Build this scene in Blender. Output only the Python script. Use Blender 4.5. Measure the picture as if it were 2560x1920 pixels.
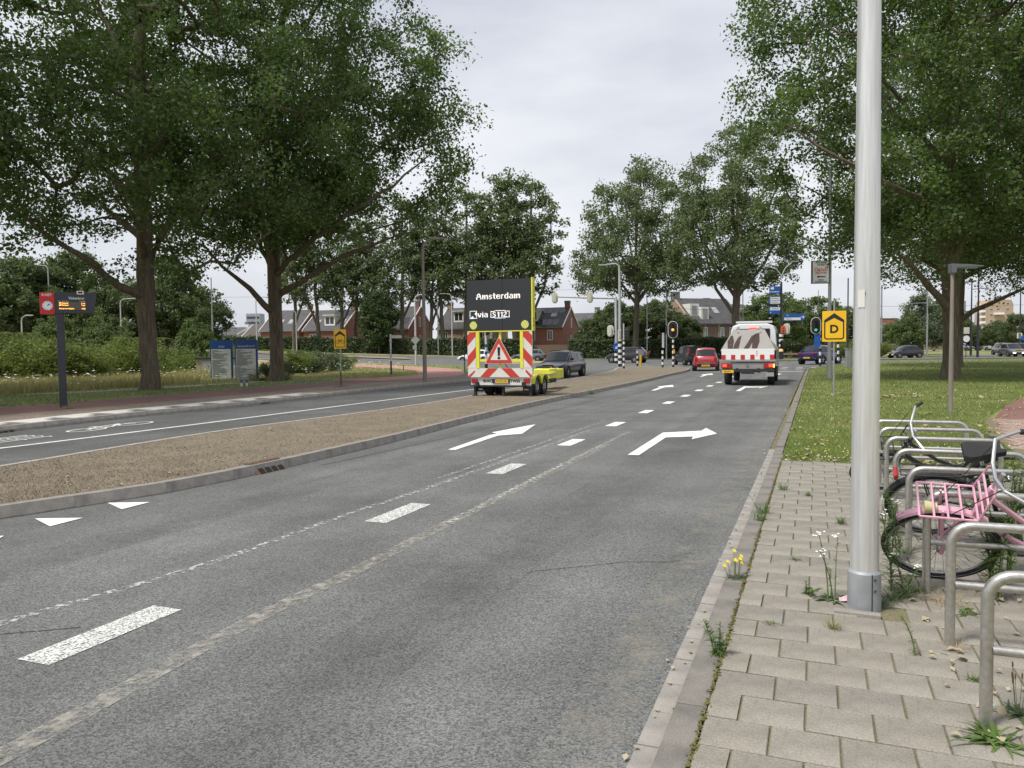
import bpy, bmesh, math, random
import numpy as np
from mathutils import Vector, Matrix, Euler
for o in list(bpy.data.objects): bpy.data.objects.remove(o)
SC = bpy.context.scene
COL = SC.collection
rnd = random.Random(7)
# ------------------------------------------------------------------ camera
HC, PITCH, ROLL, FPX = 1.65, math.radians(2.68), math.radians(0.70), 1930.0
_f = Vector((0, math.cos(PITCH), -math.sin(PITCH)))
_u0 = Vector((0, math.sin(PITCH), math.cos(PITCH)))
_r0 = Vector((1, 0, 0))
_R = _r0*math.cos(ROLL) - _u0*math.sin(ROLL)
_U = _r0*math.sin(ROLL) + _u0*math.cos(ROLL)
cam = bpy.data.cameras.new('camera')
cam.sensor_width = 36.0
cam.lens = 36.0*FPX/2560.0
cam.clip_start, cam.clip_end = 0.05, 4000
camo = bpy.data.objects.new('camera', cam)
COL.objects.link(camo)
M = Matrix.Identity(4)
for i in range(3):
    M[i][0], M[i][1], M[i][2] = _R[i], _U[i], -_f[i]
M[2][3] = HC
camo.matrix_world = M
SC.camera = camo
# ------------------------------------------------------------------ world, sun, exposure
SUN_EL, SUN_AZ = math.radians(60), math.radians(236)      # azimuth from +Y, clockwise
w = bpy.data.worlds.new('World'); SC.world = w; w.use_nodes = True
nt = w.node_tree; nt.nodes.clear(); N = nt.nodes.new; L = nt.links.new
out = N('ShaderNodeOutputWorld'); bg = N('ShaderNodeBackground'); bg.inputs[1].default_value = 0.1
sky = N('ShaderNodeTexSky'); sky.sky_type = 'NISHITA'; sky.sun_disc = False
sky.sun_elevation = SUN_EL; sky.sun_rotation = SUN_AZ; sky.air_density = 1.2; sky.dust_density = 2.0
tc = N('ShaderNodeTexCoord'); mp = N('ShaderNodeMapping'); mp.inputs['Scale'].default_value = (1, 1, 3.2)
L(tc.outputs['Generated'], mp.inputs['Vector'])
nz = N('ShaderNodeTexNoise'); nz.inputs['Scale'].default_value = 1.7; nz.inputs['Detail'].default_value = 6; nz.inputs['Roughness'].default_value = 0.52
L(mp.outputs[0], nz.inputs['Vector'])
cr = N('ShaderNodeValToRGB')
cr.color_ramp.elements[0].position = 0.38; cr.color_ramp.elements[0].color = (2.08, 2.18, 2.48, 1)
cr.color_ramp.elements[1].position = 0.63; cr.color_ramp.elements[1].color = (3.12, 3.17, 3.30, 1)
L(nz.outputs['Fac'], cr.inputs['Fac'])
mx = N('ShaderNodeMixRGB'); mx.inputs[0].default_value = 0.05
L(cr.outputs[0], mx.inputs[1]); L(sky.outputs[0], mx.inputs[2])
L(mx.outputs[0], bg.inputs[0]); L(bg.outputs[0], out.inputs[0])
sd = bpy.data.lights.new('sun', 'SUN'); sd.energy = 1.5; sd.angle = math.radians(12); sd.color = (1, 0.965, 0.90)
so = bpy.data.objects.new('sun', sd); COL.objects.link(so)
_d = Vector((math.sin(SUN_AZ)*math.cos(SUN_EL), math.cos(SUN_AZ)*math.cos(SUN_EL), math.sin(SUN_EL)))
so.rotation_euler = _d.to_track_quat('Z', 'Y').to_euler(); so.location = (0, 0, 60)
SC.view_settings.view_transform = 'Standard'; SC.view_settings.look = 'None'
SC.view_settings.exposure = 1.5; SC.view_settings.gamma = 1.0; SC.view_settings.use_curve_mapping = False
SC.cycles.max_bounces = 6; SC.cycles.diffuse_bounces = 3; SC.cycles.transparent_max_bounces = 12
# ------------------------------------------------------------------ helpers
def ray(px, py): return _f + _R*((px-1280)/FPX) - _U*((py-960)/FPX)
def G(px, py, z=0.0):
    d = ray(px, py); t = (z-HC)/d.z
    return Vector((d.x*t, d.y*t, z))
def A(px, py, Y):
    d = ray(px, py); t = Y/d.y
    return Vector((d.x*t, Y, HC+d.z*t))
def sm(a, b, x):
    t = min(1, max(0, (x-a)/(b-a))); return t*t*(3-2*t)
def terr(x, y):
    """gentle rise of the cross street towards the bridge on the far left"""
    return 1.5*sm(66, 118, y)*min(1.5, max(0.0, (10-x)/46.0))
class MB:
    def __init__(s): s.v = []; s.f = []
    def add(s, vs, fs, m=None):
        b = len(s.v)
        s.v += [tuple(m @ Vector(v)) for v in vs] if m is not None else [tuple(v) for v in vs]
        s.f += [tuple(i+b for i in f) for f in fs]
        return s
    def box(s, c, d, m=None, rz=0, taper=1.0):
        x, y, z = d[0]/2, d[1]/2, d[2]/2
        vs = [(-x,-y,-z),(x,-y,-z),(x,y,-z),(-x,y,-z),(-x*taper,-y*taper,z),(x*taper,-y*taper,z),(x*taper,y*taper,z),(-x*taper,y*taper,z)]
        T = Matrix.Translation(Vector(c)) @ Matrix.Rotation(rz, 4, 'Z')
        if m is not None: T = m @ T
        return s.add(vs, [(0,3,2,1),(4,5,6,7),(0,1,5,4),(1,2,6,5),(2,3,7,6),(3,0,4,7)], T)
    def cyl(s, p0, p1, r0, r1=None, n=12, caps=True, m=None):
        r1 = r0 if r1 is None else r1
        p0, p1 = Vector(p0), Vector(p1); d = (p1-p0)
        q = d.normalized().to_track_quat('Z', 'Y').to_matrix()
        vs = []
        for p, r in ((p0, r0), (p1, r1)):
            for k in range(n):
                a = 2*math.pi*k/n; vs.append(p + q @ Vector((r*math.cos(a), r*math.sin(a), 0)))
        fs = [(k, (k+1) % n, n+(k+1) % n, n+k) for k in range(n)]
        if caps: fs += [tuple(range(n-1, -1, -1)), tuple(range(n, 2*n))]
        return s.add(vs, fs, m)
    def tube(s, pts, r, n=8, m=None, closed=False):
        pts = [Vector(p) for p in pts]; k = len(pts)
        rs = r if isinstance(r, (list, tuple)) else [r]*k
        vs = []; up = None
        for i, p in enumerate(pts):
            if closed: d = pts[(i+1) % k]-pts[i-1]
            else: d = pts[min(i+1, k-1)]-pts[max(i-1, 0)]
            d.normalize()
            if up is None:
                up = Vector((0,0,1)) if abs(d.z) < .9 else Vector((0,1,0))
            sd_ = d.cross(up)
            if sd_.length < 1e-4: sd_ = d.orthogonal()
            sd_.normalize(); up = sd_.cross(d).normalized()
            for j in range(n):
                a = 2*math.pi*j/n; vs.append(p + (sd_*math.cos(a)+up*math.sin(a))*rs[i])
        fs = []
        for i in range(k if closed else k-1):
            a, b = i*n, ((i+1) % k)*n
            fs += [(a+j, a+(j+1) % n, b+(j+1) % n, b+j) for j in range(n)]
        if not closed: fs += [tuple(range(n-1, -1, -1)), tuple(range((k-1)*n, k*n))]
        return s.add(vs, fs, m)
    def prism(s, poly, a, b, axis='z', m=None):
        """extrude a 2D polygon (ccw) from a to b along an axis"""
        n = len(poly)
        def P(p, h): return (p[0], p[1], h) if axis == 'z' else ((p[0], h, p[1]) if axis == 'y' else (h, p[0], p[1]))
        vs = [P(p, a) for p in poly]+[P(p, b) for p in poly]
        fs = [tuple(range(n-1, -1, -1)), tuple(range(n, 2*n))]+[(i, (i+1) % n, n+(i+1) % n, n+i) for i in range(n)]
        return s.add(vs, fs, m)
    def face(s, pts, m=None): return s.add(pts, [tuple(range(len(pts)))], m)
    def torus(s, c, R, r, axis='y', n=32, k=8, m=None):
        pts = []
        for i in range(n):
            a = 2*math.pi*i/n
            if axis == 'y': pts.append((c[0]+R*math.cos(a), c[1], c[2]+R*math.sin(a)))
            elif axis == 'x': pts.append((c[0], c[1]+R*math.cos(a), c[2]+R*math.sin(a)))
            else: pts.append((c[0]+R*math.cos(a), c[1]+R*math.sin(a), c[2]))
        return s.tube(pts, r, k, m, closed=True)
    def mesh(s, name, mat, smooth=False, recalc=True):
        me = bpy.data.meshes.new(name); me.from_pydata(s.v, [], s.f)
        if recalc:
            bm = bmesh.new(); bm.from_mesh(me); bmesh.ops.recalc_face_normals(bm, faces=bm.faces); bm.to_mesh(me); bm.free()
        if mat is not None: me.materials.append(mat)
        if smooth:
            me.shade_smooth()
            try: me.set_sharp_from_angle(angle=math.radians(38))
            except Exception: pass
        me.update(); return me
    def build(s, name, mat, parent=None, smooth=False, bevel=0, loc=None, rz=None, recalc=True):
        return put(name, s.mesh(name, mat, smooth, recalc), parent, bevel, loc, rz)
def put(name, me, parent=None, bevel=0, loc=None, rz=None):
    o = bpy.data.objects.new(name, me); COL.objects.link(o)
    if parent is not None: o.parent = parent
    if loc is not None: o.location = loc
    if rz is not None: o.rotation_euler = (0, 0, rz)
    if bevel:
        b = o.modifiers.new('bevel', 'BEVEL'); b.width = bevel; b.segments = 2; b.limit_method = 'ANGLE'; b.angle_limit = math.radians(40)
    return o
def tag(o, label=None, cat=None, group=None, kind=None):
    if label: o['label'] = label
    if cat: o['category'] = cat
    if group: o['group'] = group
    if kind: o['kind'] = kind
    return o
def thing(name, label, cat, loc=(0,0,0), rz=0, group=None):
    o = bpy.data.objects.new(name, None); COL.objects.link(o); o.empty_display_size = 0.1
    o.location = loc; o.rotation_euler = (0, 0, rz)
    return tag(o, label, cat, group)
def copy_tree(o, parent=None, loc=None, rz=None, label=None, scale=None):
    c = o.copy(); COL.objects.link(c)
    if parent is not None:
        c.parent = parent; c.matrix_parent_inverse = o.matrix_parent_inverse.copy()
    if loc is not None: c.location = loc
    if rz is not None: c.rotation_euler = (0, 0, rz)
    if label: c['label'] = label
    if scale: c.scale = scale
    for ch in [x for x in o.children]:
        copy_tree(ch, c)
    return c
def text_mesh(txt, size, extrude=0.0, align='CENTER', valign='CENTER', bold=0.0, spacing=1.0, sx=1.0):
    """text in the XZ plane facing -Y, centred on the origin"""
    cu = bpy.data.curves.new('lettering', 'FONT'); cu.body = txt; cu.size = size; cu.align_x = align; cu.align_y = valign
    cu.extrude = extrude; cu.offset = bold; cu.space_character = spacing; cu.resolution_u = 3
    o = bpy.data.objects.new('lettering', cu); COL.objects.link(o)
    dg = bpy.context.evaluated_depsgraph_get(); dg.update()
    me = bpy.data.meshes.new_from_object(o.evaluated_get(dg))
    bpy.data.objects.remove(o)
    me.transform(Matrix.Rotation(math.radians(90), 4, 'X')); me.transform(Matrix.Diagonal((sx, 1, 1, 1)))
    return me
def lettering(txt, size, mat, parent, loc, rz=0, bold=0.0, sx=1.0, align='CENTER', extrude=0.0008, spacing=1.0, name='lettering'):
    me = text_mesh(txt, size, extrude, align, 'CENTER', bold, spacing, sx)
    me.materials.clear(); me.materials.append(mat)
    o = put(name, me, parent, 0, loc, rz); return o
def vec(x, y, z): return Vector((x, y, z))
# ------------------------------------------------------------------ materials
MATS = {}
def mat(name, col, rough=0.6, metal=0.0, var=0.0, vscale=3.0, col2=None, bump=0.0, bscale=40.0, spec=0.5, fine=0.0, fscale=90.0, coat=0.0, emit=None, estr=0.0, stretch=None, detail=5):
    if name in MATS: return MATS[name]
    m = bpy.data.materials.new(name); m.use_nodes = True; MATS[name] = m
    nt = m.node_tree; N = nt.nodes.new; L = nt.links.new
    b = nt.nodes['Principled BSDF']
    c4 = tuple(col)+(1,)
    b.inputs['Base Color'].default_value = c4; b.inputs['Roughness'].default_value = rough; b.inputs['Metallic'].default_value = metal
    b.inputs['Specular IOR Level'].default_value = spec
    if coat: b.inputs['Coat Weight'].default_value = coat; b.inputs['Coat Roughness'].default_value = 0.06
    if emit is not None: b.inputs['Emission Color'].default_value = tuple(emit)+(1,); b.inputs['Emission Strength'].default_value = estr
    src = None
    tc = N('ShaderNodeTexCoord'); co = tc.outputs['Object']
    if stretch:
        mp = N('ShaderNodeMapping'); mp.inputs['Scale'].default_value = stretch; L(co, mp.inputs['Vector']); co = mp.outputs[0]
    if var or col2:
        n = N('ShaderNodeTexNoise'); n.inputs['Scale'].default_value = vscale; n.inputs['Detail'].default_value = detail; n.inputs['Roughness'].default_value = .6; L(co, n.inputs['Vector'])
        r = N('ShaderNodeValToRGB'); e = r.color_ramp.elements
        c2 = col2 if col2 else tuple(min(1, x*(1+var)) for x in col)
        c1 = col if col2 else tuple(x*(1-var) for x in col)
        e[0].position = 0.36; e[0].color = tuple(c1)+(1,); e[1].position = 0.64; e[1].color = tuple(c2)+(1,)
        L(n.outputs['Fac'], r.inputs['Fac']); src = r.outputs[0]
    if fine:
        n2 = N('ShaderNodeTexNoise'); n2.inputs['Scale'].default_value = fscale; n2.inputs['Detail'].default_value = 3; L(co, n2.inputs['Vector'])
        mr = N('ShaderNodeMapRange'); mr.inputs[1].default_value = .3; mr.inputs[2].default_value = .7; mr.inputs[3].default_value = 1-fine; mr.inputs[4].default_value = 1+fine
        L(n2.outputs['Fac'], mr.inputs[0])
        mu = N('ShaderNodeMixRGB'); mu.blend_type = 'MULTIPLY'; mu.inputs[0].default_value = 1
        if src: L(src, mu.inputs[1])
        else: mu.inputs[1].default_value = c4
        L(mr.outputs[0], mu.inputs[2]); src = mu.outputs[0]
    if src: L(src, b.inputs['Base Color'])
    if bump:
        n3 = N('ShaderNodeTexNoise'); n3.inputs['Scale'].default_value = bscale; n3.inputs['Detail'].default_value = 4; L(co, n3.inputs['Vector'])
        bp = N('ShaderNodeBump'); bp.inputs['Strength'].default_value = bump; bp.inputs['Distance'].default_value = 0.02
        L(n3.outputs['Fac'], bp.inputs['Height']); L(bp.outputs[0], b.inputs['Normal'])
    return m
def worn(name, col, lo=0.42, hi=0.55, scale=60, base_alpha=1.0, col2=None):
    """thin painted or dusty layer worn through in small spots"""
    if name in MATS: return MATS[name]
    m = mat(name, col, 0.75, col2=col2, vscale=9, var=0.12 if col2 is None else 0)
    nt = m.node_tree; N = nt.nodes.new; L = nt.links.new; b = nt.nodes['Principled BSDF']; o = nt.nodes['Material Output']
    tc = N('ShaderNodeTexCoord'); n = N('ShaderNodeTexNoise'); n.inputs['Scale'].default_value = scale; n.inputs['Detail'].default_value = 6; n.inputs['Roughness'].default_value = .7
    L(tc.outputs['Object'], n.inputs['Vector'])
    mr = N('ShaderNodeMapRange'); mr.inputs[1].default_value = lo; mr.inputs[2].default_value = hi; mr.inputs[4].default_value = base_alpha; L(n.outputs['Fac'], mr.inputs[0])
    L(mr.outputs[0], b.inputs['Alpha']); return m
def leafmat(name, col, col2, under, transl=0.35, rough=0.6, spec=0.2):
    if name in MATS: return MATS[name]
    m = bpy.data.materials.new(name); m.use_nodes = True; MATS[name] = m
    nt = m.node_tree; N = nt.nodes.new; L = nt.links.new
    b = nt.nodes['Principled BSDF']; o = nt.nodes['Material Output']
    g = N('ShaderNodeNewGeometry')
    r = N('ShaderNodeValToRGB'); e = r.color_ramp.elements
    e[0].position = 0; e[0].color = tuple(col)+(1,); e[1].position = 1; e[1].color = tuple(col2)+(1,)
    L(g.outputs['Random Per Island'], r.inputs['Fac'])
    tc = N('ShaderNodeTexCoord'); nz = N('ShaderNodeTexNoise'); nz.inputs['Scale'].default_value = .55; nz.inputs['Detail'].default_value = 3; L(tc.outputs['Object'], nz.inputs['Vector'])
    mr = N('ShaderNodeMapRange'); mr.inputs[1].default_value = .32; mr.inputs[2].default_value = .68; mr.inputs[3].default_value = .72; mr.inputs[4].default_value = 1.32; L(nz.outputs['Fac'], mr.inputs[0])
    vm = N('ShaderNodeMixRGB'); vm.blend_type = 'MULTIPLY'; vm.inputs[0].default_value = 1; L(r.outputs[0], vm.inputs[1]); L(mr.outputs[0], vm.inputs[2]); r = vm
    mu = N('ShaderNodeMixRGB'); L(g.outputs['Backfacing'], mu.inputs[0]); L(r.outputs[0], mu.inputs[1]); mu.inputs[2].default_value = tuple(under)+(1,)
    L(mu.outputs[0], b.inputs['Base Color']); b.inputs['Roughness'].default_value = rough; b.inputs['Specular IOR Level'].default_value = spec
    if transl:
        t = N('ShaderNodeBsdfTranslucent'); L(r.outputs[0], t.inputs[0])
        ms = N('ShaderNodeMixShader'); ms.inputs[0].default_value = transl
        L(b.outputs[0], ms.inputs[1]); L(t.outputs[0], ms.inputs[2]); L(ms.outputs[0], o.inputs[0])
    return m
# ================================================================== ground, roads, kerbs
TH = math.atan(0.395); CU, SU = math.cos(TH), math.sin(TH)
def RP(s, t, z=0.0): return Vector((-0.735+SU*s+CU*t, CU*s-SU*t, z))
RZ = -TH                       # an object with rz=RZ has +Y along the road, +X to its right
def ST(p): return ((p[0]+.735)*SU+p[1]*CU, (p[0]+.735)*CU-p[1]*SU)
def resample(pl, n):
    pl = [Vector((p[0], p[1])) for p in pl]
    ds = [0]
    for a, b in zip(pl, pl[1:]): ds.append(ds[-1]+(b-a).length)
    r = []
    for i in range(n):
        d = ds[-1]*i/(n-1); k = 0
        while k < len(ds)-2 and ds[k+1] < d: k += 1
        f = (d-ds[k])/max(1e-6, ds[k+1]-ds[k]); r.append(pl[k].lerp(pl[k+1], f))
    return r
def smooth_pl(pl, it=2):
    pl = [Vector((p[0], p[1])) for p in pl]
    for _ in range(it):
        q = [pl[0]]
        for a, b in zip(pl, pl[1:]): q += [a.lerp(b, .25), a.lerp(b, .75)]
        q.append(pl[-1]); pl = q
    return pl
def offset_pl(pl, d):
    r = []
    for i, p in enumerate(pl):
        t = (pl[min(i+1, len(pl)-1)]-pl[max(i-1, 0)]).normalized()
        r.append(p+Vector((t.y, -t.x))*d)
    return r
def structure(o, label=None): o['kind'] = 'structure'; return o
def ruled(name, a, b, n, m, zf, material, parent=None):
    a, b = resample(a, n), resample(b, n); mb = MB()
    vs = []; fs = []
    for i in range(n):
        for j in range(m+1):
            p = a[i].lerp(b[i], j/m); vs.append((p.x, p.y, zf(p.x, p.y)))
    for i in range(n-1):
        for j in range(m):
            k = i*(m+1)+j; fs.append((k, k+1, k+m+2, k+m+1))
    mb.add(vs, fs); o = mb.build(name, material, parent, recalc=False)
    me = o.data
    if sum(p.normal.z for p in me.polygons) < 0: me.flip_normals()
    return o
def polysheet(name, poly, zf, material, parent=None):
    bm = bmesh.new(); vs = [bm.verts.new((p[0], p[1], zf(p[0], p[1]) if callable(zf) else zf)) for p in poly]
    f = bm.faces.new(vs); bmesh.ops.triangulate(bm, faces=[f]); bmesh.ops.recalc_face_normals(bm, faces=bm.faces)
    me = bpy.data.meshes.new(name); bm.to_mesh(me); bm.free()
    if sum(p.normal.z*p.area for p in me.polygons) < 0: me.flip_normals()
    me.materials.append(material); return put(name, me, parent)
def slab(name, poly, z0, z1, material, parent=None, bevel=0):
    mb = MB(); mb.prism([(p[0], p[1]) for p in poly], z0, z1); return mb.build(name, material, parent, bevel=bevel)
# ---- materials
def asphalt_mat(name, base, tint=(1, 1, 1)):
    m = bpy.data.materials.new(name); m.use_nodes = True; MATS[name] = m
    nt = m.node_tree; N = nt.nodes.new; L = nt.links.new; b = nt.nodes['Principled BSDF']
    tc = N('ShaderNodeTexCoord'); co = tc.outputs['Object']
    v = N('ShaderNodeTexVoronoi'); v.inputs['Scale'].default_value = 115; L(co, v.inputs['Vector'])
    vr = N('ShaderNodeValToRGB'); e = vr.color_ramp.elements
    e[0].position = 0.0; e[0].color = (.5, .5, .5, 1); e[1].position = 1.0; e[1].color = (1.6, 1.58, 1.53, 1)
    sp = N('ShaderNodeSeparateColor'); L(v.outputs['Color'], sp.inputs[0]); L(sp.outputs[0], vr.inputs['Fac'])
    n = N('ShaderNodeTexNoise'); n.inputs['Scale'].default_value = .55; n.inputs['Detail'].default_value = 7; n.inputs['Roughness'].default_value = .62; L(co, n.inputs['Vector'])
    r = N('ShaderNodeValToRGB'); e = r.color_ramp.elements
    e[0].position = .32; e[0].color = tuple(base*.76*t for t in tint)+(1,); e[1].position = .68; e[1].color = tuple(base*1.2*t for t in tint)+(1,)
    L(n.outputs['Fac'], r.inputs['Fac'])
    # wheel tracks: long lanes polished darker, following the road direction
    mp = N('ShaderNodeMapping'); mp.inputs['Rotation'].default_value = (0, 0, TH); L(co, mp.inputs['Vector'])
    mp2 = N('ShaderNodeMapping'); mp2.inputs['Scale'].default_value = (1.0, .035, 1); L(mp.outputs[0], mp2.inputs['Vector'])
    n2 = N('ShaderNodeTexNoise'); n2.inputs['Scale'].default_value = 1.5; n2.inputs['Detail'].default_value = 5; L(mp2.outputs[0], n2.inputs['Vector'])
    r2 = N('ShaderNodeMapRange'); r2.inputs[1].default_value = .3; r2.inputs[2].default_value = .7; r2.inputs[3].default_value = .80; r2.inputs[4].default_value = 1.16; L(n2.outputs['Fac'], r2.inputs[0])
    m1 = N('ShaderNodeMixRGB'); m1.blend_type = 'MULTIPLY'; m1.inputs[0].default_value = 1; L(r.outputs[0], m1.inputs[1]); L(vr.outputs[0], m1.inputs[2])
    m2 = N('ShaderNodeMixRGB'); m2.blend_type = 'MULTIPLY'; m2.inputs[0].default_value = 1; L(m1.outputs[0], m2.inputs[1]); L(r2.outputs[0], m2.inputs[2])
    L(m2.outputs[0], b.inputs['Base Color']); b.inputs['Roughness'].default_value = .85; b.inputs['Specular IOR Level'].default_value = .35
    bp = N('ShaderNodeBump'); bp.inputs['Strength'].default_value = .55; bp.inputs['Distance'].default_value = .006; L(v.outputs['Distance'], bp.inputs['Height']); L(bp.outputs[0], b.inputs['Normal'])
    return m
M_ASPH = asphalt_mat('asphalt', .126, (.97, 1.0, .985))
M_ASPH2 = asphalt_mat('asphalt_dark', .095, (.98, 1.0, 1.0))
M_KERB = mat('kerb_concrete', (.165, .152, .136), .9, var=.22, vscale=5, fine=.25, fscale=160, bump=.3, bscale=120)
M_KERBL = mat('kerb_concrete_light', (.30, .28, .25), .9, var=.2, vscale=4, fine=.2, fscale=160, bump=.3, bscale=120)
M_GUT = mat('gutter_concrete', (.262, .245, .222), .9, var=.16, vscale=5, fine=.16, fscale=170, bump=.25, bscale=130)
M_SAND = mat('joint_sand', (.17, .14, .095), .95, col2=(.13, .135, .055), vscale=14, fine=.3, bump=.4)
M_GRASSG = mat('lawn_soil_and_grass', (.12, .16, .04), .95, col2=(.23, .215, .085), vscale=1.1, fine=.45, fscale=26, bump=.6, bscale=30, detail=8)
M_GRASSW = mat('wild_ground', (.20, .20, .075), .95, col2=(.36, .31, .15), vscale=.6, fine=.4, fscale=18, bump=.6, bscale=20, detail=8)
M_DRY = mat('dry_median_soil', (.158, .128, .090), .95, col2=(.205, .168, .120), vscale=1.6, fine=.4, fscale=55, bump=.7, bscale=60, detail=9)
M_RED = mat('red_cycle_asphalt', (.165, .082, .068), .9, col2=(.205, .105, .088), vscale=1.2, fine=.22, fscale=160, bump=.3, bscale=150)
M_PINK = mat('faded_red_cycle_asphalt', (.34, .165, .135), .9, col2=(.40, .215, .18), vscale=.8, fine=.18, fscale=160, bump=.3, bscale=150)
M_BRK = mat('brown_brick_paving', (.17, .135, .105), .92, col2=(.23, .185, .14), vscale=1.3, fine=.35, fscale=13, bump=.4, bscale=30)
M_TILEW = mat('white_platform_tile', (.52, .50, .46), .85, var=.12, vscale=6, fine=.1)
M_TILEB = mat('dark_platform_tile', (.13, .12, .11), .85, var=.2, vscale=6, fine=.15)
M_WPAINT = worn('white_road_paint', (.74, .74, .71), .33, .44, 75)
M_WPAINT2 = worn('worn_white_road_paint', (.70, .70, .67), .40, .56, 85)
M_FADE = worn('faded_white_paint', (.55, .54, .51), .50, .60, 17, .8)
M_STREAK = worn('tan_residue', (.31, .285, .245), .42, .62, 13, .72, col2=(.42, .39, .345))
M_RUST = mat('rusty_iron', (.10, .055, .038), .8, col2=(.15, .09, .065), vscale=20, bump=.3)
M_DARK = mat('dark_void', (.012, .011, .010), .9)
# ---- base ground out to the horizon
xs = [-1500, -700, -350, -220]+list(range(-160, 164, 8))+[220, 350, 700, 1500]
ys = [-300, -100, -30]+list(range(-12, 220, 8))+[260, 350, 600, 1200, 2500]
mb = MB(); vs = [(x, y, terr(x, y)-.06) for y in ys for x in xs]; nx = len(xs)
mb.add(vs, [(j*nx+i, j*nx+i+1, (j+1)*nx+i+1, (j+1)*nx+i) for j in range(len(ys)-1) for i in range(nx-1)])
g = structure(mb.build('ground', M_GRASSW, smooth=False, recalc=False))
# ---- the carriageway towards the junction
def edge(y): return .395*y-.735
ROADP = [(edge(-4), -4), (edge(51), 51), (20.8, 52.6), (22.8, 54.6), (26.6, 60.2), (31, 65.2), (37, 68), (46, 69), (140, 72), (140, 93), (60, 91), (34, 92), (25, 93), (14, 104), (0, 106), (0, 60), (0, 52), (-1.2, 45), (-2.0, 38.2), (-8, 30), (-20, 22), (-34, 0), (-34, -4)]
structure(polysheet('road', ROADP, 0.0, M_ASPH))
near_l = smooth_pl([(0, 52), (-1.0, 60), (-4, 67.5), (-9, 74.5), (-18, 84), (-40, 99), (-90, 124), (-150, 150)])
far_l = smooth_pl([(0, 106), (-8, 106.5), (-20, 109), (-38, 115), (-90, 138), (-150, 164)])
structure(ruled('cross_street', near_l, far_l, 60, 6, lambda x, y: terr(x, y), M_ASPH))
structure(polysheet('bus_lane_asphalt', [(-15.5, 4), (-13.4, 9), (-10.64, 15.96), (-9.69, 19.33), (-8.43, 21.99), (-7.28, 25.15), (-6.46, 27.47), (-5.08, 31.75), (-3.47, 35.33), (-1.92, 38.2), (-.9, 41), (1.2, 34), (-2, 23), (-5.5, 15), (-6.9, 10.5), (-8.4, 5)], .004, M_ASPH2))
# ---- kerb stones: a row of separate blocks along a line
def blocks(parent, pl, width, z0, z1, step, material, gap=.006, name='kerbstone', side=1, slope=0.0, jit=.002, zf=None):
    pl = [Vector((p[0], p[1])) for p in pl]; L_ = sum((b-a).length for a, b in zip(pl, pl[1:]))
    n = max(1, int(round(L_/step))); q = resample(pl, n+1); meshes = {}
    for i in range(n):
        a, b = q[i], q[i+1]; d = (b-a); ln = d.length; d.normalize(); nr = Vector((d.y, -d.x))*side
        key = round(ln, 2)
        if key not in meshes:
            m_ = MB(); y = key/2-gap/2
            pts = [(0, z0), (width, z0), (width, z1), (slope, z1), (0, z1-min(slope*2.5, z1-z0-.01) if slope else z1)]
            if not slope: pts = pts[:4]
            m_.prism(pts, -y, y, 'y'); meshes[key] = m_.mesh(name, material)
        mid = (a+b)/2
        o = put(name, meshes[key], parent)
        X = Vector((nr.x, nr.y, 0)); Y = Vector((d.x, d.y, 0)) if side > 0 else Vector((-d.x, -d.y, 0)); Z = Vector((0, 0, 1))
        zz = zf(mid.x, mid.y) if zf else 0
        Mx = Matrix(((X.x, Y.x, 0, mid.x), (X.y, Y.y, 0, mid.y), (0, 0, 1, zz+rnd.uniform(-jit, jit)), (0, 0, 0, 1)))
        o.matrix_basis = Mx
# ---- right pavement with tiles
pav = structure(polysheet('pavement', [RP(-2, .27), RP(11.35, .27), RP(11.2, 1.4), RP(11.6, 5), RP(-2, 5)], .0695, M_SAND))
tile_mats = [mat('paving_tile_%d' % i, c, .92, var=.16, vscale=3.1, fine=.22, fscale=150, bump=.35, bscale=110) for i, c in enumerate([(.238, .218, .184), (.226, .206, .173), (.246, .226, .192), (.212, .196, .168), (.23, .209, .176)])]
tile_me = []
for m_ in tile_mats:
    b_ = MB(); b_.box((0, 0, 0), (.257, .241, .06)); me = b_.mesh('paving_tile', m_); tile_me.append(me)
    bm = bmesh.new(); bm.from_mesh(me); bmesh.ops.bevel(bm, geom=[e for e in bm.edges if all(v.co.z > 0 for v in e.verts)], offset=.004, segments=1, affect='EDGES'); bm.to_mesh(me); bm.free()
half_me = []
for m_ in tile_mats:
    b_ = MB(); b_.box((0, 0, 0), (.125, .241, .06)); half_me.append(b_.mesh('paving_tile', m_))
POLE = RP(5.02, .93, .08); POLE = G(2160, 1517, .08)
nt_, rest = 0, MB()
for r in range(-1, 46):
    s = 2.305+r*.2505+.125
    odd = r % 2
    t = .252
    if odd:
        row = [(t+.063, half_me)]; t += .132
    else: row = []
    while t < 3.6: row.append((t+.1315, tile_me)); t += .265
    if s > 11.25: continue
    for tc_, mset in row:
        p = RP(s, tc_)
        # inside the picture?
        if p.y < 2.4 or p.x > .69*p.y+.25: continue
        if abs(p.x-POLE.x) < .14 and abs(p.y-POLE.y) < .14: continue
        z = .05+rnd.uniform(-.003, .003)
        if nt_ < 300:
            o = put('paving_tile', rnd.choice(mset), pav, 0)
            o.location = (p.x, p.y, z); o.rotation_euler = (rnd.uniform(-.008, .008), rnd.uniform(-.008, .008), RZ+rnd.uniform(-.01, .01)); nt_ += 1
        else: rest.box((p.x, p.y, z), (.257 if mset is tile_me else .125, .241, .06), rz=RZ)
if rest.v: rest.build('paving_tiles', tile_mats[0], pav)['kind'] = 'stuff'
kerb = structure(slab('kerb', [RP(-2, .12), RP(53, .12), RP(53, .24), RP(-2, .24)], -.1, .02, M_SAND))
blocks(kerb, [RP(-1, .115), RP(12, .115)], .13, -.08, .075, .93, M_KERB)
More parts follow.
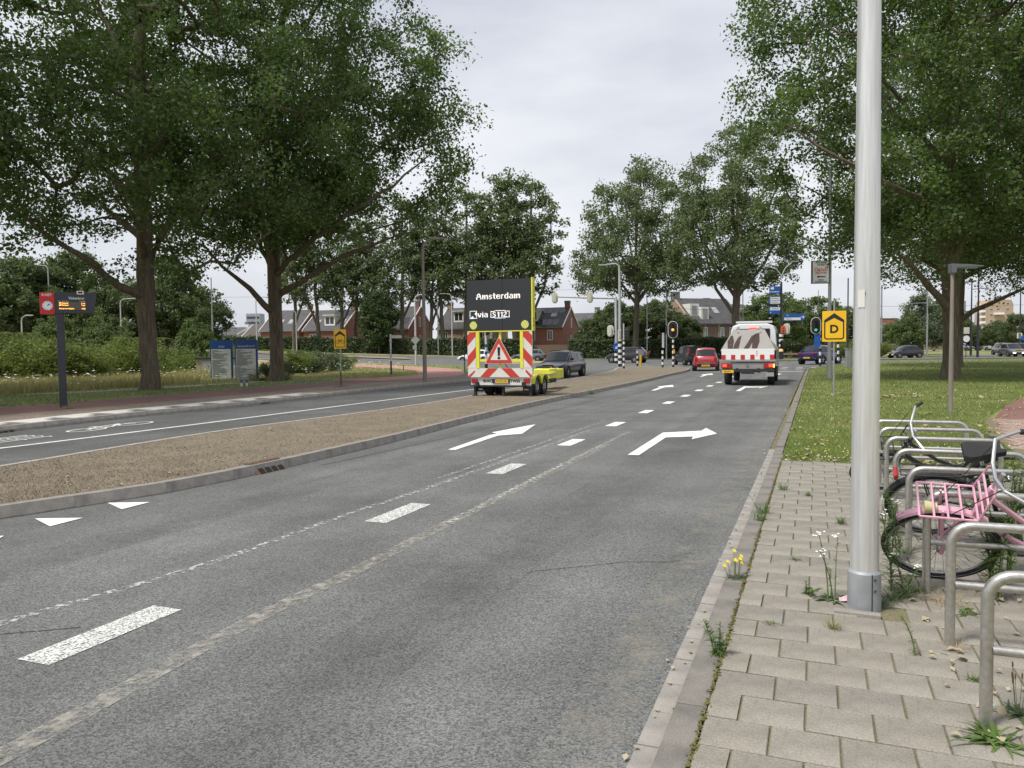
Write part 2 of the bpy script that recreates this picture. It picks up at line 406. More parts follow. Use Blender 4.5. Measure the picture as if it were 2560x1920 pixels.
blocks(kerb, [RP(12, .10), RP(53.5, .10)], .12, -.08, .055, 1.0, M_KERB, jit=.012)
gut = structure(slab('gutter', [RP(-2, .0), RP(22, .0), RP(22, .11), RP(-2, .11)], -.1, -.01, M_SAND))
blocks(gut, [RP(-1, .0), RP(13, .0)], .112, -.07, .007, .31, M_GUT, name='gutter_tile', gap=.004)
# crumbling asphalt edge along the gutter
# ---- median
medR = smooth_pl([(-9.5, 4.6), (-6.4, 6.5), (-5.1, 7.59), (-4.5, 8.42), (-3.95, 9.05), (-3.45, 10.1), (-2.72, 12.0), (-2.0, 13.9), (-.72, 17.9), (1.0, 22.7), (2.9, 27.3), (6.3, 35.7), (9.0, 43.2), (10.8, 47.6), (11.9, 51.3), (12.4, 53.6), (12.3, 54.4)], 2)
medL = smooth_pl([(-9.9, 5.0), (-8.3, 7.2), (-7.06, 10.57), (-6.55, 12.46), (-5.76, 14.98), (-4.5, 17.4), (-3.05, 20.4), (-1.95, 23.3), (.1, 29.5), (1.7, 34.2), (4.9, 43.5), (6.5, 49.5), (7.2, 54), (8.5, 60), (10.4, 59.6), (11.6, 57.6), (12.3, 55)], 2)
med = structure(polysheet('median_strip', list(offset_pl(medR, -.12))+list(reversed(offset_pl(medL, .1))), .112, M_DRY))
# move the rim blocks: sloping kerb on the near side, low edge on the far side
mk = structure(slab('median_kerb', [(-5.4, 8.1), (-5.2, 8.1), (-5.2, 8.3), (-5.4, 8.3)], -.2, .05, M_SAND))
blocks(mk, medR, .17, -.1, .125, 1.0, mat('median_kerb_concrete', (.215, .20, .18), .9, var=.22, vscale=5, fine=.22, fscale=160, bump=.3, bscale=120), side=-1, slope=.045)
blocks(mk, medL, .12, -.1, .118, 1.0, M_KERBL, side=1)
LKG = smooth_pl([(-15.5, 4), (-13.4, 9), (-10.64, 15.96), (-9.69, 19.33), (-8.43, 21.99), (-7.28, 25.15), (-6.46, 27.47), (-5.08, 31.75)], 1)
# gully grates set in the kerbs
def gully(px, py, label, dirv, w=.62, h=.13, parent=None, z=.0, n=4):
    p = G(px, py, 0); pl_ = resample(medR if px > 640 and py > 1100 else LKG, 400); k_ = min(range(1, 399), key=lambda i: (pl_[i]-p.to_2d()).length); dirv = pl_[k_+1]-pl_[k_-1]; p = pl_[k_].to_3d(); rz = math.atan2(dirv[1], dirv[0]); nn_ = Vector((-dirv.y, dirv.x)).normalized(); p = p+nn_.to_3d()*.03
    t = thing('gully_grate', label, 'drain', (p.x, p.y, 0), rz)
    mb = MB(); mb.prism([(-.06, .0), (.16, .0), (.16, .15), (.09, .15)], -w/2, w/2, 'x'); mb.build('housing', M_RUST, t)
    for k in range(n):
        x = (k-(n-1)/2)*w*.21
        m2 = MB(); m2.add([(x-w*.078, -.065+.010, .002), (x+w*.078, -.065+.010, .002), (x+w*.078, .06, .125), (x-w*.078, .06, .125)], [(0, 1, 2, 3)])
        m2.v = [(a, b-.012, c) for a, b, c in m2.v]; m2.build('slot', M_DARK, t)
    return t
gully(655, 1176, 'rusty slotted kerb drain in the near kerb of the dry median', Vector((.45, .9)))
gully(25, 1083, 'rusty kerb drain below the platform edge at the far end by the bus stop sign', Vector((.28, .96)))
gully(670, 1010, 'small rusty kerb drain further along the platform kerb towards the blue boards', Vector((.36, .93)), w=.5)
# ---- left platform, pavement and cycle path
LK = smooth_pl([(-15.5, 4), (-13.4, 9), (-10.64, 15.96), (-9.69, 19.33), (-8.43, 21.99), (-7.28, 25.15), (-6.46, 27.47), (-5.08, 31.75), (-3.47, 35.33), (-1.92, 38.2), (-.6, 41), (-.1, 45), (0, 50)], 1)
def off(d): return offset_pl(LK, -d)
ZL = .14
pk = structure(ruled('left_pavement', off(.1), off(2.75), 60, 1, lambda x, y: ZL-.004, M_BRK))
blocks(pk, LK, .15, -.1, ZL, 1.0, M_KERBL, side=-1, slope=.03)
# platform edge tiles, alternating white and dark, up to the lowered end
pl_edge = resample(off(.16), 400); tw = MB()
cnt = 0
acc = 0.0; i = 0
Ls = [0]
for a, b in zip(pl_edge, pl_edge[1:]): Ls.append(Ls[-1]+(b-a).length)
meW = MB().add([(-.145, 0, 0), (.145, 0, 0), (.145, .29, 0), (-.145, .29, 0), (-.145, 0, .03), (.145, 0, .03), (.145, .29, .03), (-.145, .29, .03)], [(0, 3, 2, 1), (4, 5, 6, 7), (0, 1, 5, 4), (1, 2, 6, 5), (2, 3, 7, 6), (3, 0, 4, 7)])
mW = meW.mesh('platform_tile', M_TILEW); mBk = meW.mesh('platform_tile', M_TILEB)
def at_len(pl, d):
    k = 0
    while k < len(Ls)-2 and Ls[k+1] < d: k += 1
    f = (d-Ls[k])/max(1e-6, Ls[k+1]-Ls[k]); return pl[k].lerp(pl[k+1], f), (pl[k+1]-pl[k]).normalized()
d = 8.0; kk = 0
while d < 24.6:
    p, tdir = at_len(pl_edge, d); nr = Vector((-tdir.y, tdir.x)); rz = math.atan2(tdir.y, tdir.x)
    for row in range(3):
        q = p+nr*(.295*row)
        dark = (row == 0 and kk % 4 >= 2) or (row == 1 and kk % 4 == 3)
        if q.x < -.72*q.y-1: continue
        o = put('platform_tile', mBk if dark else mW, pk, 0, (q.x, q.y, ZL-.026), rz)
    d += .296; kk += 1
structure(ruled('cycle_path', off(2.75), off(5.5), 60, 2, lambda x, y: ZL-.012, M_RED))
structure(polysheet('cycle_path_bend', [(-6.1, 37.3), (-4.3, 40.2), (-2.6, 43.2), (-2.9, 48.5), (-3.9, 57), (-7.4, 65), (-11, 71.3), (-17, 79), (-26, 87.5), (-28, 85), (-19, 76.2), (-12.4, 66.4), (-9.1, 60.6), (-6.3, 53), (-5.35, 46.8), (-5.9, 43.6), (-7.6, 40.9), (-9.3, 39)], lambda x, y: terr(x, y)+.134, M_PINK))
# grass on the left between the cycle path and the cross street
def zverge(x, y): return terr(x, y)+.118
vl = structure(polysheet('left_verge', [(p.x, p.y) for p in off(5.4) if p.y > 8 and p.y < 37]+[(-7.5, 40.9), (-5.9, 43.6), (-5.4, 46.8), (-6.3, 53), (-9.1, 60.6), (-12.4, 66.4), (-19, 76.2), (-24, 82), (-22, 60), (-18, 45), (-17, 38), (-20, 30), (-27, 20), (-36, 6)], zverge, M_GRASSG))
structure(polysheet('street_verge', [(-2.6, 43.2), (-1.2, 46), (-.3, 52), (-1.1, 60), (-4.1, 67.5), (-9.1, 74.5), (-18.2, 84), (-30, 92.5), (-26, 87.5), (-17, 79), (-11, 71.3), (-7.4, 65), (-3.9, 57), (-2.9, 48.5)], lambda x, y: terr(x, y)+.11, M_GRASSG))
wild = structure(ruled('wild_field', [(-34, 4), (-26, 18), (-20, 27.5), (-17.2, 33.5), (-15.4, 38), (-15, 43)], [(-160, 10), (-150, 60), (-120, 100), (-80, 110), (-50, 98), (-26, 84)], 40, 20, lambda x, y: terr(x, y)+.10+.015*math.sin(x*.7)*math.sin(y*.5), M_GRASSW))
structure(ruled('sandy_track', [(-34, 22.5), (-22, 26.6), (-16.5, 29.5), (-14, 34), (-12.2, 38)], [(-34, 24.6), (-23, 28.6), (-17.3, 31.0), (-14.5, 35.2), (-12.4, 38.6)], 40, 2, lambda x, y: .128, mat('pale_sand', (.42, .37, .29), .95, col2=(.36, .33, .2), vscale=1.5, fine=.25, fscale=20)))
# ---- right lawn
LAWN = [RP(11.3, .24), RP(53, .24), (20.6, 52.2), (22.4, 54.8), (26.2, 60.4), (30.7, 65.3), (36.8, 68.2), (46, 69.2), (140, 72.2), (140, 10), (13.5, 3.0), RP(11.6, 5.2), RP(11.2, 1.4)]
def in_poly(x, y, poly):
    px_ = np.array([p[0] for p in poly]); py_ = np.array([p[1] for p in poly]); c = np.zeros(len(x), bool); j = len(poly)-1
    for i in range(len(poly)):
        cnd = ((py_[i] > y) != (py_[j] > y)) & (x < (px_[j]-px_[i])*(y-py_[i])/(py_[j]-py_[i]+1e-12)+px_[i]); c ^= cnd; j = i
    return c
structure(polysheet('lawn', LAWN, .06, M_GRASSG))
structure(polysheet('red_path', [(7.9, 12.2), (8.5, 13.4), (9.6, 15.4), (12.1, 18.9), (15.6, 23.2), (24, 31), (60, 60), (64, 56), (30, 29), (20, 19), (14.5, 12.5), (11, 9.2), (8.3, 9.6)], .072, M_RED))
bp_ = structure(polysheet('brick_path', [(7.0, 10.6), (8.15, 13.2), (9.85, 15.95), (13.0, 14.4), (10.6, 10.6), (9, 8.2)], .076, M_SAND))
brm = [mat('path_brick_%d' % i, c, .9, var=.12, vscale=8, fine=.15) for i, c in enumerate([(.30, .20, .165), (.34, .235, .19), (.30, .25, .21), (.26, .165, .14)])]
bme = []
for m_ in brm:
    b_ = MB(); b_.box((0, 0, 0), (.205, .098, .03)); bme.append(b_.mesh('brick', m_))
bb = 0
for i in range(-20, 40):
    for j in range(-30, 40):
        q = Vector((9.2, 12.2))+Vector((.86, .51))*(j*.104)+Vector((-.51, .86))*((i+.5*(j % 2))*.212)
        if q.y > 15.7-(q.x-9.8)*.5 or q.x < 6.9+(q.y-10.4)*.55 or q.x > 10.4 or q.y < 11.2: continue
        if q.x > .685*q.y: continue
        if bb >= 290: continue
        put('brick', rnd.choice(bme), bp_, 0, (q.x, q.y, .071+rnd.uniform(-.002, .002)), math.atan2(.86, -.51)); bb += 1
# ---- low islands in the cross street
isl = structure(slab('street_island', [(22.5, 78.2), (30, 76.4), (44, 75.2), (90, 75.2), (90, 77.0), (44, 77.0), (34, 79.0), (31, 86), (24, 86)], -.1, .12, mat('island_dirt', (.19, .165, .10), .95, col2=(.13, .15, .05), vscale=1.2, fine=.3, fscale=10)))
il = [p.lerp(q, .58) for p, q in zip(resample(near_l, 40), resample(far_l, 40))]
ih = [p.lerp(q, .74) for p, q in zip(resample(near_l, 40), resample(far_l, 40))]
structure(ruled('street_median', il[4:], ih[4:], 50, 2, lambda x, y: terr(x, y)+.1, mat('median_brown', (.20, .155, .11), .95, col2=(.24, .20, .13), vscale=.9, fine=.25, fscale=9)))
vb = structure(ruled('hedge_verge', far_l, offset_pl(far_l, 4), 40, 2, lambda x, y: terr(x, y)+.05, M_GRASSW))
structure(polysheet('far_verge', [(0, 106), (14, 104), (25, 93), (34, 92), (60, 91), (140, 93), (140, 160), (0, 160)], .03, M_GRASSG))
structure(polysheet('far_side_road', [(52, 88), (140, 112), (140, 118), (58, 100), (48, 91)], .045, M_ASPH))
# ================================================================== road markings
def mark(name, pts, material, label, z=.006, parent=None, subd=False):
    mb = MB(); mb.face([(p[0], p[1], z) for p in pts]); o = mb.build(name, material, recalc=False)
    if o.data.polygons[0].normal.z < 0: o.data.flip_normals()
    return structure(tag(o, label))
def mark_st(name, sts, material, label, z=.006): return mark(name, [RP(s, t) for s, t in sts], material, label, z)
for i, (s, t) in enumerate([(3.55, -3.2), (7.03, -3.225), (9.98, -3.24), (13.02, -3.255), (16.29, -3.285), (19.55, -3.305), (22.78, -3.32), (26.0, -3.33), (29.2, -3.34), (32.4, -3.35), (35.6, -3.36), (38.8, -3.36), (42.0, -3.36)]):
    hw = .118; hl = .46
    mark_st('lane_dash', [(s-hl, t-hw), (s-hl, t+hw), (s+hl, t+hw), (s+hl, t-hw)], M_WPAINT2 if i < 3 else M_WPAINT, None)
def gm(name, pxs, label=None, m=None, z=.006): return mark(name, [G(x*1.1573, y*1.1573) for x, y in pxs], m or M_WPAINT, label, z)
gm('yield_triangle', [(75, 1121), (180, 1119.5), (108, 1138)]); gm('yield_triangle', [(232, 1087), (324, 1085.5), (263, 1101)])
gm('yield_triangle', [(-80, 1161), (9, 1158.5), (-30, 1180)])
# turn arrows as polygons in the road frame: shaft, branch, head
def arrow_straight(s0, t0, k=1.0):
    p = [(0, -.075), (0, .075), (1.75, .075), (2.05, .28), (2.02, .40), (4.2, .62), (2.45, -.02+.75), (2.3, .62), (1.9, .30)]
# straight arrow of the left lane (leans left at its head)
gm('lane_arrow', [(967, 972), (984, 972.5), (1076, 941.5), (1128, 937.5), (1157, 917), (1062, 934.5), (1074, 937.5), (1058, 940)])
gm('lane_arrow', [(1356, 983), (1380, 984), (1438, 945.5), (1497, 943.5), (1494, 949.5), (1549, 937), (1525, 925), (1515, 931), (1432, 935)])
z4 = lambda x, y: ((1440+x/3.568)/1.1573, (640+y/3.568)/1.1573)
gm('lane_arrow', [z4(668, 1201), z4(705, 1201), z4(790, 1172), z4(872, 1168), z4(862, 1150), z4(722, 1165), z4(752, 1170)])
gm('lane_arrow', [z4(1100, 1077), z4(1125, 1077), z4(1172, 1062), z4(1222, 1060), z4(1215, 1048), z4(1115, 1058), z4(1140, 1062)])
gm('lane_arrow', [z4(1424, 1205), z4(1463, 1206), z4(1516, 1176), z4(1640, 1173), z4(1628, 1181), z4(1716, 1164), z4(1640, 1166), z4(1500, 1164)])
gm('lane_arrow', [z4(1770, 1062), z4(1800, 1062), z4(1836, 1053), z4(1800, 1046), z4(1790, 1051)])
mark_st('stop_line', [(51.2, -6.2), (51.2, -3.45), (51.6, -3.45), (51.6, -6.2)], M_WPAINT, None)
mark_st('stop_line', [(50.2, -3.25), (50.2, -.1), (50.6, -.1), (50.6, -3.25)], M_WPAINT, None)
for k in range(7):
    p = RP(55.5, -5.2+k*.95); q = RP(58.5, -5.2+k*.95)
    mark_st('crossing_block', [(55.2, -5.4+k*.95), (55.2, -5.0+k*.95), (55.7, -5.0+k*.95), (55.7, -5.4+k*.95)], M_WPAINT, None)
    mark_st('crossing_block', [(58.6, -5.4+k*.95), (58.6, -5.0+k*.95), (59.1, -5.0+k*.95), (59.1, -5.4+k*.95)], M_WPAINT, None)
# white edge line of the bus lane
WL = smooth_pl([(-12.6, 6), (-10.4, 10.5), (-8.95, 13.42), (-8.07, 15.35), (-6.92, 18.03), (-3.76, 25.85), (-1.3, 31.5), (.8, 36.5)], 2)
structure(ruled('lane_line', offset_pl(WL, -.055), offset_pl(WL, .055), 60, 1, lambda x, y: .009, M_WPAINT))
# bicycle-and-text symbol painted on the lane by the platform
def lk(d, o):        # along the left kerb line
    pl = resample(offset_pl(LK, o), 200); acc = 0
    for a, b in zip(pl, pl[1:]):
        l = (b-a).length
        if acc+l >= d: return a.lerp(b, (d-acc)/l), (b-a).normalized()
        acc += l
    return pl[-1], (pl[-1]-pl[-2]).normalized()
pc, td = Vector((-9.1, 16.6)), Vector((.30, .954))
def onlane(x, y): return (pc+Vector((td.y, -td.x))*x*.9+td*(y*.72-.1)).to_3d()
mb = MB()
def ln(a, b, w=.05):
    a, b = Vector(a), Vector(b); d = (b-a).normalized(); n = Vector((d.y, -d.x))*w
    q = [onlane(*(a+n)), onlane(*(b+n)), onlane(*(b-n)), onlane(*(a-n))]
    mb.face([(p.x, p.y, .0095) for p in q])
for cx, cy in ((-.28, .0), (.28, 1.5)):
    pass
for cy in (0.0, 1.9):
    n = 18
    for k in range(n):
        a0, a1 = 2*math.pi*k/n, 2*math.pi*(k+1)/n
        ln((.28*math.cos(a0), cy+.62*math.sin(a0)), (.28*math.cos(a1), cy+.62*math.sin(a1)), .035)
for a, b in (((0, 0), (-.32, .75)), ((-.32, .75), (.02, .9)), ((.02, .9), (0, 0)), ((-.32, .75), (-.34, 1.6)), ((.02, .9), (-.34, 1.6)), ((0, 1.9), (-.42, 1.55)), ((-.42, 1.55), (-.44, 1.8)), ((-.44, .6), (-.42, .9))): ln(a, b, .035)
b_ = mb.build('bicycle_symbol', M_WPAINT, recalc=False); structure(tag(b_, 'painted white bicycle symbol on the bus lane'))
if b_.data.polygons[0].normal.z < 0: b_.data.flip_normals()
mb = MB()
for k, (cx, h) in enumerate(((-.42, 1), (-.2, 1), (.05, 1), (.3, 1))):
    for a, b in (((cx, -3.2), (cx, -1.6)), ((cx, -1.6), (cx+.13, -1.7)), ((cx, -2.4), (cx+.12, -2.45))): ln(a, b, .028)
b_ = mb.build('painted_word', M_WPAINT, recalc=False); structure(tag(b_, 'white painted word on the bus lane ahead of the bicycle symbol'))
if b_.data.polygons[0].normal.z < 0: b_.data.flip_normals()
# old residue stripe and faded marks on the near carriageway
def band(name, sts, w, material, label, z):
    pl = [RP(s, t).to_2d() for s, t in sts]; pl = smooth_pl(pl, 1)
    structure(tag(ruled(name, offset_pl(pl, -w), offset_pl(pl, w), 40, 1, lambda x, y: z, material), label))
band('old_line_residue', [(1.2, -2.38), (2.36, -2.41), (3.5, -2.50), (4.3, -2.54), (5.05, -2.5), (6.4, -2.55), (9, -2.56), (13, -2.6)], .07, M_STREAK, 'tan residue of a removed line along the near lane', .004)
band('faded_thin_line', [(2.6, -4.0), (3.45, -3.97), (4.25, -3.8), (5.1, -3.68), (6.8, -3.70), (8.0, -3.6), (11, -3.55), (15, -3.5)], .045, M_FADE, 'faded broken white line beside the lane dashes', .0045)
band('faded_thin_line', [(6.8, -2.55), (9, -2.62), (12, -2.66), (15, -2.68)], .04, M_FADE, 'faded white trace between the lane dashes and the right lane', .005)
band('faded_thin_line', [(9, -3.78), (12, -3.74), (17, -3.7)], .04, M_FADE, 'second faded white trace left of the lane dashes', .005)
# dusty tan edge next to the gutter
band('dusty_edge', [(1, -.18), (4, -.2), (8, -.22), (14, -.2), (22, -.16), (30, -.14)], .16, worn('edge_dust', (.33, .30, .25), .45, .72, 3.5, .5), 'dust along the asphalt edge at the gutter', .0035)
band('dusty_edge', [(8, -6.52), (12, -6.66), (18, -6.75), (26, -6.8)], .12, MATS['edge_dust'], 'dust along the asphalt edge at the median', .0035)
M_CRK = worn('road_crack', (.035, .034, .032), .30, .5, 30, .8); M_OIL = worn('oil_stain', (.06, .06, .06), .38, .85, 1.3, .24)
def crack(pts, w, label):
    pl = []
    for (a, b), (c, d) in zip(pts, pts[1:]):
        for k in range(8): f = k/8; pl.append(Vector((a+(c-a)*f+rnd.uniform(-.02, .02), b+(d-b)*f+rnd.uniform(-.02, .02))))
    pl = [RP(s, t).to_2d() for s, t in pl]; structure(tag(ruled('road_crack', offset_pl(pl, -w), offset_pl(pl, w), len(pl), 1, lambda x, y: .0038, M_CRK), label))
crack([(2.5, -4.6), (3.3, -3.8), (3.6, -3.4)], .006, 'thin crack across the asphalt at the near left'); crack([(5.5, -1.3), (6.0, -.7), (6.2, -.2)], .005, 'thin crack near the gutter'); crack([(9.5, -5.9), (14, -5.6), (20, -5.7), (28, -5.6)], .012, 'lengthwise asphalt seam in the left lane')
band('oil_stains', [(2, -1.6), (8, -1.55), (16, -1.6), (28, -1.6)], .32, M_OIL, 'dark oil film along the middle of the right lane', .003); band('oil_stains', [(4, -5.1), (10, -4.95), (18, -4.95), (30, -5.0)], .3, M_OIL, 'dark oil film along the middle of the left lane', .003)
# cross street lines on the left
def xs_line(f, w, i0, i1, material=None, dash=None):
    a = resample(near_l, 60); b = resample(far_l, 60)
    pl = [p.lerp(q, f) for p, q in zip(a, b)][i0:i1]
    return structure(ruled('cross_street_line', offset_pl(pl, -w), offset_pl(pl, w), 40, 1, lambda x, y: terr(x, y)+.012, material or M_WPAINT))
xs_line(.03, .09, 8, 59); xs_line(.95, .09, 6, 59)
for k in range(7, 30, 3): xs_line(.3, .07, k, k+2)
# ================================================================== trees and plants
def bark_mat(name, c1, c2):
    m = mat(name, c1, .95, col2=c2, vscale=2.2, stretch=(5, 5, .7), bump=.9, bscale=7, fine=.35, fscale=22, detail=8); return m
M_BARK = bark_mat('poplar_bark', (.085, .068, .045), (.17, .14, .10))
M_BARK2 = bark_mat('distant_bark', (.095, .08, .058), (.16, .135, .10))
LF_A = leafmat('poplar_leaf', (.072, .132, .026), (.132, .212, .050), (.175, .22, .115), .50)
LF_B = leafmat('poplar_leaf_bright', (.070, .130, .024), (.134, .212, .048), (.17, .215, .11), .50)
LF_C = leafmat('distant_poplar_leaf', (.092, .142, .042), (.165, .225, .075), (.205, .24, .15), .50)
LF_D = leafmat('dark_far_leaf', (.072, .112, .036), (.128, .178, .060), (.16, .195, .105), .46)
LF_E = leafmat('light_green_leaf', (.085, .14, .03), (.16, .225, .06), (.16, .2, .1), .42)
LF_G = leafmat('grey_willow_leaf', (.085, .12, .05), (.15, .19, .09), (.18, .21, .14), .38)
LF_H = leafmat('ivy_leaf', (.035, .065, .016), (.08, .125, .034), (.09, .12, .06), .3, .4)
def leaf_mesh(name, C, D, U, size, material, rs, aspect=.75, fold=.12):
    """one folded rhombic leaf per row: C centres, D directions, U side vectors"""
    n = len(C); sz = (size*rs.uniform(.5, 1.42, n))[:, None]
    Nn = np.cross(D, U); Nn /= np.linalg.norm(Nn, axis=1)[:, None]+1e-9
    a = C-D*sz*.5; b = C+U*sz*.5*aspect+Nn*sz*fold; c = C+D*sz*.5; d = C-U*sz*.5*aspect+Nn*sz*fold
    V = np.stack([a, b, c, d], 1).reshape(-1, 3).astype(np.float32)
    me = bpy.data.meshes.new(name); me.vertices.add(4*n); me.vertices.foreach_set('co', V.ravel())
    me.loops.add(4*n); me.loops.foreach_set('vertex_index', np.arange(4*n, dtype=np.int32))
    me.polygons.add(n); me.polygons.foreach_set('loop_start', np.arange(0, 4*n, 4, dtype=np.int32))
    try: me.polygons.foreach_set('loop_total', np.full(n, 4, dtype=np.int32))
    except Exception: pass
    me.update(calc_edges=True); me.materials.append(material); return me
def rand_dirs(n, rs, up=0.0):
    v = rs.normal(size=(n, 3)); v[:, 2] += up; v /= np.linalg.norm(v, axis=1)[:, None]+1e-9; return v
def leaf_frames(n, rs, up=.6, down=-.35):
    Nn = rand_dirs(n, rs, up); D = rand_dirs(n, rs, down)
    U = np.cross(Nn, D); U /= np.linalg.norm(U, axis=1)[:, None]+1e-9
    D = np.cross(U, Nn); return D, U
def branch_mesh(name, P, par, R, material, nmax=9):
    """tubes along a node tree; chains share rings"""
    V = []; F = []; n = len(P)
    kids = [[] for _ in range(n)]
    for i in range(1, n): kids[par[i]].append(i)
    ring = {}
    def mk(i, d, k, r):
        d = d/(np.linalg.norm(d)+1e-9); h = np.array([0, 0, 1.]) if abs(d[2]) < .9 else np.array([1., 0, 0])
        x = np.cross(h, d); x /= np.linalg.norm(x); y = np.cross(d, x); b = len(V)
        for j in range(k):
            a = 2*math.pi*j/k; V.append(P[i]+(x*math.cos(a)+y*math.sin(a))*r)
        return b
    for i in range(1, n):
        p = par[i]; r0, r1 = R[p], R[i]
        if r1 < .012: continue
        k = nmax if r1 > .12 else (6 if r1 > .045 else 4)
        d = P[i]-P[p]
        cont = par[p] >= 0 and max(kids[p], key=lambda q: R[q]) == i
        b0 = mk(p, (P[i]-P[par[p]]) if cont else d, k, r0 if (cont or par[p] < 0) else min(r0, r1*1.25))
        main = [q for q in kids[i]]
        dn = (P[max(main, key=lambda q: R[q])]-P[p]) if main else d
        b1 = mk(i, dn, k, r1)
        F += [(b0+j, b0+(j+1) % k, b1+(j+1) % k, b1+j) for j in range(k)]
    me = bpy.data.meshes.new(name); me.from_pydata([tuple(v) for v in V], [], F); me.materials.append(material); me.shade_smooth(); me.update(); return me
def make_tree(name, seed, trunk, limbs, env, nclump, nleaf, lsize, tr, lmat, bmat, clump_r=.75, shell=.55, step=.7, lean=(0, 0), sag=.15, minz=None, weight=None, flare=1.35):
    """trunk: list of (x,y,z); limbs: lists of points starting on the trunk; env: list of ellipsoids (cx,cy,cz,rx,ry,rz)
    returns (trunk mesh, crown mesh) in local coordinates"""
    rs = np.random.RandomState(seed)
    P = []; par = []
    def chain(pts, start):
        last = start
        for a, b in zip(pts, pts[1:]):
            a, b = np.array(a, float), np.array(b, float); k = max(1, int(np.linalg.norm(b-a)/step))
            for j in range(1, k+1):
                q = a+(b-a)*j/k+rs.normal(size=3)*.04*(1 if j < k else .5)
                P.append(q); par.append(last); last = len(P)-1
        return last
    P.append(np.array(trunk[0], float)); par.append(-1); chain(trunk, 0); ntr = len(P)
    limb_nodes = []
    for l in limbs:
        Pa = np.array(P); i = int(np.argmin(np.linalg.norm(Pa-np.array(l[0], float), axis=1)))
        n0 = len(P); chain([Pa[i]]+[np.array(q, float) for q in l[1:]], i); limb_nodes += [(j, (j-n0)/max(1, len(P)-n0)) for j in range(n0, len(P))]
    # clump centres in the envelope
    vol = np.array([e[3]*e[4]*e[5] for e in env]); C = []
    while len(C) < nclump:
        e = env[rs.choice(len(env), p=vol/vol.sum())]
        d = rand_dirs(1, rs)[0]; r = rs.uniform(0, 1)**(1/3.) if rs.rand() > shell else rs.uniform(.78, 1.02)
        q = np.array([e[0]+d[0]*e[3]*r, e[1]+d[1]*e[4]*r, e[2]+d[2]*e[5]*r])
        if minz is not None and q[2] < minz+rs.uniform(0, 1.2): continue
        # gaps: skip clumps by a smooth pseudo noise
        nv = math.sin(q[0]*.9+seed)+math.sin(q[1]*.8+1.7*seed)+math.sin(q[2]*.75+.6*seed)+.8*math.sin(q[0]*1.9-q[2]*1.3)
        if nv < -1.25 and rs.rand() < .8: continue
        C.append(q)
    C = np.array(C)
    ax = np.array(trunk[min(len(trunk)-1, 1)]); dist = np.hypot(C[:, 0]-trunk[-1][0], C[:, 1]-trunk[-1][1])+.3*np.abs(C[:, 2]-trunk[-1][2])
    order = np.argsort(dist)
    cap = 9000; Pn = np.zeros((cap, 3)); Pn[:len(P)] = P; cnt = len(P)
    twig_dir = np.zeros((len(C), 3))
    for ci in order:
        q = C[ci]; v = q-Pn[:cnt]; dd = np.linalg.norm(v, axis=1)
        cost = dd*(1+.55*np.clip(-v[:, 2]/(dd+1e-6)+.15, 0, 1))+np.where(np.arange(cnt) < ntr, .6, 0)+np.where(Pn[:cnt, 2] < (trunk[0][2]+2.2), 50, 0)
        i = int(np.argmin(cost)); a = Pn[i].copy(); L_ = dd[i]; k = max(1, int(L_/step)); last = i
        perp = rs.normal(size=3)*L_*.06
        for j in range(1, k+1):
            if cnt >= cap-1: break
            f = j/k; Pn[cnt] = a+(q-a)*f+np.array([0, 0, sag*L_*f*(1-f)])+perp*math.sin(f*math.pi); par.append(last); last = cnt; cnt += 1
        twig_dir[ci] = (q-a)/(L_+1e-6)
    P = Pn[:cnt]
    # pipe-model radii
    R2 = np.full(cnt, .014**2.2)
    for i in range(cnt-1, 0, -1): R2[par[i]] += R2[i]
    R = R2**(1/2.2); sc = tr/R[0]
    R = np.where(np.arange(cnt) < ntr, R*sc, np.minimum(R*sc, .55*tr)); R = np.maximum(R, .010)
    for j, f in limb_nodes: R[j] = max(R[j], tr*(.40*(1-f)+.06))
    # trunk keeps body with a root flare
    for i in range(ntr):
        h = P[i][2]-trunk[0][2]
        if h < 1.2: R[i] = max(R[i], tr*(1+(flare-1)*(1-h/1.2)**2)) if i else tr*flare
    tm = branch_mesh(name+'_trunk', P, par, R, bmat)
    # leaves
    per = rs.poisson(nleaf/len(C), len(C)); idx = np.repeat(np.arange(len(C)), per); n = len(idx)
    cr_ = clump_r*rs.uniform(.6, 1.35, len(C))
    off_ = np.clip(rs.normal(size=(n, 3)), -1.5, 1.5)*cr_[idx][:, None]*np.array([.62, .62, .5]); off_ += twig_dir[idx]*rs.uniform(-.9, .6, n)[:, None]*cr_[idx][:, None]
    pos = C[idx]+off_; D, U = leaf_frames(n, rs)
    cm = leaf_mesh(name+'_crown', pos, D, U, lsize, lmat, rs)
    return tm, cm
def tree_obj(name, meshes, label, loc, rz=0, scale=(1, 1, 1), group=None, cat='tree'):
    t = thing(name, label, cat, loc, rz, group); t.scale = scale
    put('trunk', meshes[0], t); put('crown', meshes[1], t); return t
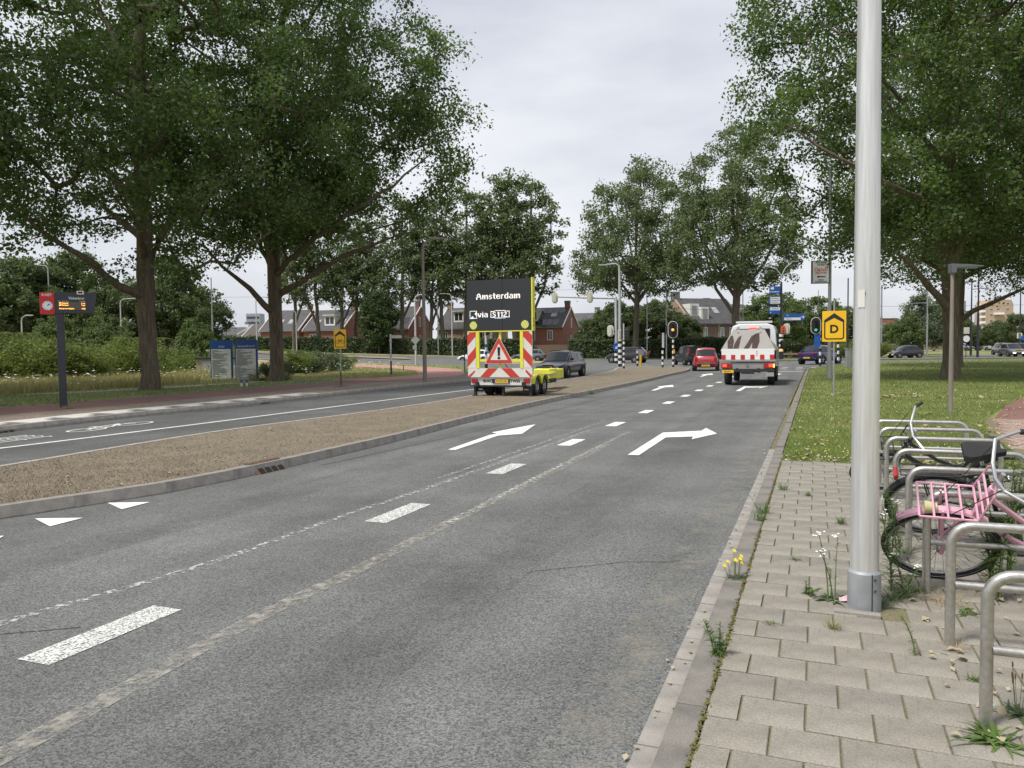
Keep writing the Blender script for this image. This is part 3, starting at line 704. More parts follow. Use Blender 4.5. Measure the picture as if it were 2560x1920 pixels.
# ---- two big poplars on the left (local metres, trunk base at the origin)
T1, T2 = (-14.89, 31.63), (-11.93, 39.13)
def loc_pt(px, py, Y, base): p = A(px*1.1573, py*1.1573, Y); return (p.x-base[0], p.y-base[1], p.z-.1)
def tr_pts(base, pts, Y): return [(0, 0, -.15)]+[loc_pt(x, y, Y, base) for x, y in pts]
b = T1; Y = b[1]
tm1 = make_tree('left_poplar', 11, tr_pts(b, [(322, 760), (316, 640), (312, 520), (305, 380), (300, 200), (300, 20)], Y),
    [[loc_pt(316, 650, Y, b), loc_pt(260, 620, Y-1, b), loc_pt(190, 560, Y-2.2, b), loc_pt(90, 500, Y-3.5, b), loc_pt(10, 440, Y-5, b)],
     [loc_pt(312, 590, Y, b), loc_pt(345, 520, Y+.5, b), loc_pt(385, 450, Y+1, b), loc_pt(420, 400, Y+1.5, b), loc_pt(520, 360, Y+2, b)],
     [loc_pt(308, 470, Y, b), loc_pt(260, 400, Y+1.2, b), loc_pt(180, 330, Y+2, b), loc_pt(90, 260, Y+3, b)],
     [loc_pt(306, 400, Y, b), loc_pt(350, 300, Y-1.5, b), loc_pt(400, 180, Y-3, b)],
     [loc_pt(310, 500, Y, b), loc_pt(240, 460, Y+2.5, b), loc_pt(160, 400, Y+4.5, b)],
     [loc_pt(310, 540, Y, b), loc_pt(300, 480, Y-2.5, b), loc_pt(250, 400, Y-5, b)],
     [loc_pt(304, 360, Y, b), loc_pt(320, 300, Y+3, b), loc_pt(380, 200, Y+5, b)]],
    [(0, 0, 13, 8.8, 8.0, 8.6), (0, 0, 20, 7.0, 6.5, 6.5), (-4.5, -2, 9.5, 5.5, 5, 4.2), (4.5, 1, 10.5, 5, 4.5, 4.5), (0, -3, 9.0, 5.0, 4.5, 3.6)], 820, 128000, .142, .345, LF_A, M_BARK, clump_r=.62, shell=.62, minz=3.6)
tree_obj('poplar_tree', tm1, 'big dark poplar with a long low limb, left of the two blue address boards', (b[0], b[1], .1))
b = T2; Y = b[1]
tm2 = make_tree('mid_poplar', 5, tr_pts(b, [(598, 720), (594, 640), (592, 560), (590, 430), (600, 250), (610, 40)], Y),
    [[loc_pt(592, 690, Y, b), loc_pt(540, 625, Y-1, b), loc_pt(480, 575, Y-2, b), loc_pt(440, 530, Y-2.5, b)],
     [loc_pt(596, 650, Y, b), loc_pt(670, 595, Y-.5, b), loc_pt(740, 555, Y-1.2, b), loc_pt(830, 520, Y-2, b), loc_pt(900, 500, Y-2, b)],
     [loc_pt(594, 600, Y, b), loc_pt(660, 530, Y-2, b), loc_pt(740, 470, Y-3.5, b), loc_pt(850, 400, Y-4, b), loc_pt(930, 330, Y-4, b)],
     [loc_pt(592, 540, Y, b), loc_pt(700, 430, Y+2, b), loc_pt(820, 320, Y+3, b), loc_pt(900, 230, Y+3, b)],
     [loc_pt(590, 600, Y, b), loc_pt(560, 520, Y+2, b), loc_pt(510, 420, Y+4, b)],
     [loc_pt(590, 470, Y, b), loc_pt(670, 300, Y-2, b), loc_pt(730, 150, Y-3, b)],
     [loc_pt(592, 580, Y, b), loc_pt(570, 500, Y-3, b), loc_pt(560, 420, Y-6, b)]],
    [(0.8, 0, 14.8, 8.4, 8.0, 8.2), (0.2, 0, 23, 5.4, 5.4, 7.0), (5.2, -1, 11.8, 5.4, 5, 4.6), (-3.5, -1, 11, 5, 5, 5), (0, -3, 10.0, 5.5, 4.5, 3.8), (6.5, -1, 15.6, 3.1, 3.1, 3.2)], 960, 140000, .155, .34, LF_A, M_BARK, clump_r=.66, shell=.62, minz=4.6)
tree_obj('poplar_tree', tm2, 'big spreading poplar just behind and right of the blue address boards', (b[0], b[1], .1))
tree_obj('poplar_tree', tm1, 'poplar mostly outside the frame at the far left, only its boughs showing', (-22.6, 22.0, .1), 2.3)
# ---- big poplars on the right lawn
TR = (19.05, 33.51); b = TR; Y = b[1]
tmr = make_tree('right_poplar', 23, tr_pts(b, [(2056, 720), (2052, 620), (2050, 500), (2045, 380), (2050, 200), (2060, 0)], Y),
    [[loc_pt(2052, 560, Y, b), loc_pt(2110, 440, Y-.6, b), loc_pt(2140, 330, Y-1.2, b), loc_pt(2170, 200, Y-2, b)],
     [loc_pt(2050, 520, Y, b), loc_pt(2000, 440, Y-2, b), loc_pt(1930, 400, Y-3.5, b), loc_pt(1800, 330, Y-4, b), loc_pt(1680, 260, Y-4, b)],
     [loc_pt(2046, 480, Y, b), loc_pt(2030, 350, Y+1, b), loc_pt(1960, 230, Y+2, b), loc_pt(1860, 120, Y+2, b)],
     [loc_pt(2048, 655, Y, b), loc_pt(2026, 638, Y-.4, b), loc_pt(2003, 612, Y-1.0, b), loc_pt(1978, 580, Y-1.8, b), loc_pt(1930, 540, Y-2.5, b)],
     [loc_pt(2050, 540, Y, b), loc_pt(1980, 500, Y+3, b), loc_pt(1850, 450, Y+4.5, b), loc_pt(1740, 400, Y+4, b)],
     [loc_pt(2050, 500, Y, b), loc_pt(2120, 400, Y+2.5, b), loc_pt(2200, 280, Y+4, b)],
     [loc_pt(2050, 450, Y, b), loc_pt(2060, 330, Y-3.5, b), loc_pt(2080, 180, Y-6, b)]],
    [(-.5, 0, 13.5, 8.6, 8.0, 8.0), (0, 0, 21, 6.8, 6.5, 7.2), (-4.5, -1.5, 9.5, 5, 5, 4.3), (4.5, -1, 10, 5, 5, 4.6), (0, -4, 9.0, 4.8, 4.2, 3.8), (-6.0, -1, 15.0, 3.5, 3.5, 3.6), (-1, -1.5, 6.6, 4.8, 4.0, 1.9)], 980, 150000, .145, .345, LF_B, M_BARK, clump_r=.64, shell=.62, minz=4.0)
tree_obj('poplar_tree', tmr, 'big poplar on the right lawn behind the short grey lamp post', (b[0], b[1], .05))
tree_obj('poplar_tree', tmr, 'poplar right behind the big lawn poplar, its trunk mostly hidden', (A(2391, 900, 49).x, 49, .05), 1.9)
tree_obj('poplar_tree', tmr, 'poplar beyond the right edge of the frame with only its low boughs showing', (29.5, 32.5, .05), 3.6)
# ---- two tall poplars by the hedge in the middle
def mid_poplar(seed, h, rad, nl, lsize, lm, tr, cut, fork):
    limbs = []
    rs = random.Random(seed)
    for k in range(9):
        a = k*2.4+rs.random(); z0 = cut+rs.uniform(-.5, h*.25); l = rad*rs.uniform(.6, .95)
        limbs.append([(0, 0, z0), (math.cos(a)*l*.45, math.sin(a)*l*.45, z0+l*.55), (math.cos(a)*l*.8, math.sin(a)*l*.8, z0+l*1.25), (math.cos(a)*l, math.sin(a)*l, z0+l*1.9)])
    if fork: limbs.append([(0, 0, 5.0), (-2.2, 0, 8), (-3.4, 0, 12), (-3.8, 0.4, 17)])
    return make_tree('poplar_%d' % seed, seed, [(0, 0, -.1), (.0, 0, 3), (.15, .1, 7), (0, 0, 12), (.3, 0, h*.7), (.8, 0, h*.97)], limbs,
        [(0, 0, h*.50, rad*.98, rad*.95, h*.22), (.5, 0, h*.68, rad*.85, rad*.85, h*.24), (.8, 0, h*.84, rad*.5, rad*.5, h*.15), (rad*.35, 0, h*.40, rad*.62, rad*.6, h*.13), (-rad*.4, 0, h*.42, rad*.6, rad*.6, h*.13)],
        430, nl, lsize, tr, lm, M_BARK2, clump_r=.78, shell=.6, step=1.0, minz=cut+1)
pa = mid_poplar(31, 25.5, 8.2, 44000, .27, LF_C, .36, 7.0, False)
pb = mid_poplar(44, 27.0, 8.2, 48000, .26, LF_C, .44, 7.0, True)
p = A(1590, 900, 98); tree_obj('tall_poplar', pa, 'tall poplar in front of the hedge behind the traffic light island', (p.x, 98, 0))
p = A(1838, 900, 88); tree_obj('tall_poplar', pb, 'tall forked poplar behind the white flatbed truck', (p.x, 88, 0))
# ---- poplar row behind the hedge on the left
rowm = [make_tree('row_poplar_%d' % s, s, [(0, 0, -.1), (lx*.3, 0, 5), (lx*.7, .2, 10), (lx, 0, 15), (lx*1.2, 0, 21)],
        [[(0, 0, 4.5), (2.0*sg, .3, 9), (2.9*sg, .3, 15), (3.1*sg, 0, 20)], [(0, 0, 8), (-1.5*sg, 1, 11), (-2.6*sg, 1, 15)], [(0, 0, 10), (.5, -1.5, 13), (.8, -2.4, 17)]],
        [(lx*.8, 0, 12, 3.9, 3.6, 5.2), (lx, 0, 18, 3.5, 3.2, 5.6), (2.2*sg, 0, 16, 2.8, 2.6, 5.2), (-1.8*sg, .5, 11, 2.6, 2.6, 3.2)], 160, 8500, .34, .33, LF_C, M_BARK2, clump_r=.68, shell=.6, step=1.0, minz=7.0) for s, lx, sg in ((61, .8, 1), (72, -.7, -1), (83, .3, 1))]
row = [(735, 0, .95), (800, 1, 1.0), (855, 2, .9), (888, 0, 1.0), (940, 1, .92), (1005, 2, 1.06), (1075, 0, 1.0), (1110, 1, 1.08), (1165, 2, 1.12), (1240, 0, 1.2), (1290, 1, 1.22), (1325, 2, 1.2)]
names = ['leftmost poplar of the row behind the hedge', 'second poplar of the row behind the hedge, left of the cycle detour sign', 'third poplar of the hedge row, right above the cycle detour sign', 'fourth poplar of the hedge row, just right of the detour sign', 'fifth poplar of the hedge row beside the ivy clad conifer', 'sixth poplar of the hedge row behind the white fingerpost', 'poplar of the hedge row behind the grey street lamp', 'poplar of the hedge row just right of the grey street lamp', 'poplar of the hedge row left of the message board', 'poplar behind the left half of the message board', 'tall poplar behind the middle of the message board', 'tall poplar rising behind the right edge of the message board']
for (px, k, s), nm in zip(row, names):
    Yt = 121+(px % 5)*1.2; p = A(px, 880, Yt)
    tree_obj('row_poplar', rowm[k], nm, (p.x, Yt, terr(p.x, 112)), rnd.uniform(-.4, .4), (s, s, s), 'poplars behind the hedge')
# ---- bushy trees (dense crowns, short trunk), shared shapes
def bushy(seed, h, r, nl, ls, lm, nclump=260, base=.25, spread=1.0, conic=False):
    rs = random.Random(seed); env = [(0, 0, h*.55, r*.95, r*.95, h*.40), (rs.uniform(-.3, .3)*r, 0, h*.75, r*.62, r*.62, h*.24), (rs.uniform(-.5, .5)*r, -.3*r, h*.38, r*.75, r*.7, h*.26)]
    if conic: env = [(0, 0, h*.35, r, r, h*.30), (0, 0, h*.62, r*.62, r*.62, h*.28), (0, 0, h*.84, r*.28, r*.28, h*.16)]
    return make_tree('bushy_%d' % seed, seed, [(0, 0, -.1), (.1, 0, h*.3), (0, .1, h*.6), (.1, 0, h*.85)], [], env, nclump, nl, ls, .035*h**.75, lm, M_BARK2, clump_r=h*.055, shell=.6, step=.6, minz=h*base*.4)
bd = bushy(101, 12, 5, 26000, .30, LF_D); be = bushy(102, 9, 4.6, 24000, .27, LF_D); bl = bushy(103, 10, 5.2, 30000, .27, LF_E, 300); bw = bushy(104, 9, 3.4, 26000, .22, LF_G, 280, conic=True)
bt = bushy(105, 6.5, 2.2, 14000, .18, LF_E, 160, conic=True); bk = bushy(106, 11, 3.4, 22000, .30, LF_H, 260, base=.1)
far = [  # px, py(base), Y, shape, scale, label
    (60, 860, 92, bd, 1.15, 'dense dark tree at the far left behind the shrubs'), (190, 860, 98, bd, 1.25, 'dense dark tree behind the bus stop sign'), (300, 862, 90, be, 1.15, 'round dark tree just right of the bus stop sign post'),
    (420, 866, 96, bd, 1.2, 'dense dark tree between the two big left poplars'), (-60, 860, 85, be, 1.4, 'dark tree cut by the left edge of the frame'), (500, 868, 104, be, 1.1, 'round dark tree behind the left address board'),
    (130, 864, 70, bt, 1.1, 'young pointed tree left behind the bus stop sign'), (250, 866, 72, bt, 1.0, 'young pointed green tree right of the bus stop sign'), (495, 868, 66, bt, .92, 'young light green tree above the left address board'), (310, 868, 68, bt, .8, 'small pointed tree beside the left poplar trunk'),
    (948, 875, 116, bk, 1.0, 'dark ivy clad conifer in the hedge beside the white fingerpost')]
for px, py, Yt, ms, s, lb in far:
    p = A(px, py, Yt); s *= .88; tree_obj('dense_tree', ms, lb, (p.x, Yt, terr(p.x, Yt)), rnd.uniform(0, 6), (s, s, s))
# trees beyond the junction on the right
for px, Yt, ms, s, lb in [(1545, 112, be, .92, 'dark round tree over the hedge behind the signal gantry post'), (1640, 114, be, .95, 'dark tree over the hedge behind the amber signal'), (1700, 112, be, .72, 'lower dark tree over the hedge right of the amber signal'), (1475, 118, bd, .5, 'small dark tree beside the brick house gable'),
        (1935, 118, bl, 1.0, 'light green round tree behind the blue direction signs'), (2035, 122, bl, .95, 'light green tree behind the traffic light by the yellow D sign'), (2105, 124, bl, .8, 'light green tree showing left of the big metal pole'), (1870, 116, bl, .62, 'low light green tree above the truck cab'),
        (2230, 160, bl, .62, 'far green tree just right of the big metal pole'), (2262, 98, bt, .98, 'young light green tree behind the dark hatchback'), (2305, 104, bw, 1.0, 'grey green willow behind the dark hatchback'), (2335, 150, bl, 1.0, 'light tree behind the willow and lawn poplar'),
        (2440, 150, be, .55, 'dark tree below the apartment tower'), (2490, 130, be, .58, 'dark tree in front of the apartment tower'), (2540, 120, bd, .5, 'dark tree at the right edge beside the apartment tower'), (2400, 160, bd, .6, 'dark tree seen right of the lawn poplar trunk')]:
    p = A(px, 868, Yt); tree_obj('leafy_tree', ms, lb, (p.x, Yt, 0), rnd.uniform(0, 6), (s, s, s))
# ---- shrubs of the wild field
def shrub(seed, h, r, n, ls, lm):
    rs = np.random.RandomState(seed); C = []
    k = 60; c = rs.normal(size=(k, 3))*np.array([r*.45, r*.45, h*.22]); c[:, 2] = np.abs(c[:, 2]+h*.45)
    idx = rs.randint(0, k, n); pos = c[idx]+rs.normal(size=(n, 3))*np.array([.22, .22, .2])*h*.5; pos[:, 2] = np.clip(np.abs(pos[:, 2]), .03, h)
    D, U = leaf_frames(n, rs); cm = leaf_mesh('shrub', pos, D, U, ls, lm, rs, .5)
    P = [np.zeros(3)]; par = [-1]
    for q in c[:16]: P.append(q*.55); par.append(0); P.append(q); par.append(len(P)-2)
    tm = branch_mesh('shrub_stems', np.array(P), par, np.full(len(P), .02), M_BARK2); return tm, cm
sh = [shrub(201, 2.1, 2.4, 9000, .16, LF_E), shrub(202, 2.0, 2.0, 8000, .14, leafmat('shrub_leaf', (.12, .175, .03), (.21, .26, .06), (.2, .24, .09), .45)), shrub(203, 2.5, 2.4, 9000, .17, leafmat('shrub_leaf_dark', (.09, .135, .032), (.16, .205, .058), (.16, .19, .08), .45)), shrub(204, 1.5, 1.6, 7000, .12, LF_G)]
srs = random.Random(5)
spots = [(20, 40, 2), (70, 44, 0), (115, 37, 1), (165, 42, 2), (205, 46, 0), (240, 40, 1), (270, 50, 0), (300, 44, 2), (335, 40, 1), (400, 43, 0), (425, 48, 2), (460, 46, 1), (40, 55, 2), (110, 58, 2), (190, 60, 2), (280, 62, 2), (390, 58, 0), (450, 60, 2), (500, 56, 0), (545, 62, 1), (10, 33, 1), (55, 50, 0), (140, 50, 1), (350, 52, 2), (-30, 45, 2), (225, 35, 3), (170, 34, 3), (95, 33, 3)]
for i, (px, Yt, k) in enumerate(spots):
    k = 1 if k == 3 else k; Yt += 8; p = A(px, 880, Yt); s = srs.choice((.55, .7, .85, 1.0, 1.2))*srs.uniform(.9, 1.1)
    t = thing('shrub', 'green shrub in the thicket behind the bus stop sign and the left poplar', 'shrub', (p.x, Yt, .1), srs.uniform(0, 6), 'shrubs of the roadside thicket'); t.scale = (s, s, s)
    put('stems', sh[k][0], t); put('foliage', sh[k][1], t)
for px, Yt, k, s, lb in [(760, 52, 3, 1.0, 'grey green shrub right of the second poplar trunk'), (800, 55, 3, .95, 'flowering grey green shrub left of the cycle detour sign'), (845, 57, 1, .62, 'low green shrub behind the cycle detour sign'), (720, 50, 1, .8, 'green shrub close to the second poplar trunk'), (682, 40.5, 3, .62, 'ivy shoots climbing at the foot of the second poplar'), (2120, 84, 1, 1.0, 'low shrub behind the blue car beside the metal pole'), (2010, 96, 2, .9, 'bush on the verge behind the blue crossover'), (1960, 97, 2, .9, 'bush behind the striped signal post'), (2200, 92, 1, .85, 'pale bush left of the dark hatchback')]:
    p = A(px, 880, Yt); t = thing('shrub', lb, 'shrub', (p.x, Yt, .1), srs.uniform(0, 6)); t.scale = (s, s, s)
    put('stems', sh[k][0], t); put('foliage', sh[k][1], t)
# ---- hedge of ivy over a board fence along the cross street, in separate runs
def hedge_run(name, label, a, b, h, n, seed, bare=None):
    a, b = Vector(a), Vector(b); d = (b-a); L_ = d.length; rz = math.atan2(d.y, d.x); za, zb = terr(a.x, a.y), terr(b.x, b.y)
    t = thing(name, label, 'hedge', (a.x, a.y, 0), rz); rs = np.random.RandomState(seed)
    core = MB(); core.add([(0, -.35, za-.3), (L_, -.35, zb-.3), (L_, .35, zb-.3), (0, .35, za-.3), (0, -.3, za+h*.9), (L_, -.3, zb+h*.9), (L_, .3, zb+h*.9), (0, .3, za+h*.9)], [(0, 3, 2, 1), (4, 5, 6, 7), (0, 1, 5, 4), (1, 2, 6, 5), (2, 3, 7, 6), (3, 0, 4, 7)])
    core.build('hedge_core', mat('hedge_core', (.018, .028, .012), .95, var=.3), t)
    x = rs.uniform(0, L_, n); top = rs.rand(n) < .25
    z = np.where(top, h*.92+rs.normal(size=n)*.10, rs.uniform(0, h*.97, n)); y = np.where(top, rs.uniform(-.45, .45, n), -.42+rs.normal(size=n)*.13+.14*np.sin(x*1.3+z*2)+.08*np.sin(x*3.1))
    z = z+(za+(zb-za)*x/L_)+np.where(top, .10*np.sin(x*1.1)+.06*np.sin(x*2.7), 0)
    pos = np.stack([x, y, z], 1); D = rand_dirs(n, rs, -.6); Nn = rand_dirs(n, rs)*.8+np.array([0, -.8, .5]); U = np.cross(Nn, D); U /= np.linalg.norm(U, axis=1)[:, None]
    put('ivy', leaf_mesh('ivy', pos, D, U, .26, LF_H, rs, .8), t); return t
hedge_run('ivy_hedge', 'long ivy hedge left of the message board along the cross street', (-75, 136.5), (-2, 110.5), 2.6, 26000, 1)
hedge_run('ivy_hedge', 'ivy hedge right of the wooden fence, behind the traffic island', (8.2, 109.6), (16.2, 107.2), 2.65, 5200, 2)
hedge_run('ivy_hedge', 'ivy hedge behind the black and the red car at the junction', (16.4, 107.1), (27.2, 95.6), 2.65, 7500, 3)
hedge_run('ivy_hedge', 'short ivy hedge directly behind the message board trailer', (-1.8, 110.5), (3.2, 110.0), 2.6, 2600, 4)
f = thing('wooden_fence', 'brown board fence between the ivy hedges beside the brick house', 'fence', (3.4, 110, 0))
bm_ = MB().box((0, 0, 1.0), (.19, .03, 2.0)).mesh('board', mat('fence_board', (.16, .115, .085), .9, var=.25, vscale=6, stretch=(1, 1, .1)))
for k in range(23): put('board', bm_, f, 0, (.1+k*.2, rnd.uniform(-.01, .01), .02+rnd.uniform(-.02, .02)))
mb = MB(); mb.box((2.3, .06, .5), (4.6, .06, .1)); mb.box((2.3, .06, 1.6), (4.6, .06, .1)); mb.build('rail', MATS['fence_board'], f)
# ================================================================== houses and far buildings
def brickmat(name, c1, c2, mortar, scale=4.2):
    if name in MATS: return MATS[name]
    m = bpy.data.materials.new(name); m.use_nodes = True; MATS[name] = m
    nt = m.node_tree; N = nt.nodes.new; L = nt.links.new; b = nt.nodes['Principled BSDF']
    tc = N('ShaderNodeTexCoord'); mp = N('ShaderNodeMapping'); mp.inputs['Rotation'].default_value = (math.radians(90), 0, 0); L(tc.outputs['Object'], mp.inputs[0])
    br = N('ShaderNodeTexBrick'); br.inputs['Color1'].default_value = c1+(1,); br.inputs['Color2'].default_value = c2+(1,); br.inputs['Mortar'].default_value = mortar+(1,)
    br.inputs['Scale'].default_value = scale; br.inputs['Mortar Size'].default_value = .012; L(mp.outputs[0], br.inputs['Vector'])
    n = N('ShaderNodeTexNoise'); n.inputs['Scale'].default_value = .9; n.inputs['Detail'].default_value = 6; L(tc.outputs['Object'], n.inputs['Vector'])
    mr = N('ShaderNodeMapRange'); mr.inputs[3].default_value = .75; mr.inputs[4].default_value = 1.25; L(n.outputs['Fac'], mr.inputs[0])
    mu = N('ShaderNodeMixRGB'); mu.blend_type = 'MULTIPLY'; mu.inputs[0].default_value = 1; L(br.outputs['Color'], mu.inputs[1]); L(mr.outputs[0], mu.inputs[2])
    L(mu.outputs[0], b.inputs['Base Color']); b.inputs['Roughness'].default_value = .9; return m
M_BRR = brickmat('red_brick', (.20, .075, .055), (.26, .105, .075), (.25, .22, .20))
M_BRB = brickmat('tan_brick', (.30, .21, .145), (.36, .255, .18), (.33, .30, .26))
M_BRP = brickmat('purple_brick', (.17, .105, .09), (.22, .14, .12), (.24, .22, .20))
M_BRT = brickmat('tower_brick', (.38, .27, .19), (.42, .31, .22), (.38, .34, .3), 2.0)
def roofmat(name, c):
    m = mat(name, c, .75, var=.18, vscale=1.2); nt = m.node_tree; N = nt.nodes.new; L = nt.links.new; b = nt.nodes['Principled BSDF']
    tc = N('ShaderNodeTexCoord'); wv = N('ShaderNodeTexWave'); wv.wave_type = 'BANDS'; wv.bands_direction = 'Z'; wv.inputs['Scale'].default_value = 1.9; L(tc.outputs['Object'], wv.inputs['Vector'])
    bp = N('ShaderNodeBump'); bp.inputs['Strength'].default_value = .9; bp.inputs['Distance'].default_value = .06; L(wv.outputs['Fac'], bp.inputs['Height']); L(bp.outputs[0], b.inputs['Normal']); return m
M_ROOF = roofmat('grey_roof_tiles', (.075, .072, .075)); M_ROOF2 = roofmat('brown_roof_tiles', (.085, .07, .062))
M_WHITE = mat('white_paint', (.74, .73, .70), .5, var=.05, vscale=4)
M_GLASS = mat('window_glass', (.03, .035, .042), .06, spec=.8)
M_GLASSL = mat('pale_curtained_glass', (.30, .31, .32), .12, var=.3, vscale=2)
M_SOLAR = mat('solar_panel', (.018, .02, .03), .15, spec=.7)
M_CREAM = mat('cream_panel', (.50, .46, .34), .6, var=.08)
M_CHIM = mat('chimney_cap', (.16, .16, .165), .7, var=.2)
def win(parent, x, z, w, h, y=-.03, m=None, mull=1):
    f = MB(); f.box((x, y, z-h/2-.0), (w+.12, .07, .08)); f.box((x, y, z+h/2), (w+.12, .07, .08)); f.box((x-w/2, y, z), (.08, .07, h-.082)); f.box((x+w/2, y, z), (.08, .07, h-.082))
    for k in range(mull): f.box((x-w/2+w*(k+1)/(mull+1), y+.002, z), (.06, .06, h-.082))
    o = f.build('window', M_WHITE, parent); p = MB(); p.box((x, y+.02, z), (w-.082, .03, h-.082)); p.build('pane', m or M_GLASS, o); return o
def house(label, loc, w, d, he, hr, rz=RZ, wall=None, roofm=None, dormers=(), skylights=(), solar=(), windows=(), gwin=(), chim='r', vergeL=True, name='brick_house', cat='house', deckchim=.9):
    t = thing(name, label, cat, loc, rz); wall = wall or M_BRR; roofm = roofm or M_ROOF
    m = MB(); m.prism([(0, -.5), (d, -.5), (d, he), (d/2, hr-.12), (0, he)], 0, w, 'x'); m.build('wall', wall, t)
    ov = .35; sl = (hr-he)/(d/2)
    m = MB(); th_ = .16
    for sg in (0, 1):
        y0 = -ov if sg == 0 else d+ov; zb = he-ov*sl
        m.add([(-.05, y0, zb+.03), (w+.05, y0, zb+.03), (w+.05, d/2, hr+.03), (-.05, d/2, hr+.03), (-.05, y0, zb+.03+th_), (w+.05, y0, zb+.03+th_), (w+.05, d/2, hr+.03+th_), (-.05, d/2, hr+.03+th_)], [(0, 1, 2, 3), (4, 7, 6, 5), (0, 4, 5, 1), (0, 3, 7, 4), (1, 5, 6, 2)])
    rf = m.build('roof', roofm, t)
    m = MB(); m.cyl((0, -ov-.02, he-ov*sl+.05), (w, -ov-.02, he-ov*sl+.05), .075, n=8); m.build('rain_gutter', M_CHIM, t)
    for xx in ((-.11, w+.11) if vergeL else (w+.11,)):
        for sg in (0, 1):
            y0 = -ov if sg == 0 else d+ov; mm = MB(); zb = he-ov*sl
            mm.add([(xx-.05, y0, zb-.02), (xx+.05, y0, zb-.02), (xx+.05, d/2, hr), (xx-.05, d/2, hr), (xx-.05, y0, zb+.24), (xx+.05, y0, zb+.24), (xx+.05, d/2, hr+.24), (xx-.05, d/2, hr+.24)], [(0, 3, 2, 1), (4, 5, 6, 7), (0, 1, 5, 4), (2, 3, 7, 6), (3, 0, 4, 7), (1, 2, 6, 5)]); mm.build('bargeboard', M_WHITE, t)
    if chim:
        cx = w-.5 if chim == 'r' else .5
        m = MB(); m.box((cx, d/2, hr+.25), (.8, .6, 1.1)); c = m.build('chimney', wall, rf); m = MB(); m.box((cx, d/2, hr+1.0), (.9, .7, .4)); m.build('chimney_cap', M_CHIM, c) if False else m.build('chimney_cap', M_CHIM, rf)
    def onroof(z): return (z-he)/sl
    for (x, z, dw, dh) in dormers:
        y0 = onroof(z)-.25; m = MB(); m.prism([(y0, z), (y0, z+dh), (y0+dh/sl+.8, z+dh), (y0+.6, z-.0)], x-dw/2, x+dw/2, 'x'); dm = m.build('dormer', M_CREAM, t)
        m = MB(); m.box((x, y0+dh/sl/2+.2, z+dh+.06), (dw+.3, dh/sl+1.2, .12)); m.build('dormer_roof', M_WHITE, dm)
        f = MB(); f.box((x, y0-.03, z+dh/2), (dw, .06, dh)); fo = f.build('dormer_front', M_WHITE, dm)
        for k in (-1, 1): p = MB(); p.box((x+k*dw*.21, y0-.065, z+dh*.5), (dw*.34, .03, dh*.66)); p.build('pane', M_GLASS, dm)
    def roofpanel(nm, mt, x, z, ww, hh, n=1, th2=.05):
        y = onroof(z); m = MB()
        for k in range(n):
            xa = x+k*(ww+.06); a = (xa, y, z+.2); q = [(xa, y, z+.24), (xa+ww, y, z+.24), (xa+ww, y+hh/math.hypot(1, sl), z+.24+hh*sl/math.hypot(1, sl)), (xa, y+hh/math.hypot(1, sl), z+.24+hh*sl/math.hypot(1, sl))]
            mm = MB(); mm.add(q+[(a_, b_, c_-.08) for a_, b_, c_ in q], [(0, 1, 2, 3), (4, 7, 6, 5), (0, 4, 5, 1), (1, 5, 6, 2), (2, 6, 7, 3), (3, 7, 4, 0)]); mm.build(nm, mt, rf)
    for (x, z) in skylights: roofpanel('skylight', M_GLASSL, x, z, .95, 1.15)
    for (x, z, n) in solar: roofpanel('solar_panel', M_SOLAR, x, z, 1.0, 1.6, n)
    for (x, z, ww, hh) in windows: win(t, x, z, ww, hh)
    for (y, z, ww, hh) in gwin:      # on the right gable
        f = MB(); f.box((w+.03, y, z), (.07, ww+.12, hh+.12)); o = f.build('gable_window', M_WHITE, t); p = MB(); p.box((w+.065, y, z), (.03, ww-.04, hh-.04)); p.build('pane', M_GLASS, o)
    return t
def corner(px, Y): p = A(px, 870, Y); return p
def hs(label, px, Y, w, d, he, hr, z0=0, **k):
    """house whose right front corner stands at pixel column px and depth Y"""
    p = corner(px, Y); rz = k.get('rz', RZ); return house(label, (p.x-math.cos(rz)*w, p.y-math.sin(rz)*w, z0), w, d, he, hr, **k)
hs('red brick house with dormer and dark panels right of the message board', 1407, 122, 8.4, 8.6, 5.0, 8.0, dormers=[(3.0, 5.9, 1.8, 1.75)], skylights=[(5.7, 6.4)], solar=[(3.4, 5.0, 4), (2.6, 7.0, 5)], windows=[(3.0, 3.6, 1.5, 1.5), (6.3, 3.6, .8, 1.5), (3.0, 1.2, 1.5, 1.6)], gwin=[(4.6, 5.6, .45, 1.4), (4.4, 2.8, .45, 1.4)])
hs('tan brick house with white dormer left of the message board', 1222, 128, 9.5, 8.6, 4.6, 8.0, z0=.5, wall=M_BRB, dormers=[(3.6, 5.6, 1.8, 1.8), (7.4, 5.6, 1.8, 1.8)], windows=[(1.6, 3.1, .8, 1.5), (5.4, 3.1, .8, 1.5), (7.8, 3.1, 1.3, 1.5)], chim='l')
hs('red brick house with chimney behind the grey street lamp', 1022, 132, 7.0, 8.8, 4.6, 8.3, z0=.7, dormers=[(3.1, 5.9, 1.7, 1.7)], skylights=[(.9, 6.2)], solar=[(5.4, 5.2, 1), (.4, 4.9, 2)], windows=[(1.2, 3.1, 1.3, 1.4)], gwin=[(4.0, 5.7, .5, 1.6), (4.0, 2.6, .5, 1.4)])
hs('red brick house with cream dormer behind the cycle detour sign', 857, 136, 8.2, 8.8, 4.3, 7.8, z0=1.0, dormers=[(5.2, 5.0, 2.2, 1.8)], skylights=[(1.6, 5.2), (6.9, 5.2)], solar=[(4.2, 6.6, 4)], windows=[(2.0, 2.8, 1.2, 1.4)], gwin=[(4.5, 4.6, .5, 1.2)])
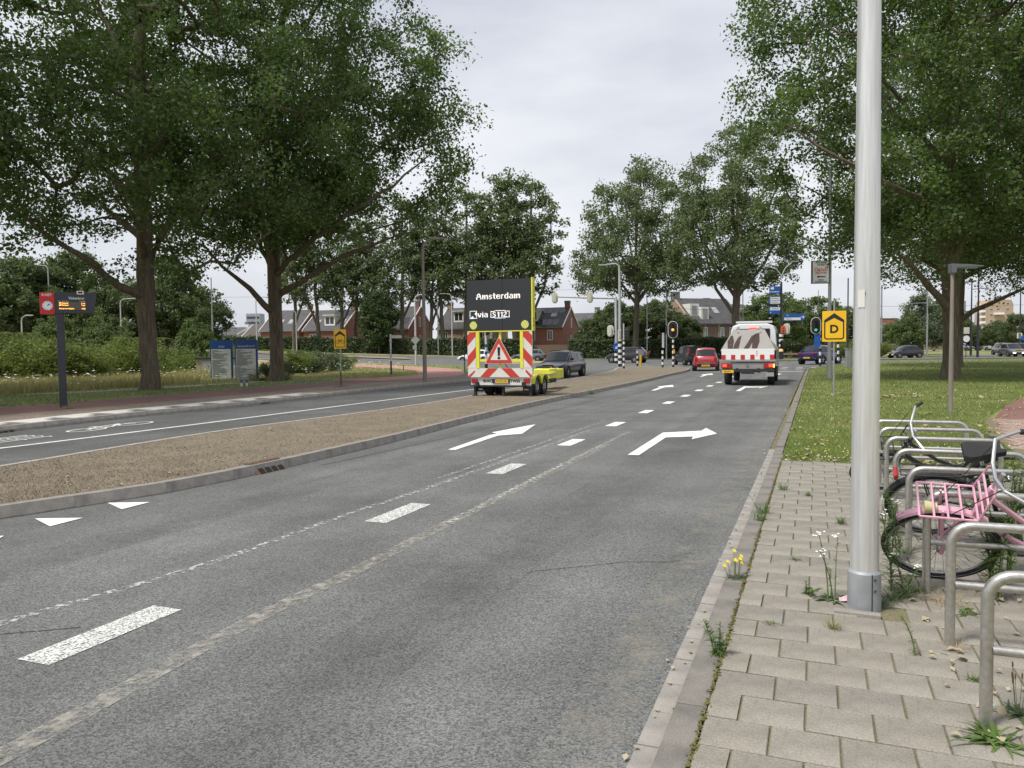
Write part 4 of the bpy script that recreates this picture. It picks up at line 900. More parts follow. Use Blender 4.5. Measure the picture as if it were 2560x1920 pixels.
hs('dark roofed house right of the second poplar trunk', 748, 139, 8.5, 8.6, 4.2, 7.8, z0=1.2, skylights=[(3.0, 5.2), (5.2, 5.2)], windows=[(3.0, 2.8, 1.2, 1.4)])
hs('small red brick house between the address boards and the second poplar', 658, 150, 5.5, 8, 2.8, 5.6, z0=1.2, roofm=M_ROOF2, gwin=[(4, 2.6, .6, 1.0)])
hs('small red roofed house left of the address boards', 452, 150, 4.0, 7, 2.8, 5.0, z0=1.2, roofm=M_ROOF)
hs('white rendered house behind the address boards', 596, 155, 6.4, 7, 4.0, 5.4, z0=1.0, wall=mat('white_render', (.62, .62, .60), .8, var=.06), roofm=M_ROOF, windows=[(3.5, 3.2, 1.8, 1.2), (5.6, 3.2, .8, 1.2)])
hs('pale flat house with grey roof behind the red brick house', 1486, 140, 7, 8, 6.4, 7.8, wall=mat('pale_panel_wall', (.50, .50, .47), .7, var=.08), windows=[(2.4, 5.4, 1.6, 1.5)], chim='r')
# stepped tan and purple terrace on the right of the junction
def terrace(label, px, Y, rz, w, d, he, hr, wallF, seed, wins, dorm, sky=True):
    p = corner(px, Y); t = thing('terraced_house', label, 'house', (p.x, p.y, 0), rz)
    m = MB(); m.prism([(0, -.3), (d, -.3), (d, he), (d/2, hr-.1), (0, he)], .0, w, 'x'); m.build('wall', wallF, t)
    m = MB(); m.prism([(.05, -.3), (d-.05, -.3), (d-.05, he+.2), (d/2, hr+.3), (.05, he+.2)], -.35, .04, 'x'); m.build('gable_wall', M_BRB, t)
    sl = (hr-he)/(d/2); m = MB()
    for y0, in ((-.3,), (d+.3,)):
        zb = he-.3*sl; m.add([(.05, y0, zb+.03), (w, y0, zb+.03), (w, d/2, hr+.03), (.05, d/2, hr+.03), (.05, y0, zb+.2), (w, y0, zb+.2), (w, d/2, hr+.2), (.05, d/2, hr+.2)], [(0, 1, 2, 3), (4, 7, 6, 5), (0, 4, 5, 1), (0, 3, 7, 4), (1, 5, 6, 2)])
    rf = m.build('roof', M_ROOF, t)
    m = MB(); m.box((.1, d*.5, hr+.5), (1.1, .8, 1.3)); m.build('chimney', M_CHIM, rf)
    for x, z, dw, dh in dorm:
        y0 = (z-he)/sl-.1; m = MB(); m.prism([(y0, z), (y0, z+dh), (y0+dh/sl+.6, z+dh), (y0+.5, z)], x-dw/2, x+dw/2, 'x'); dm = m.build('dormer', M_WHITE, t); p_ = MB(); p_.box((x, y0-.03, z+dh*.5), (dw*.6, .04, dh*.7)); p_.build('pane', M_GLASSL, dm)
    for x, z, ww, hh in wins: win(t, x, z, ww, hh, mull=0, m=M_GLASSL)
    if sky:
        y = 1.6; z = he+y*sl; mm = MB(); q = [(w*.55, y, z+.26), (w*.55+.9, y, z+.26), (w*.55+.9, y+1.1, z+.26+1.1*sl), (w*.55, y+1.1, z+.26+1.1*sl)]; mm.face(q); mm.build('skylight', M_GLASSL, rf)
    for x in (w*.24, w*.5, w*.76): m = MB(); m.cyl((x, -.06, .2), (x, -.06, he-.1), .05, n=6); m.build('drainpipe', M_WHITE, t)
    return t
terrace('tan gabled terrace house with white dormers behind the amber signal', 1730, 112, .36, 9.2, 9, 4.9, 8.6, M_BRP, 1, [(1.0, 3.4, .6, 1.7), (2.3, 3.4, .6, 1.7), (5.2, 3.4, .6, 1.7), (6.8, 3.4, .6, 1.7), (8.2, 3.4, .6, 1.7), (1.0, 1.0, .6, 1.6), (5.2, 1.0, .6, 1.6)], [(1.2, 5.9, 1.5, 1.9), (-.6+3.2, 5.4, 1.3, 1.9)])
terrace('terrace house right of the forked poplar with white dormers', 1806, 122, .36, 7.4, 9, 5.1, 8.2, M_BRP, 2, [(1.0, 3.2, .6, 1.7), (3.0, 3.2, .6, 1.7), (5.2, 3.2, .6, 1.7)], [(1.2, 5.8, 1.5, 1.8), (4.4, 5.8, 1.5, 1.8)], False)
# far tower block and low buildings on the right
p = A(2464, 850, 380); t = thing('apartment_tower', 'tan brick apartment tower with white balconies at the far right', 'building', (p.x, 380, 0), -.12)
m = MB(); m.prism([(0, 0), (12.5, 0), (12.5, 20), (11.5, 22.2), (1.0, 22.2), (0, 20)], 0, 12, 'y'); m.build('wall', M_BRT, t)
m = MB(); m.box((7.8, 5, 23.1), (2.6, 3, 1.8)); m.build('roof_house', M_CHIM, t)
for k in range(7):
    z = 2.6+k*2.75
    m = MB(); m.box((-.8, 2, z), (1.8, 3.2, .15)); m.box((-1.65, 2, z+.55), (.08, 3.2, 1.0)); m.box((-.8, .42, z+.55), (1.8, .08, 1.0)); m.build('balcony', M_WHITE, t)
    m = MB(); m.box((12.9, 3, z), (.9, 2.6, .15)); m.box((13.3, 3, z+.5), (.08, 2.6, .9)); m.build('balcony', M_WHITE, t)
    for x in (2.4, 5.6, 9.8):
        if k == 6 and x == 5.6: continue
        win(t, x, z+1.2, 1.3, 1.1, y=-.05)
m = MB(); m.box((5.6, -.7, 15.5), (4.4, 1.4, 1.0)); m.build('balcony', M_WHITE, t)
p = A(2531, 850, 380); t = thing('low_wing', 'low tan wing right of the apartment tower', 'building', (p.x, 380, 0), -.12); m = MB(); m.box((9, 5, 7.5), (18, 10, 15)); m.build('wall', M_BRT, t)
for k in range(5): win(t, 2+k*3.2, 11.5, 1.6, 1.4, y=-.05)
m = MB(); m.box((9, 5, 15.2), (18.4, 10.4, .5)); m.build('roof_edge', M_WHITE, t)
p = A(2196, 860, 260); t = thing('brown_hall', 'flat brown brick hall right of the big metal pole, far behind trees', 'building', (p.x, 260, 0), 0)
m = MB(); m.box((3, 4, 4.9), (6.4, 8, 9.8)); m.build('wall', M_BRR, t); m = MB(); m.box((3, 4, 9.9), (6.6, 8.2, .3)); m.build('roof_edge', M_ROOF2, t)
for k in range(2): win(t, 1.4+k*3, 7.6, 1.6, 1.2, y=-.05)
p = A(2398, 858, 240); t = thing('glass_office', 'grey glass office with a thin chimney behind the lawn poplar', 'building', (p.x, 240, 0), 0)
m = MB(); m.box((1.8, 4, 5.6), (3.8, 8, 11.2)); m.build('wall', mat('grey_cladding', (.30, .32, .34), .4, var=.1), t); m = MB(); m.box((1.8, 4, 11.3), (4.2, 8.3, .25)); m.build('roof', M_CHIM, t); m = MB(); m.cyl((2.8, 2, 11), (2.8, 2, 14.6), .22); m.build('chimney', M_CHIM, t)
for k in range(3): win(t, .9+k*.95, 8.2, .7, 2.6, y=-.05, mull=0)
p = A(617, 870, 420); t = thing('distant_tower', 'hazy blue grey tower block behind the small red house', 'building', (p.x, 420, 0), 0)
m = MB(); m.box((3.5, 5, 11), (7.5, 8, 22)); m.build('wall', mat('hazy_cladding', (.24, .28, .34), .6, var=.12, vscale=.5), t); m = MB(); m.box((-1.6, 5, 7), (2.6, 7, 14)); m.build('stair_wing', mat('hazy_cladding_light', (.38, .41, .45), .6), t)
for k in range(7): m = MB(); m.box((3.5, .95, 3+k*2.8), (6.6, .1, 1.1)); m.build('window', M_GLASS, t)
# ================================================================== vehicles
M_TYRE = mat('tyre_rubber', (.018, .018, .019), .85, bump=.2, bscale=60)
M_RIM = mat('alloy_rim', (.42, .42, .43), .35, .7)
M_BLACKP = mat('black_plastic', (.02, .02, .021), .6, var=.2)
M_CARGLASS = mat('car_glass', (.018, .022, .024), .06, spec=.5)
M_RED_L = mat('red_tail_lens', (.35, .012, .012), .2, coat=.5)
M_RED_ON = mat('lit_brake_lens', (.6, .03, .02), .2, emit=(1, .08, .04), estr=.55)
M_AMB_ON = mat('lit_amber_lens', (.7, .3, .05), .2, emit=(1, .42, .08), estr=.9)
M_HEAD = mat('headlight_lens', (.55, .57, .58), .1, coat=.6)
M_HEAD_ON = mat('lit_headlight', (.9, .9, .85), .1, emit=(1, .98, .9), estr=.6)
M_PLATE = mat('yellow_number_plate', (.74, .46, .03), .45)
M_INK = mat('black_ink', (.012, .012, .012), .6)
M_CHROME = mat('chrome_trim', (.55, .55, .56), .18, .95)
def paint(name, c, metal=.0): return mat(name, c, .28, metal, var=.04, vscale=1, coat=.7)
def wheel_meshes(r, w):
    t = MB(); n = 28; prof = [(r*.66, -w/2), (r*.93, -w/2), (r, -w*.36), (r, w*.36), (r*.93, w/2), (r*.66, w/2)]
    vs = []; fs = []
    for i in range(n):
        a = 2*math.pi*i/n
        for (rr, y) in prof: vs.append((rr*math.cos(a), y, rr*math.sin(a)))
    k = len(prof)
    for i in range(n):
        for j in range(k-1): fs.append((i*k+j, ((i+1) % n)*k+j, ((i+1) % n)*k+j+1, i*k+j+1))
    t.add(vs, fs); tm = t.mesh('tyre', M_TYRE, True)
    m = MB()
    for i in range(5):
        a = 2*math.pi*i/5; m.box((0, -w*.32, r*.36), (r*.2, .03, r*.6), Matrix.Rotation(a, 4, 'Y'))
    m.torus((0, -w*.3, 0), r*.63, r*.055, 'y', 24, 6); m.cyl((0, -w*.36, 0), (0, -w*.2, 0), r*.15, n=10); rm = m.mesh('rim', M_RIM)
    m = MB(); m.cyl((0, -w*.12, 0), (0, w*.3, 0), r*.66, n=24); dm = m.mesh('brake_disc', M_BLACKP); return tm, rm, dm
WH = wheel_meshes(.32, .21); WHM = mat('steel_hub', (.35, .35, .36), .45, .5)
def add_wheel(t, x, y, r, side, name='wheel'):
    w_ = bpy.data.objects.new(name, WH[0]); COL.objects.link(w_); w_.parent = t; w_.location = (x, y, r); s = r/.32
    w_.rotation_euler = (0, 0, 0 if side < 0 else math.pi); w_.scale = (s, 1, s)
    put('rim', WH[1], w_); put('brake_disc', WH[2], w_); return w_
def car(label, loc, heading, col, stations, wheelx, wr=.32, track=.76, name='parked_car', cat='car', cabin=None, plate='12-AB-34', lights='rear', lit=False, roofm=None, tail=None, front=None, spec=None, shade=None, group=None, pm=None, mirror=True):
    """body lofted along x (rear at -L/2, front at +L/2).  stations: (x, zbottom, zbelt, halfwidth); cabin: (x0,x1,x2,x3,zroof,halftop)
    cabin x0 rear base, x1 rear top, x2 front top, x3 front base (windscreen foot)"""
    t = thing(name, label, cat, loc, heading, group); body = col
    st = stations; vs = []; fs = []; k = 0; rings = []
    for (x, zb, zt, hw) in st:
        h = zt-zb
        pr = [(hw*.80, zb), (hw*.965, zb+h*.12), (hw, zb+h*.42), (hw*.985, zb+h*.70), (hw*.93, zb+h*.93), (hw*.84, zt)]
        ring = [(x, -y, z) for y, z in pr]+[(x, y, z) for y, z in reversed(pr)]
        rings.append(len(vs)); vs += ring
    n = 12
    for a, b in zip(rings, rings[1:]):
        fs += [(a+j, a+(j+1) % n, b+(j+1) % n, b+j) for j in range(n)]
    fs.append(tuple(rings[0]+j for j in range(n-1, -1, -1))); fs.append(tuple(rings[-1]+j for j in range(n)))
    m = MB(); m.add(vs, fs); bo = m.build('body', body, t, True)
    sb = bo.modifiers.new('s', 'SUBSURF'); sb.levels = sb.render_levels = 2
    for v in (bo.data,): v.shade_smooth()
    # arches
    # cabin
    def belt(x):
        for a, b in zip(st, st[1:]):
            if a[0] <= x <= b[0]:
                f = (x-a[0])/(b[0]-a[0]); return a[2]+(b[2]-a[2])*f, a[3]+(b[3]-a[3])*f
        return st[-1][2], st[-1][3]
    x0, x1, x2, x3, zr, ht = cabin
    (z0, h0), (z3, h3) = belt(x0), belt(x3); (zm, hm) = belt((x0+x3)/2)
    z0 -= .05; z3 -= .05
    # cabin as 5 rings: rear base, rear top, mid, front top, front base
    def ring(x, zb, hb, ztop, hh, crown=.035): return [(x, -hb, zb), (x, -(hh+(hb-hh)*.08), ztop-.06), (x, -hh*.86, ztop), (x, 0, ztop+crown), (x, hh*.86, ztop), (x, (hh+(hb-hh)*.08), ztop-.06), (x, hb, zb)]
    R_ = [ring(x0, z0, h0*.86, z0+.02, h0*.80, 0), ring(x1, belt(x1)[0]-.05, belt(x1)[1]*.88, zr-.02, ht), ring((x1+x2)/2, zm-.05, hm*.90, zr+.015, ht*1.03), ring(x2, belt(x2)[0]-.05, belt(x2)[1]*.88, zr-.015, ht), ring(x3, z3, h3*.84, z3+.02, h3*.78, 0)]
    vs = [v for r_ in R_ for v in r_]; fs = []
    for i in range(4): fs += [(i*7+j, i*7+j+1, (i+1)*7+j+1, (i+1)*7+j) for j in range(6)]
    m = MB(); m.add(vs, fs); cb = m.build('cabin', roofm or body, t, True)
    def lerp(a, b, f): return tuple(a[i]+(b[i]-a[i])*f for i in range(3))
    def bil(q, u, v): return lerp(lerp(q[0], q[1], u), lerp(q[3], q[2], u), v)
    def glass(nm, q, u0, u1, v0, v1, off):
        pts = [bil(q, u0, v0), bil(q, u1, v0), bil(q, u1, v1), bil(q, u0, v1)]
        nrm = (Vector(pts[1])-Vector(pts[0])).cross(Vector(pts[3])-Vector(pts[0])).normalized()
        c = sum((Vector(p) for p in pts), Vector())/4
        if nrm.dot(c-Vector(((x0+x3)/2, 0, zm))) < 0: nrm = -nrm
        mm = MB(); a = [Vector(p)+nrm*off for p in pts]; b = [Vector(p)-nrm*.02 for p in pts]
        mm.add(a+b, [(0, 1, 2, 3), (0, 4, 5, 1), (1, 5, 6, 2), (2, 6, 7, 3), (3, 7, 4, 0)]); return mm.build(nm, M_CARGLASS, t)
    for sg in (0, 1):
        i0, i1 = (0, 1) if sg == 0 else (6, 5)
        g = lambda a, b: (R_[a][i0], R_[b][i0], R_[b][i1], R_[a][i1])
        glass('side_window', g(1, 2), .03, .94, .14, .90, .016); glass('side_window', g(2, 3), .06, .97, .14, .90, .016)
        # quarter windows (triangles)
        for a, b in ((0, 1), (4, 3)):
            A_, B_, C_ = Vector(R_[a][i0]), Vector(R_[b][i0]), Vector(R_[b][i1])
            if abs(R_[a][0][0]-R_[b][0][0]) < .32: continue
            cen = (A_+B_+C_)/3; pts = [cen+(p-cen)*.74 for p in (A_, B_, C_)]; nr = (pts[1]-pts[0]).cross(pts[2]-pts[0]).normalized()
            if nr.y*(cen.y) < 0: nr = -nr
            mm = MB(); mm.face([p+nr*.014 for p in pts]); mm.build('quarter_window', M_CARGLASS, t)
    def wrap(nm, ra, rb, v0, v1, off):
        A_ = [Vector(R_[ra][j]) for j in range(1, 6)]; B_ = [Vector(R_[rb][j]) for j in range(1, 6)]
        A_[0] = A_[0].lerp(A_[1], .45); A_[4] = A_[4].lerp(A_[3], .45); B_[0] = B_[0].lerp(B_[1], .45); B_[4] = B_[4].lerp(B_[3], .45)
        lo = [a.lerp(b, v0) for a, b in zip(A_, B_)]; hi = [a.lerp(b, v1) for a, b in zip(A_, B_)]
        nr = (lo[3]-lo[1]).cross(hi[2]-lo[2]).normalized()
        if nr.z < 0: nr = -nr
        mm = MB(); mm.add([p_+nr*off for p_ in lo+hi], [(j, j+1, j+6, j+5) for j in range(4)]); return mm.build(nm, M_CARGLASS, t, True)
    wrap('rear_window', 0, 1, .16, .86, .014); wrap('windscreen', 4, 3, .08, .92, .014)
    for wx in wheelx:
        for sy in (-1, 1):
            m = MB(); m.cyl((wx, sy*(track-.10), wr*1.02), (wx, sy*(track+.135), wr*1.02), wr*1.16, n=26); m.build('wheel_arch', M_BLACKP, t)
            add_wheel(t, wx, sy*(track+.055), wr, sy)
    L0, L1 = st[0][0], st[-1][0]; hw0 = st[0][3]; hw1 = st[-1][3]
    zt0, zt1 = st[0][2], st[-1][2]
    if tail is None: tail = (hw0*.80, zt0-.16, .20, .20)
    if front is None: front = (hw1*.74, zt1-.12, .30, .15)
    for sy in (-1, 1):
        m = MB(); m.box((L0+.035, sy*tail[0], tail[1]), (.12, tail[2], tail[3])); m.build('tail_light', M_RED_ON if lit else M_RED_L, t, bevel=.03)
        m = MB(); m.box((L1-.07, sy*front[0], front[1]), (.22, front[2], front[3])); m.build('headlight', M_HEAD_ON if lights == 'front' else M_HEAD, t, bevel=.04)
        if mirror:
            m = MB(); m.box((x3-.28, sy*(h3*.93+.09), z3+.16), (.10, .20, .14)); m.build('wing_mirror', M_BLACKP if lights != 'body' else body, t, bevel=.03)
    zp = st[0][1]+.34
    for xx, sg in ((L0-.028, -1), (L1+.028, 1)):
        zq = (zt0-.30) if sg < 0 else st[-1][1]+.22
        m = MB(); m.box((xx, 0, zq), (.03, .52, .115)); pl = m.build('number_plate', M_PLATE, t)
        o = lettering(plate, .10, M_INK, pl, (xx+sg*.017, 0, zq), math.radians(-90 if sg < 0 else 90), sx=.85)
    m = MB(); m.box((L1-.005, 0, st[-1][1]+.30), (.05, hw1*1.0, .12)); m.build('grille', M_BLACKP, t)
    m = MB(); m.box((L0+.02, 0, st[0][1]+.07), (.10, hw0*1.7, .14)); m.build('bumper_trim', M_BLACKP, t, bevel=.02)
    return t
HATCH = [(-1.86, .36, .70, .62), (-1.78, .26, .92, .76), (-1.5, .22, .96, .815), (-.6, .20, .93, .83), (.5, .20, .92, .83), (1.0, .21, .90, .82), (1.45, .24, .78, .78), (1.78, .30, .66, .66), (1.86, .36, .56, .56)]
def stretch_st(st, L, w, h=1.0): k = L/3.72; return [(x*k, a, b*h, c*w/.83) for x, a, b, c in st]
# headings: local +x is the car's front.  towards +Y road direction => rz = 90deg-TH
FW = math.pi/2-TH
# red small hatchback waiting at the signal
p = G(1762, 928); red = paint('red_car_paint', (.42, .022, .03))
st500 = [(-1.74, .40, .66, .60), (-1.70, .28, .88, .74), (-1.45, .22, .97, .80), (-.6, .20, .95, .815), (.4, .20, .93, .815), (.95, .21, .90, .80), (1.35, .25, .80, .76), (1.66, .30, .66, .66), (1.74, .36, .56, .56)]
c = car('small red retro hatchback waiting at the stop line', (p.x+.5, p.y+1.7, 0), FW+.12, red, st500, (-1.12, 1.12), .30, .70, cabin=(-1.62, -1.20, .12, .86, 1.47, .56), plate='KT-123-P', lit=False, tail=(.60, .80, .16, .26), name='small_car')
m = MB(); m.box((-1.76, 0, .50), (.03, 1.15, .025)); m.build('bumper_chrome', M_CHROME, c); m = MB(); m.box((-1.745, 0, .76), (.03, .5, .02)); m.build('tailgate_chrome', M_CHROME, c)
# black compact MPV ahead of it, turning left
p = A(1722, 912, 66)
stM = [(-1.90, .42, .80, .64), (-1.84, .30, 1.0, .79), (-1.5, .24, 1.06, .83), (-.5, .22, 1.02, .845), (.5, .22, 1.0, .845), (1.0, .23, .98, .83), (1.45, .26, .88, .79), (1.80, .32, .72, .66), (1.90, .38, .6, .56)]
car('black boxy compact car in the lane left of the red hatchback', (p.x, p.y, 0), FW+.5, paint('black_car_paint', (.018, .018, .022)), stM, (-1.2, 1.25), .31, .74, cabin=(-1.86, -1.62, .35, 1.12, 1.62, .60), plate='63-TB-L1', tail=(.70, 1.14, .14, .42), name='compact_car')
# dark estate coming towards us on the left carriageway
p = G(1418, 946)
stV = [(-2.25, .40, .74, .66), (-2.18, .28, .90, .80), (-1.8, .22, .94, .85), (-.6, .20, .92, .86), (.5, .20, .91, .86), (1.0, .21, .90, .85), (1.6, .24, .80, .82), (2.12, .30, .70, .72), (2.24, .36, .58, .62)]
c = car('dark blue estate car coming round the median towards the trailer', (p.x-.15, p.y+2.4, 0), -math.pi/2-TH-.02, paint('dark_blue_grey_paint', (.035, .042, .058), .3), stV, (-1.35, 1.4), .31, .755, cabin=(-2.15, -1.75, .25, 1.05, 1.42, .60), lights='front', plate='27-LB-XP', name='estate_car')
for sy in (-1, 1): m = MB(); m.tube([(-1.6, sy*.56, 1.44), (-1.2, sy*.57, 1.48), (-.1, sy*.57, 1.48), (.2, sy*.56, 1.43)], .018, 6); m.build('roof_rail', M_BLACKP, c)
# white and grey hatchbacks on the cross street
p = A(1188, 901, 92); car('white hatchback half hidden behind the trailer on the cross street', (p.x, 92, 0), math.pi+RZ+.1, paint('white_car_paint', (.72, .73, .74)), stretch_st(HATCH, 4.1, .87), (-1.3, 1.3), .32, .76, cabin=(-1.95, -1.35, .1, 1.05, 1.46, .58), name='hatchback_car', plate='K-482-XR')
p = A(1322, 903, 93); car('grey hatchback seen through and beside the trailer frame', (p.x, 93, 0), math.pi+RZ+.1, paint('grey_car_paint', (.13, .135, .15), .4), stretch_st(HATCH, 4.1, .87), (-1.3, 1.3), .32, .76, cabin=(-1.95, -1.35, .1, 1.05, 1.45, .58), name='hatchback_car', plate='8-KHV-42')
# black crossover behind the traffic island
p = A(1568, 907, 78)
stX = [(-2.10, .46, .84, .70), (-2.02, .34, 1.02, .84), (-1.6, .27, 1.05, .89), (-.5, .25, 1.02, .90), (.6, .25, 1.0, .90), (1.1, .26, .98, .89), (1.6, .30, .90, .86), (2.02, .36, .78, .76), (2.12, .44, .66, .66)]
c = car('black crossover with red tail accents crossing behind the signal island', (p.x, 78, 0), 2.5, paint('black_metallic_paint', (.02, .021, .026), .2), stX, (-1.3, 1.3), .35, .80, cabin=(-1.98, -1.45, .1, 1.05, 1.58, .60), name='crossover_car', plate='X-771-KV', tail=(.78, 1.0, .14, .34))
for sy in (-1, 1): m = MB(); m.box((-1.55, sy*.80, 1.12), (.34, .06, .12), Matrix.Rotation(0, 4, 'Z')); m.build('red_pillar_accent', mat('red_accent', (.5, .02, .03), .3), c)
# blue crossover turning right
p = A(2050, 912, 64)
stE = [(-2.32, .48, .86, .74), (-2.26, .34, 1.0, .87), (-1.8, .27, 1.03, .93), (-.5, .24, 1.0, .94), (.6, .24, .97, .94), (1.2, .25, .95, .93), (1.8, .29, .86, .89), (2.25, .36, .74, .78), (2.34, .44, .62, .66)]
c = car('deep blue electric crossover turning right behind the yellow D sign', (p.x, 64, 0), FW-.45, paint('deep_blue_paint', (.008, .011, .10), .2), stE, (-1.45, 1.45), .37, .83, cabin=(-2.2, -1.35, .15, 1.25, 1.54, .62), name='electric_crossover', plate='R-915-HL', tail=(.66, .93, .5, .05))
m = MB(); m.box((-2.33, 0, .90), (.04, 1.5, .03)); m.build('light_bar', M_RED_L, c); m = MB(); m.box((-2.28, 0, .52), (.06, 1.5, .05)); m.build('bumper_trim', M_CHROME, c)
# dark three-door hatchback on the right, seen from its front left
p = A(2262, 901, 86)
stK = [(-1.80, .42, .74, .58), (-1.72, .28, .92, .74), (-1.4, .22, .95, .79), (-.5, .20, .92, .81), (.4, .20, .90, .81), (.9, .21, .87, .80), (1.4, .24, .74, .76), (1.72, .30, .58, .66), (1.80, .36, .50, .54)]
car('dark blue three door hatchback on the far carriageway right of the metal pole', (p.x, 86, 0), math.pi+.15, paint('midnight_paint', (.018, .018, .030), .1), stK, (-1.2, 1.2), .30, .71, cabin=(-1.66, -1.10, .05, .95, 1.38, .54), name='three_door_car', plate='32-GZ-JB')
# cars at the far right
p = A(2530, 895, 86); car('grey hatchback with headlights on, coming up the road at the far right', (p.x, 86, 0), -math.pi/2-.25, paint('grey_metal_paint', (.10, .10, .11), .4), stretch_st(HATCH, 4.0, .86), (-1.28, 1.28), .32, .75, cabin=(-1.9, -1.35, .1, 1.0, 1.47, .58), lights='front', name='hatchback_car', plate='N-206-TS')
p = A(2510, 890, 96); car('black car directly behind the grey hatchback at the far right', (p.x, 96, 0), -math.pi/2-.25, MATS['black_car_paint'], stretch_st(HATCH, 4.2, .87), (-1.33, 1.33), .32, .76, cabin=(-1.95, -1.35, .1, 1.05, 1.5, .58), lights='rear', name='hatchback_car', plate='5-SXF-81')
for k, (px, Y, cc, lb) in enumerate([(2470, 150, (.5, .5, .52), 'tiny pale car parked in the distance left of the far black car'), (2420, 155, (.35, .36, .38), 'tiny silver car parked in the distance behind the lamp posts'), (2553, 104, (.03, .03, .035), 'dark car cut by the right edge of the frame')]):
    p = A(px, 882, Y); car(lb, (p.x, Y, 0), .3, paint('far_paint_%d' % k, cc), stretch_st(HATCH, 4.1, .87), (-1.3, 1.3), .32, .76, cabin=(-1.95, -1.35, .1, 1.05, 1.46, .58), name='distant_car')
# ---------------------------------------------------------------- white flatbed truck
p0 = RP(32.9, -1.92); t = thing('tipper_truck', 'white flatbed truck with grey hopper and red and white tail board', 'truck', (p0.x, p0.y, 0), RZ)
M_TRW = paint('truck_white', (.70, .72, .74)); M_HOP = mat('hopper_grey', (.25, .24, .225), .6, var=.08, vscale=1.5); M_ALU = mat('aluminium', (.45, .45, .45), .4, .6, var=.1)
M_RW = mat('signal_white', (.76, .76, .75), .45); M_RR = mat('signal_red', (.50, .025, .02), .45)
# chassis and bumper (y forward, rear at y=0)
m = MB(); m.box((-.42, 2.3, .62), (.1, 4.6, .18)); m.box((.42, 2.3, .62), (.1, 4.6, .18)); m.box((0, .5, .6), (.9, .12, .14)); m.build('chassis', M_BLACKP, t)
m = MB(); m.box((0, .05, .80), (2.0, .08, .26)); bu = m.build('rear_bumper', M_HOP, t, bevel=.015)
m = MB(); m.torus((0, .0, .81), .055, .008, 'y', 20, 6)
for a in (90, 210, 330): m.cyl((0, 0, .81), (.052*math.cos(math.radians(a)), 0, .81+.052*math.sin(math.radians(a))), .007, .004, 5)
m.build('round_emblem', M_CHROME, bu)
for sx, on in ((-1, M_RED_ON), (1, M_RED_ON)):
    m = MB(); m.box((sx*.83, -.01, .81), (.42, .08, .20)); l = m.build('tail_light', M_RED_L, t, bevel=.01)
    m = MB(); m.box((sx*.90, -.055, .82), (.16, .03, .12)); m.build('brake_lamp', M_RED_ON, l)
    if sx > 0: m = MB(); m.box((1.01, -.055, .81), (.06, .03, .14)); m.build('indicator_lamp', M_AMB_ON, l)
    m = MB()
    for k in range(5): m.box((sx*.83-.17+k*.085, -.052, .81), (.010, .012, .19))
    m.build('lamp_guard', M_BLACKP, l)
m = MB(); m.box((0, -.03, .62), (2.05, .10, .10)); m.box((0, -.06, .56), (.5, .2, .16)); m.cyl((0, -.1, .55), (0, -.22, .55), .05); m.build('tow_bar', M_BLACKP, t)
m = MB(); m.box((-.80, -.08, .58), (.52, .03, .12)); pl = m.build('number_plate', M_PLATE, t); lettering('VJR-69-L', .095, M_INK, pl, (-.79, -.097, .58), sx=.9); m = MB(); m.box((-1.035, -.097, .58), (.045, .01, .115)); m.build('blue_band', mat('eu_blue', (.02, .06, .35), .5), pl)
m = MB(); m.box((.86, -.02, .46), (.3, .1, .16)); m.build('step_box', M_ALU, t)
for x in (-.86, .86): add_wheel(t, 0, 0, .36, 1 if x > 0 else -1).matrix_basis = Matrix.Translation((x, .95, .36)) @ Matrix.Rotation(math.radians(90 if x > 0 else -90), 4, 'Z') @ Matrix.Diagonal((1.12, 1.25, 1.12, 1))
for x in (-.84, .84): add_wheel(t, 0, 0, .36, 1 if x > 0 else -1).matrix_basis = Matrix.Translation((x, 4.5, .36)) @ Matrix.Rotation(math.radians(90 if x > 0 else -90), 4, 'Z') @ Matrix.Diagonal((1.12, 1.1, 1.12, 1))
m = MB(); m.box((0, 1.35, 1.02), (2.15, 2.7, .10)); m.build('load_bed', M_ALU, t)
# tail board with blocks
m = MB(); m.box((0, -.03, 1.28), (2.05, .05, .44)); tb = m.build('tail_board', M_RW, t)
for k in range(6): x = -.94+k*.376; m = MB(); m.box((x, -.060, 1.16), (.165, .012, .19)); m.build('red_block', M_RR, tb)
for k in range(3):
    m = MB(); c_ = (.36, -.058, 1.38-k*.075)
    for a in (45, -45): m.box((0, 0, 0), (.055, .006, .014), Matrix.Translation(c_) @ Matrix.Rotation(math.radians(a), 4, 'Y'))
    m.build('red_cross_mark', M_RR, tb)
m = MB(); m.box((0, -.01, 1.03), (2.14, .08, .06)); m.build('sill_rail', M_ALU, t)
# hopper: sloping rear sheet, trapezoid
m = MB(); m.add([(-1.08, .02, 1.42), (1.08, .02, 1.42), (.62, .55, 2.28), (-.62, .55, 2.28), (-1.08, .10, 1.42), (1.08, .10, 1.42), (.62, .62, 2.28), (-.62, .62, 2.28)], [(0, 1, 2, 3), (4, 7, 6, 5), (0, 4, 5, 1), (1, 5, 6, 2), (2, 6, 7, 3), (3, 7, 4, 0)]); hp = m.build('hopper_rear', M_HOP, t)
m = MB(); m.add([(-1.08, .02, 1.07), (-1.08, 2.6, 1.07), (-1.08, 2.6, 1.5), (-1.08, .02, 1.44), (-.62, .55, 2.27), (-.62, 2.4, 2.0), (1.08, .02, 1.07), (1.08, 2.6, 1.07), (1.08, 2.6, 1.5), (1.08, .02, 1.44), (.62, .55, 2.27), (.62, 2.4, 2.0)], [(0, 1, 2, 3), (3, 2, 5, 4), (6, 9, 8, 7), (9, 10, 11, 8), (4, 5, 11, 10), (1, 7, 8, 2), (2, 8, 11, 5)]); m.build('hopper_body', M_HOP, t)
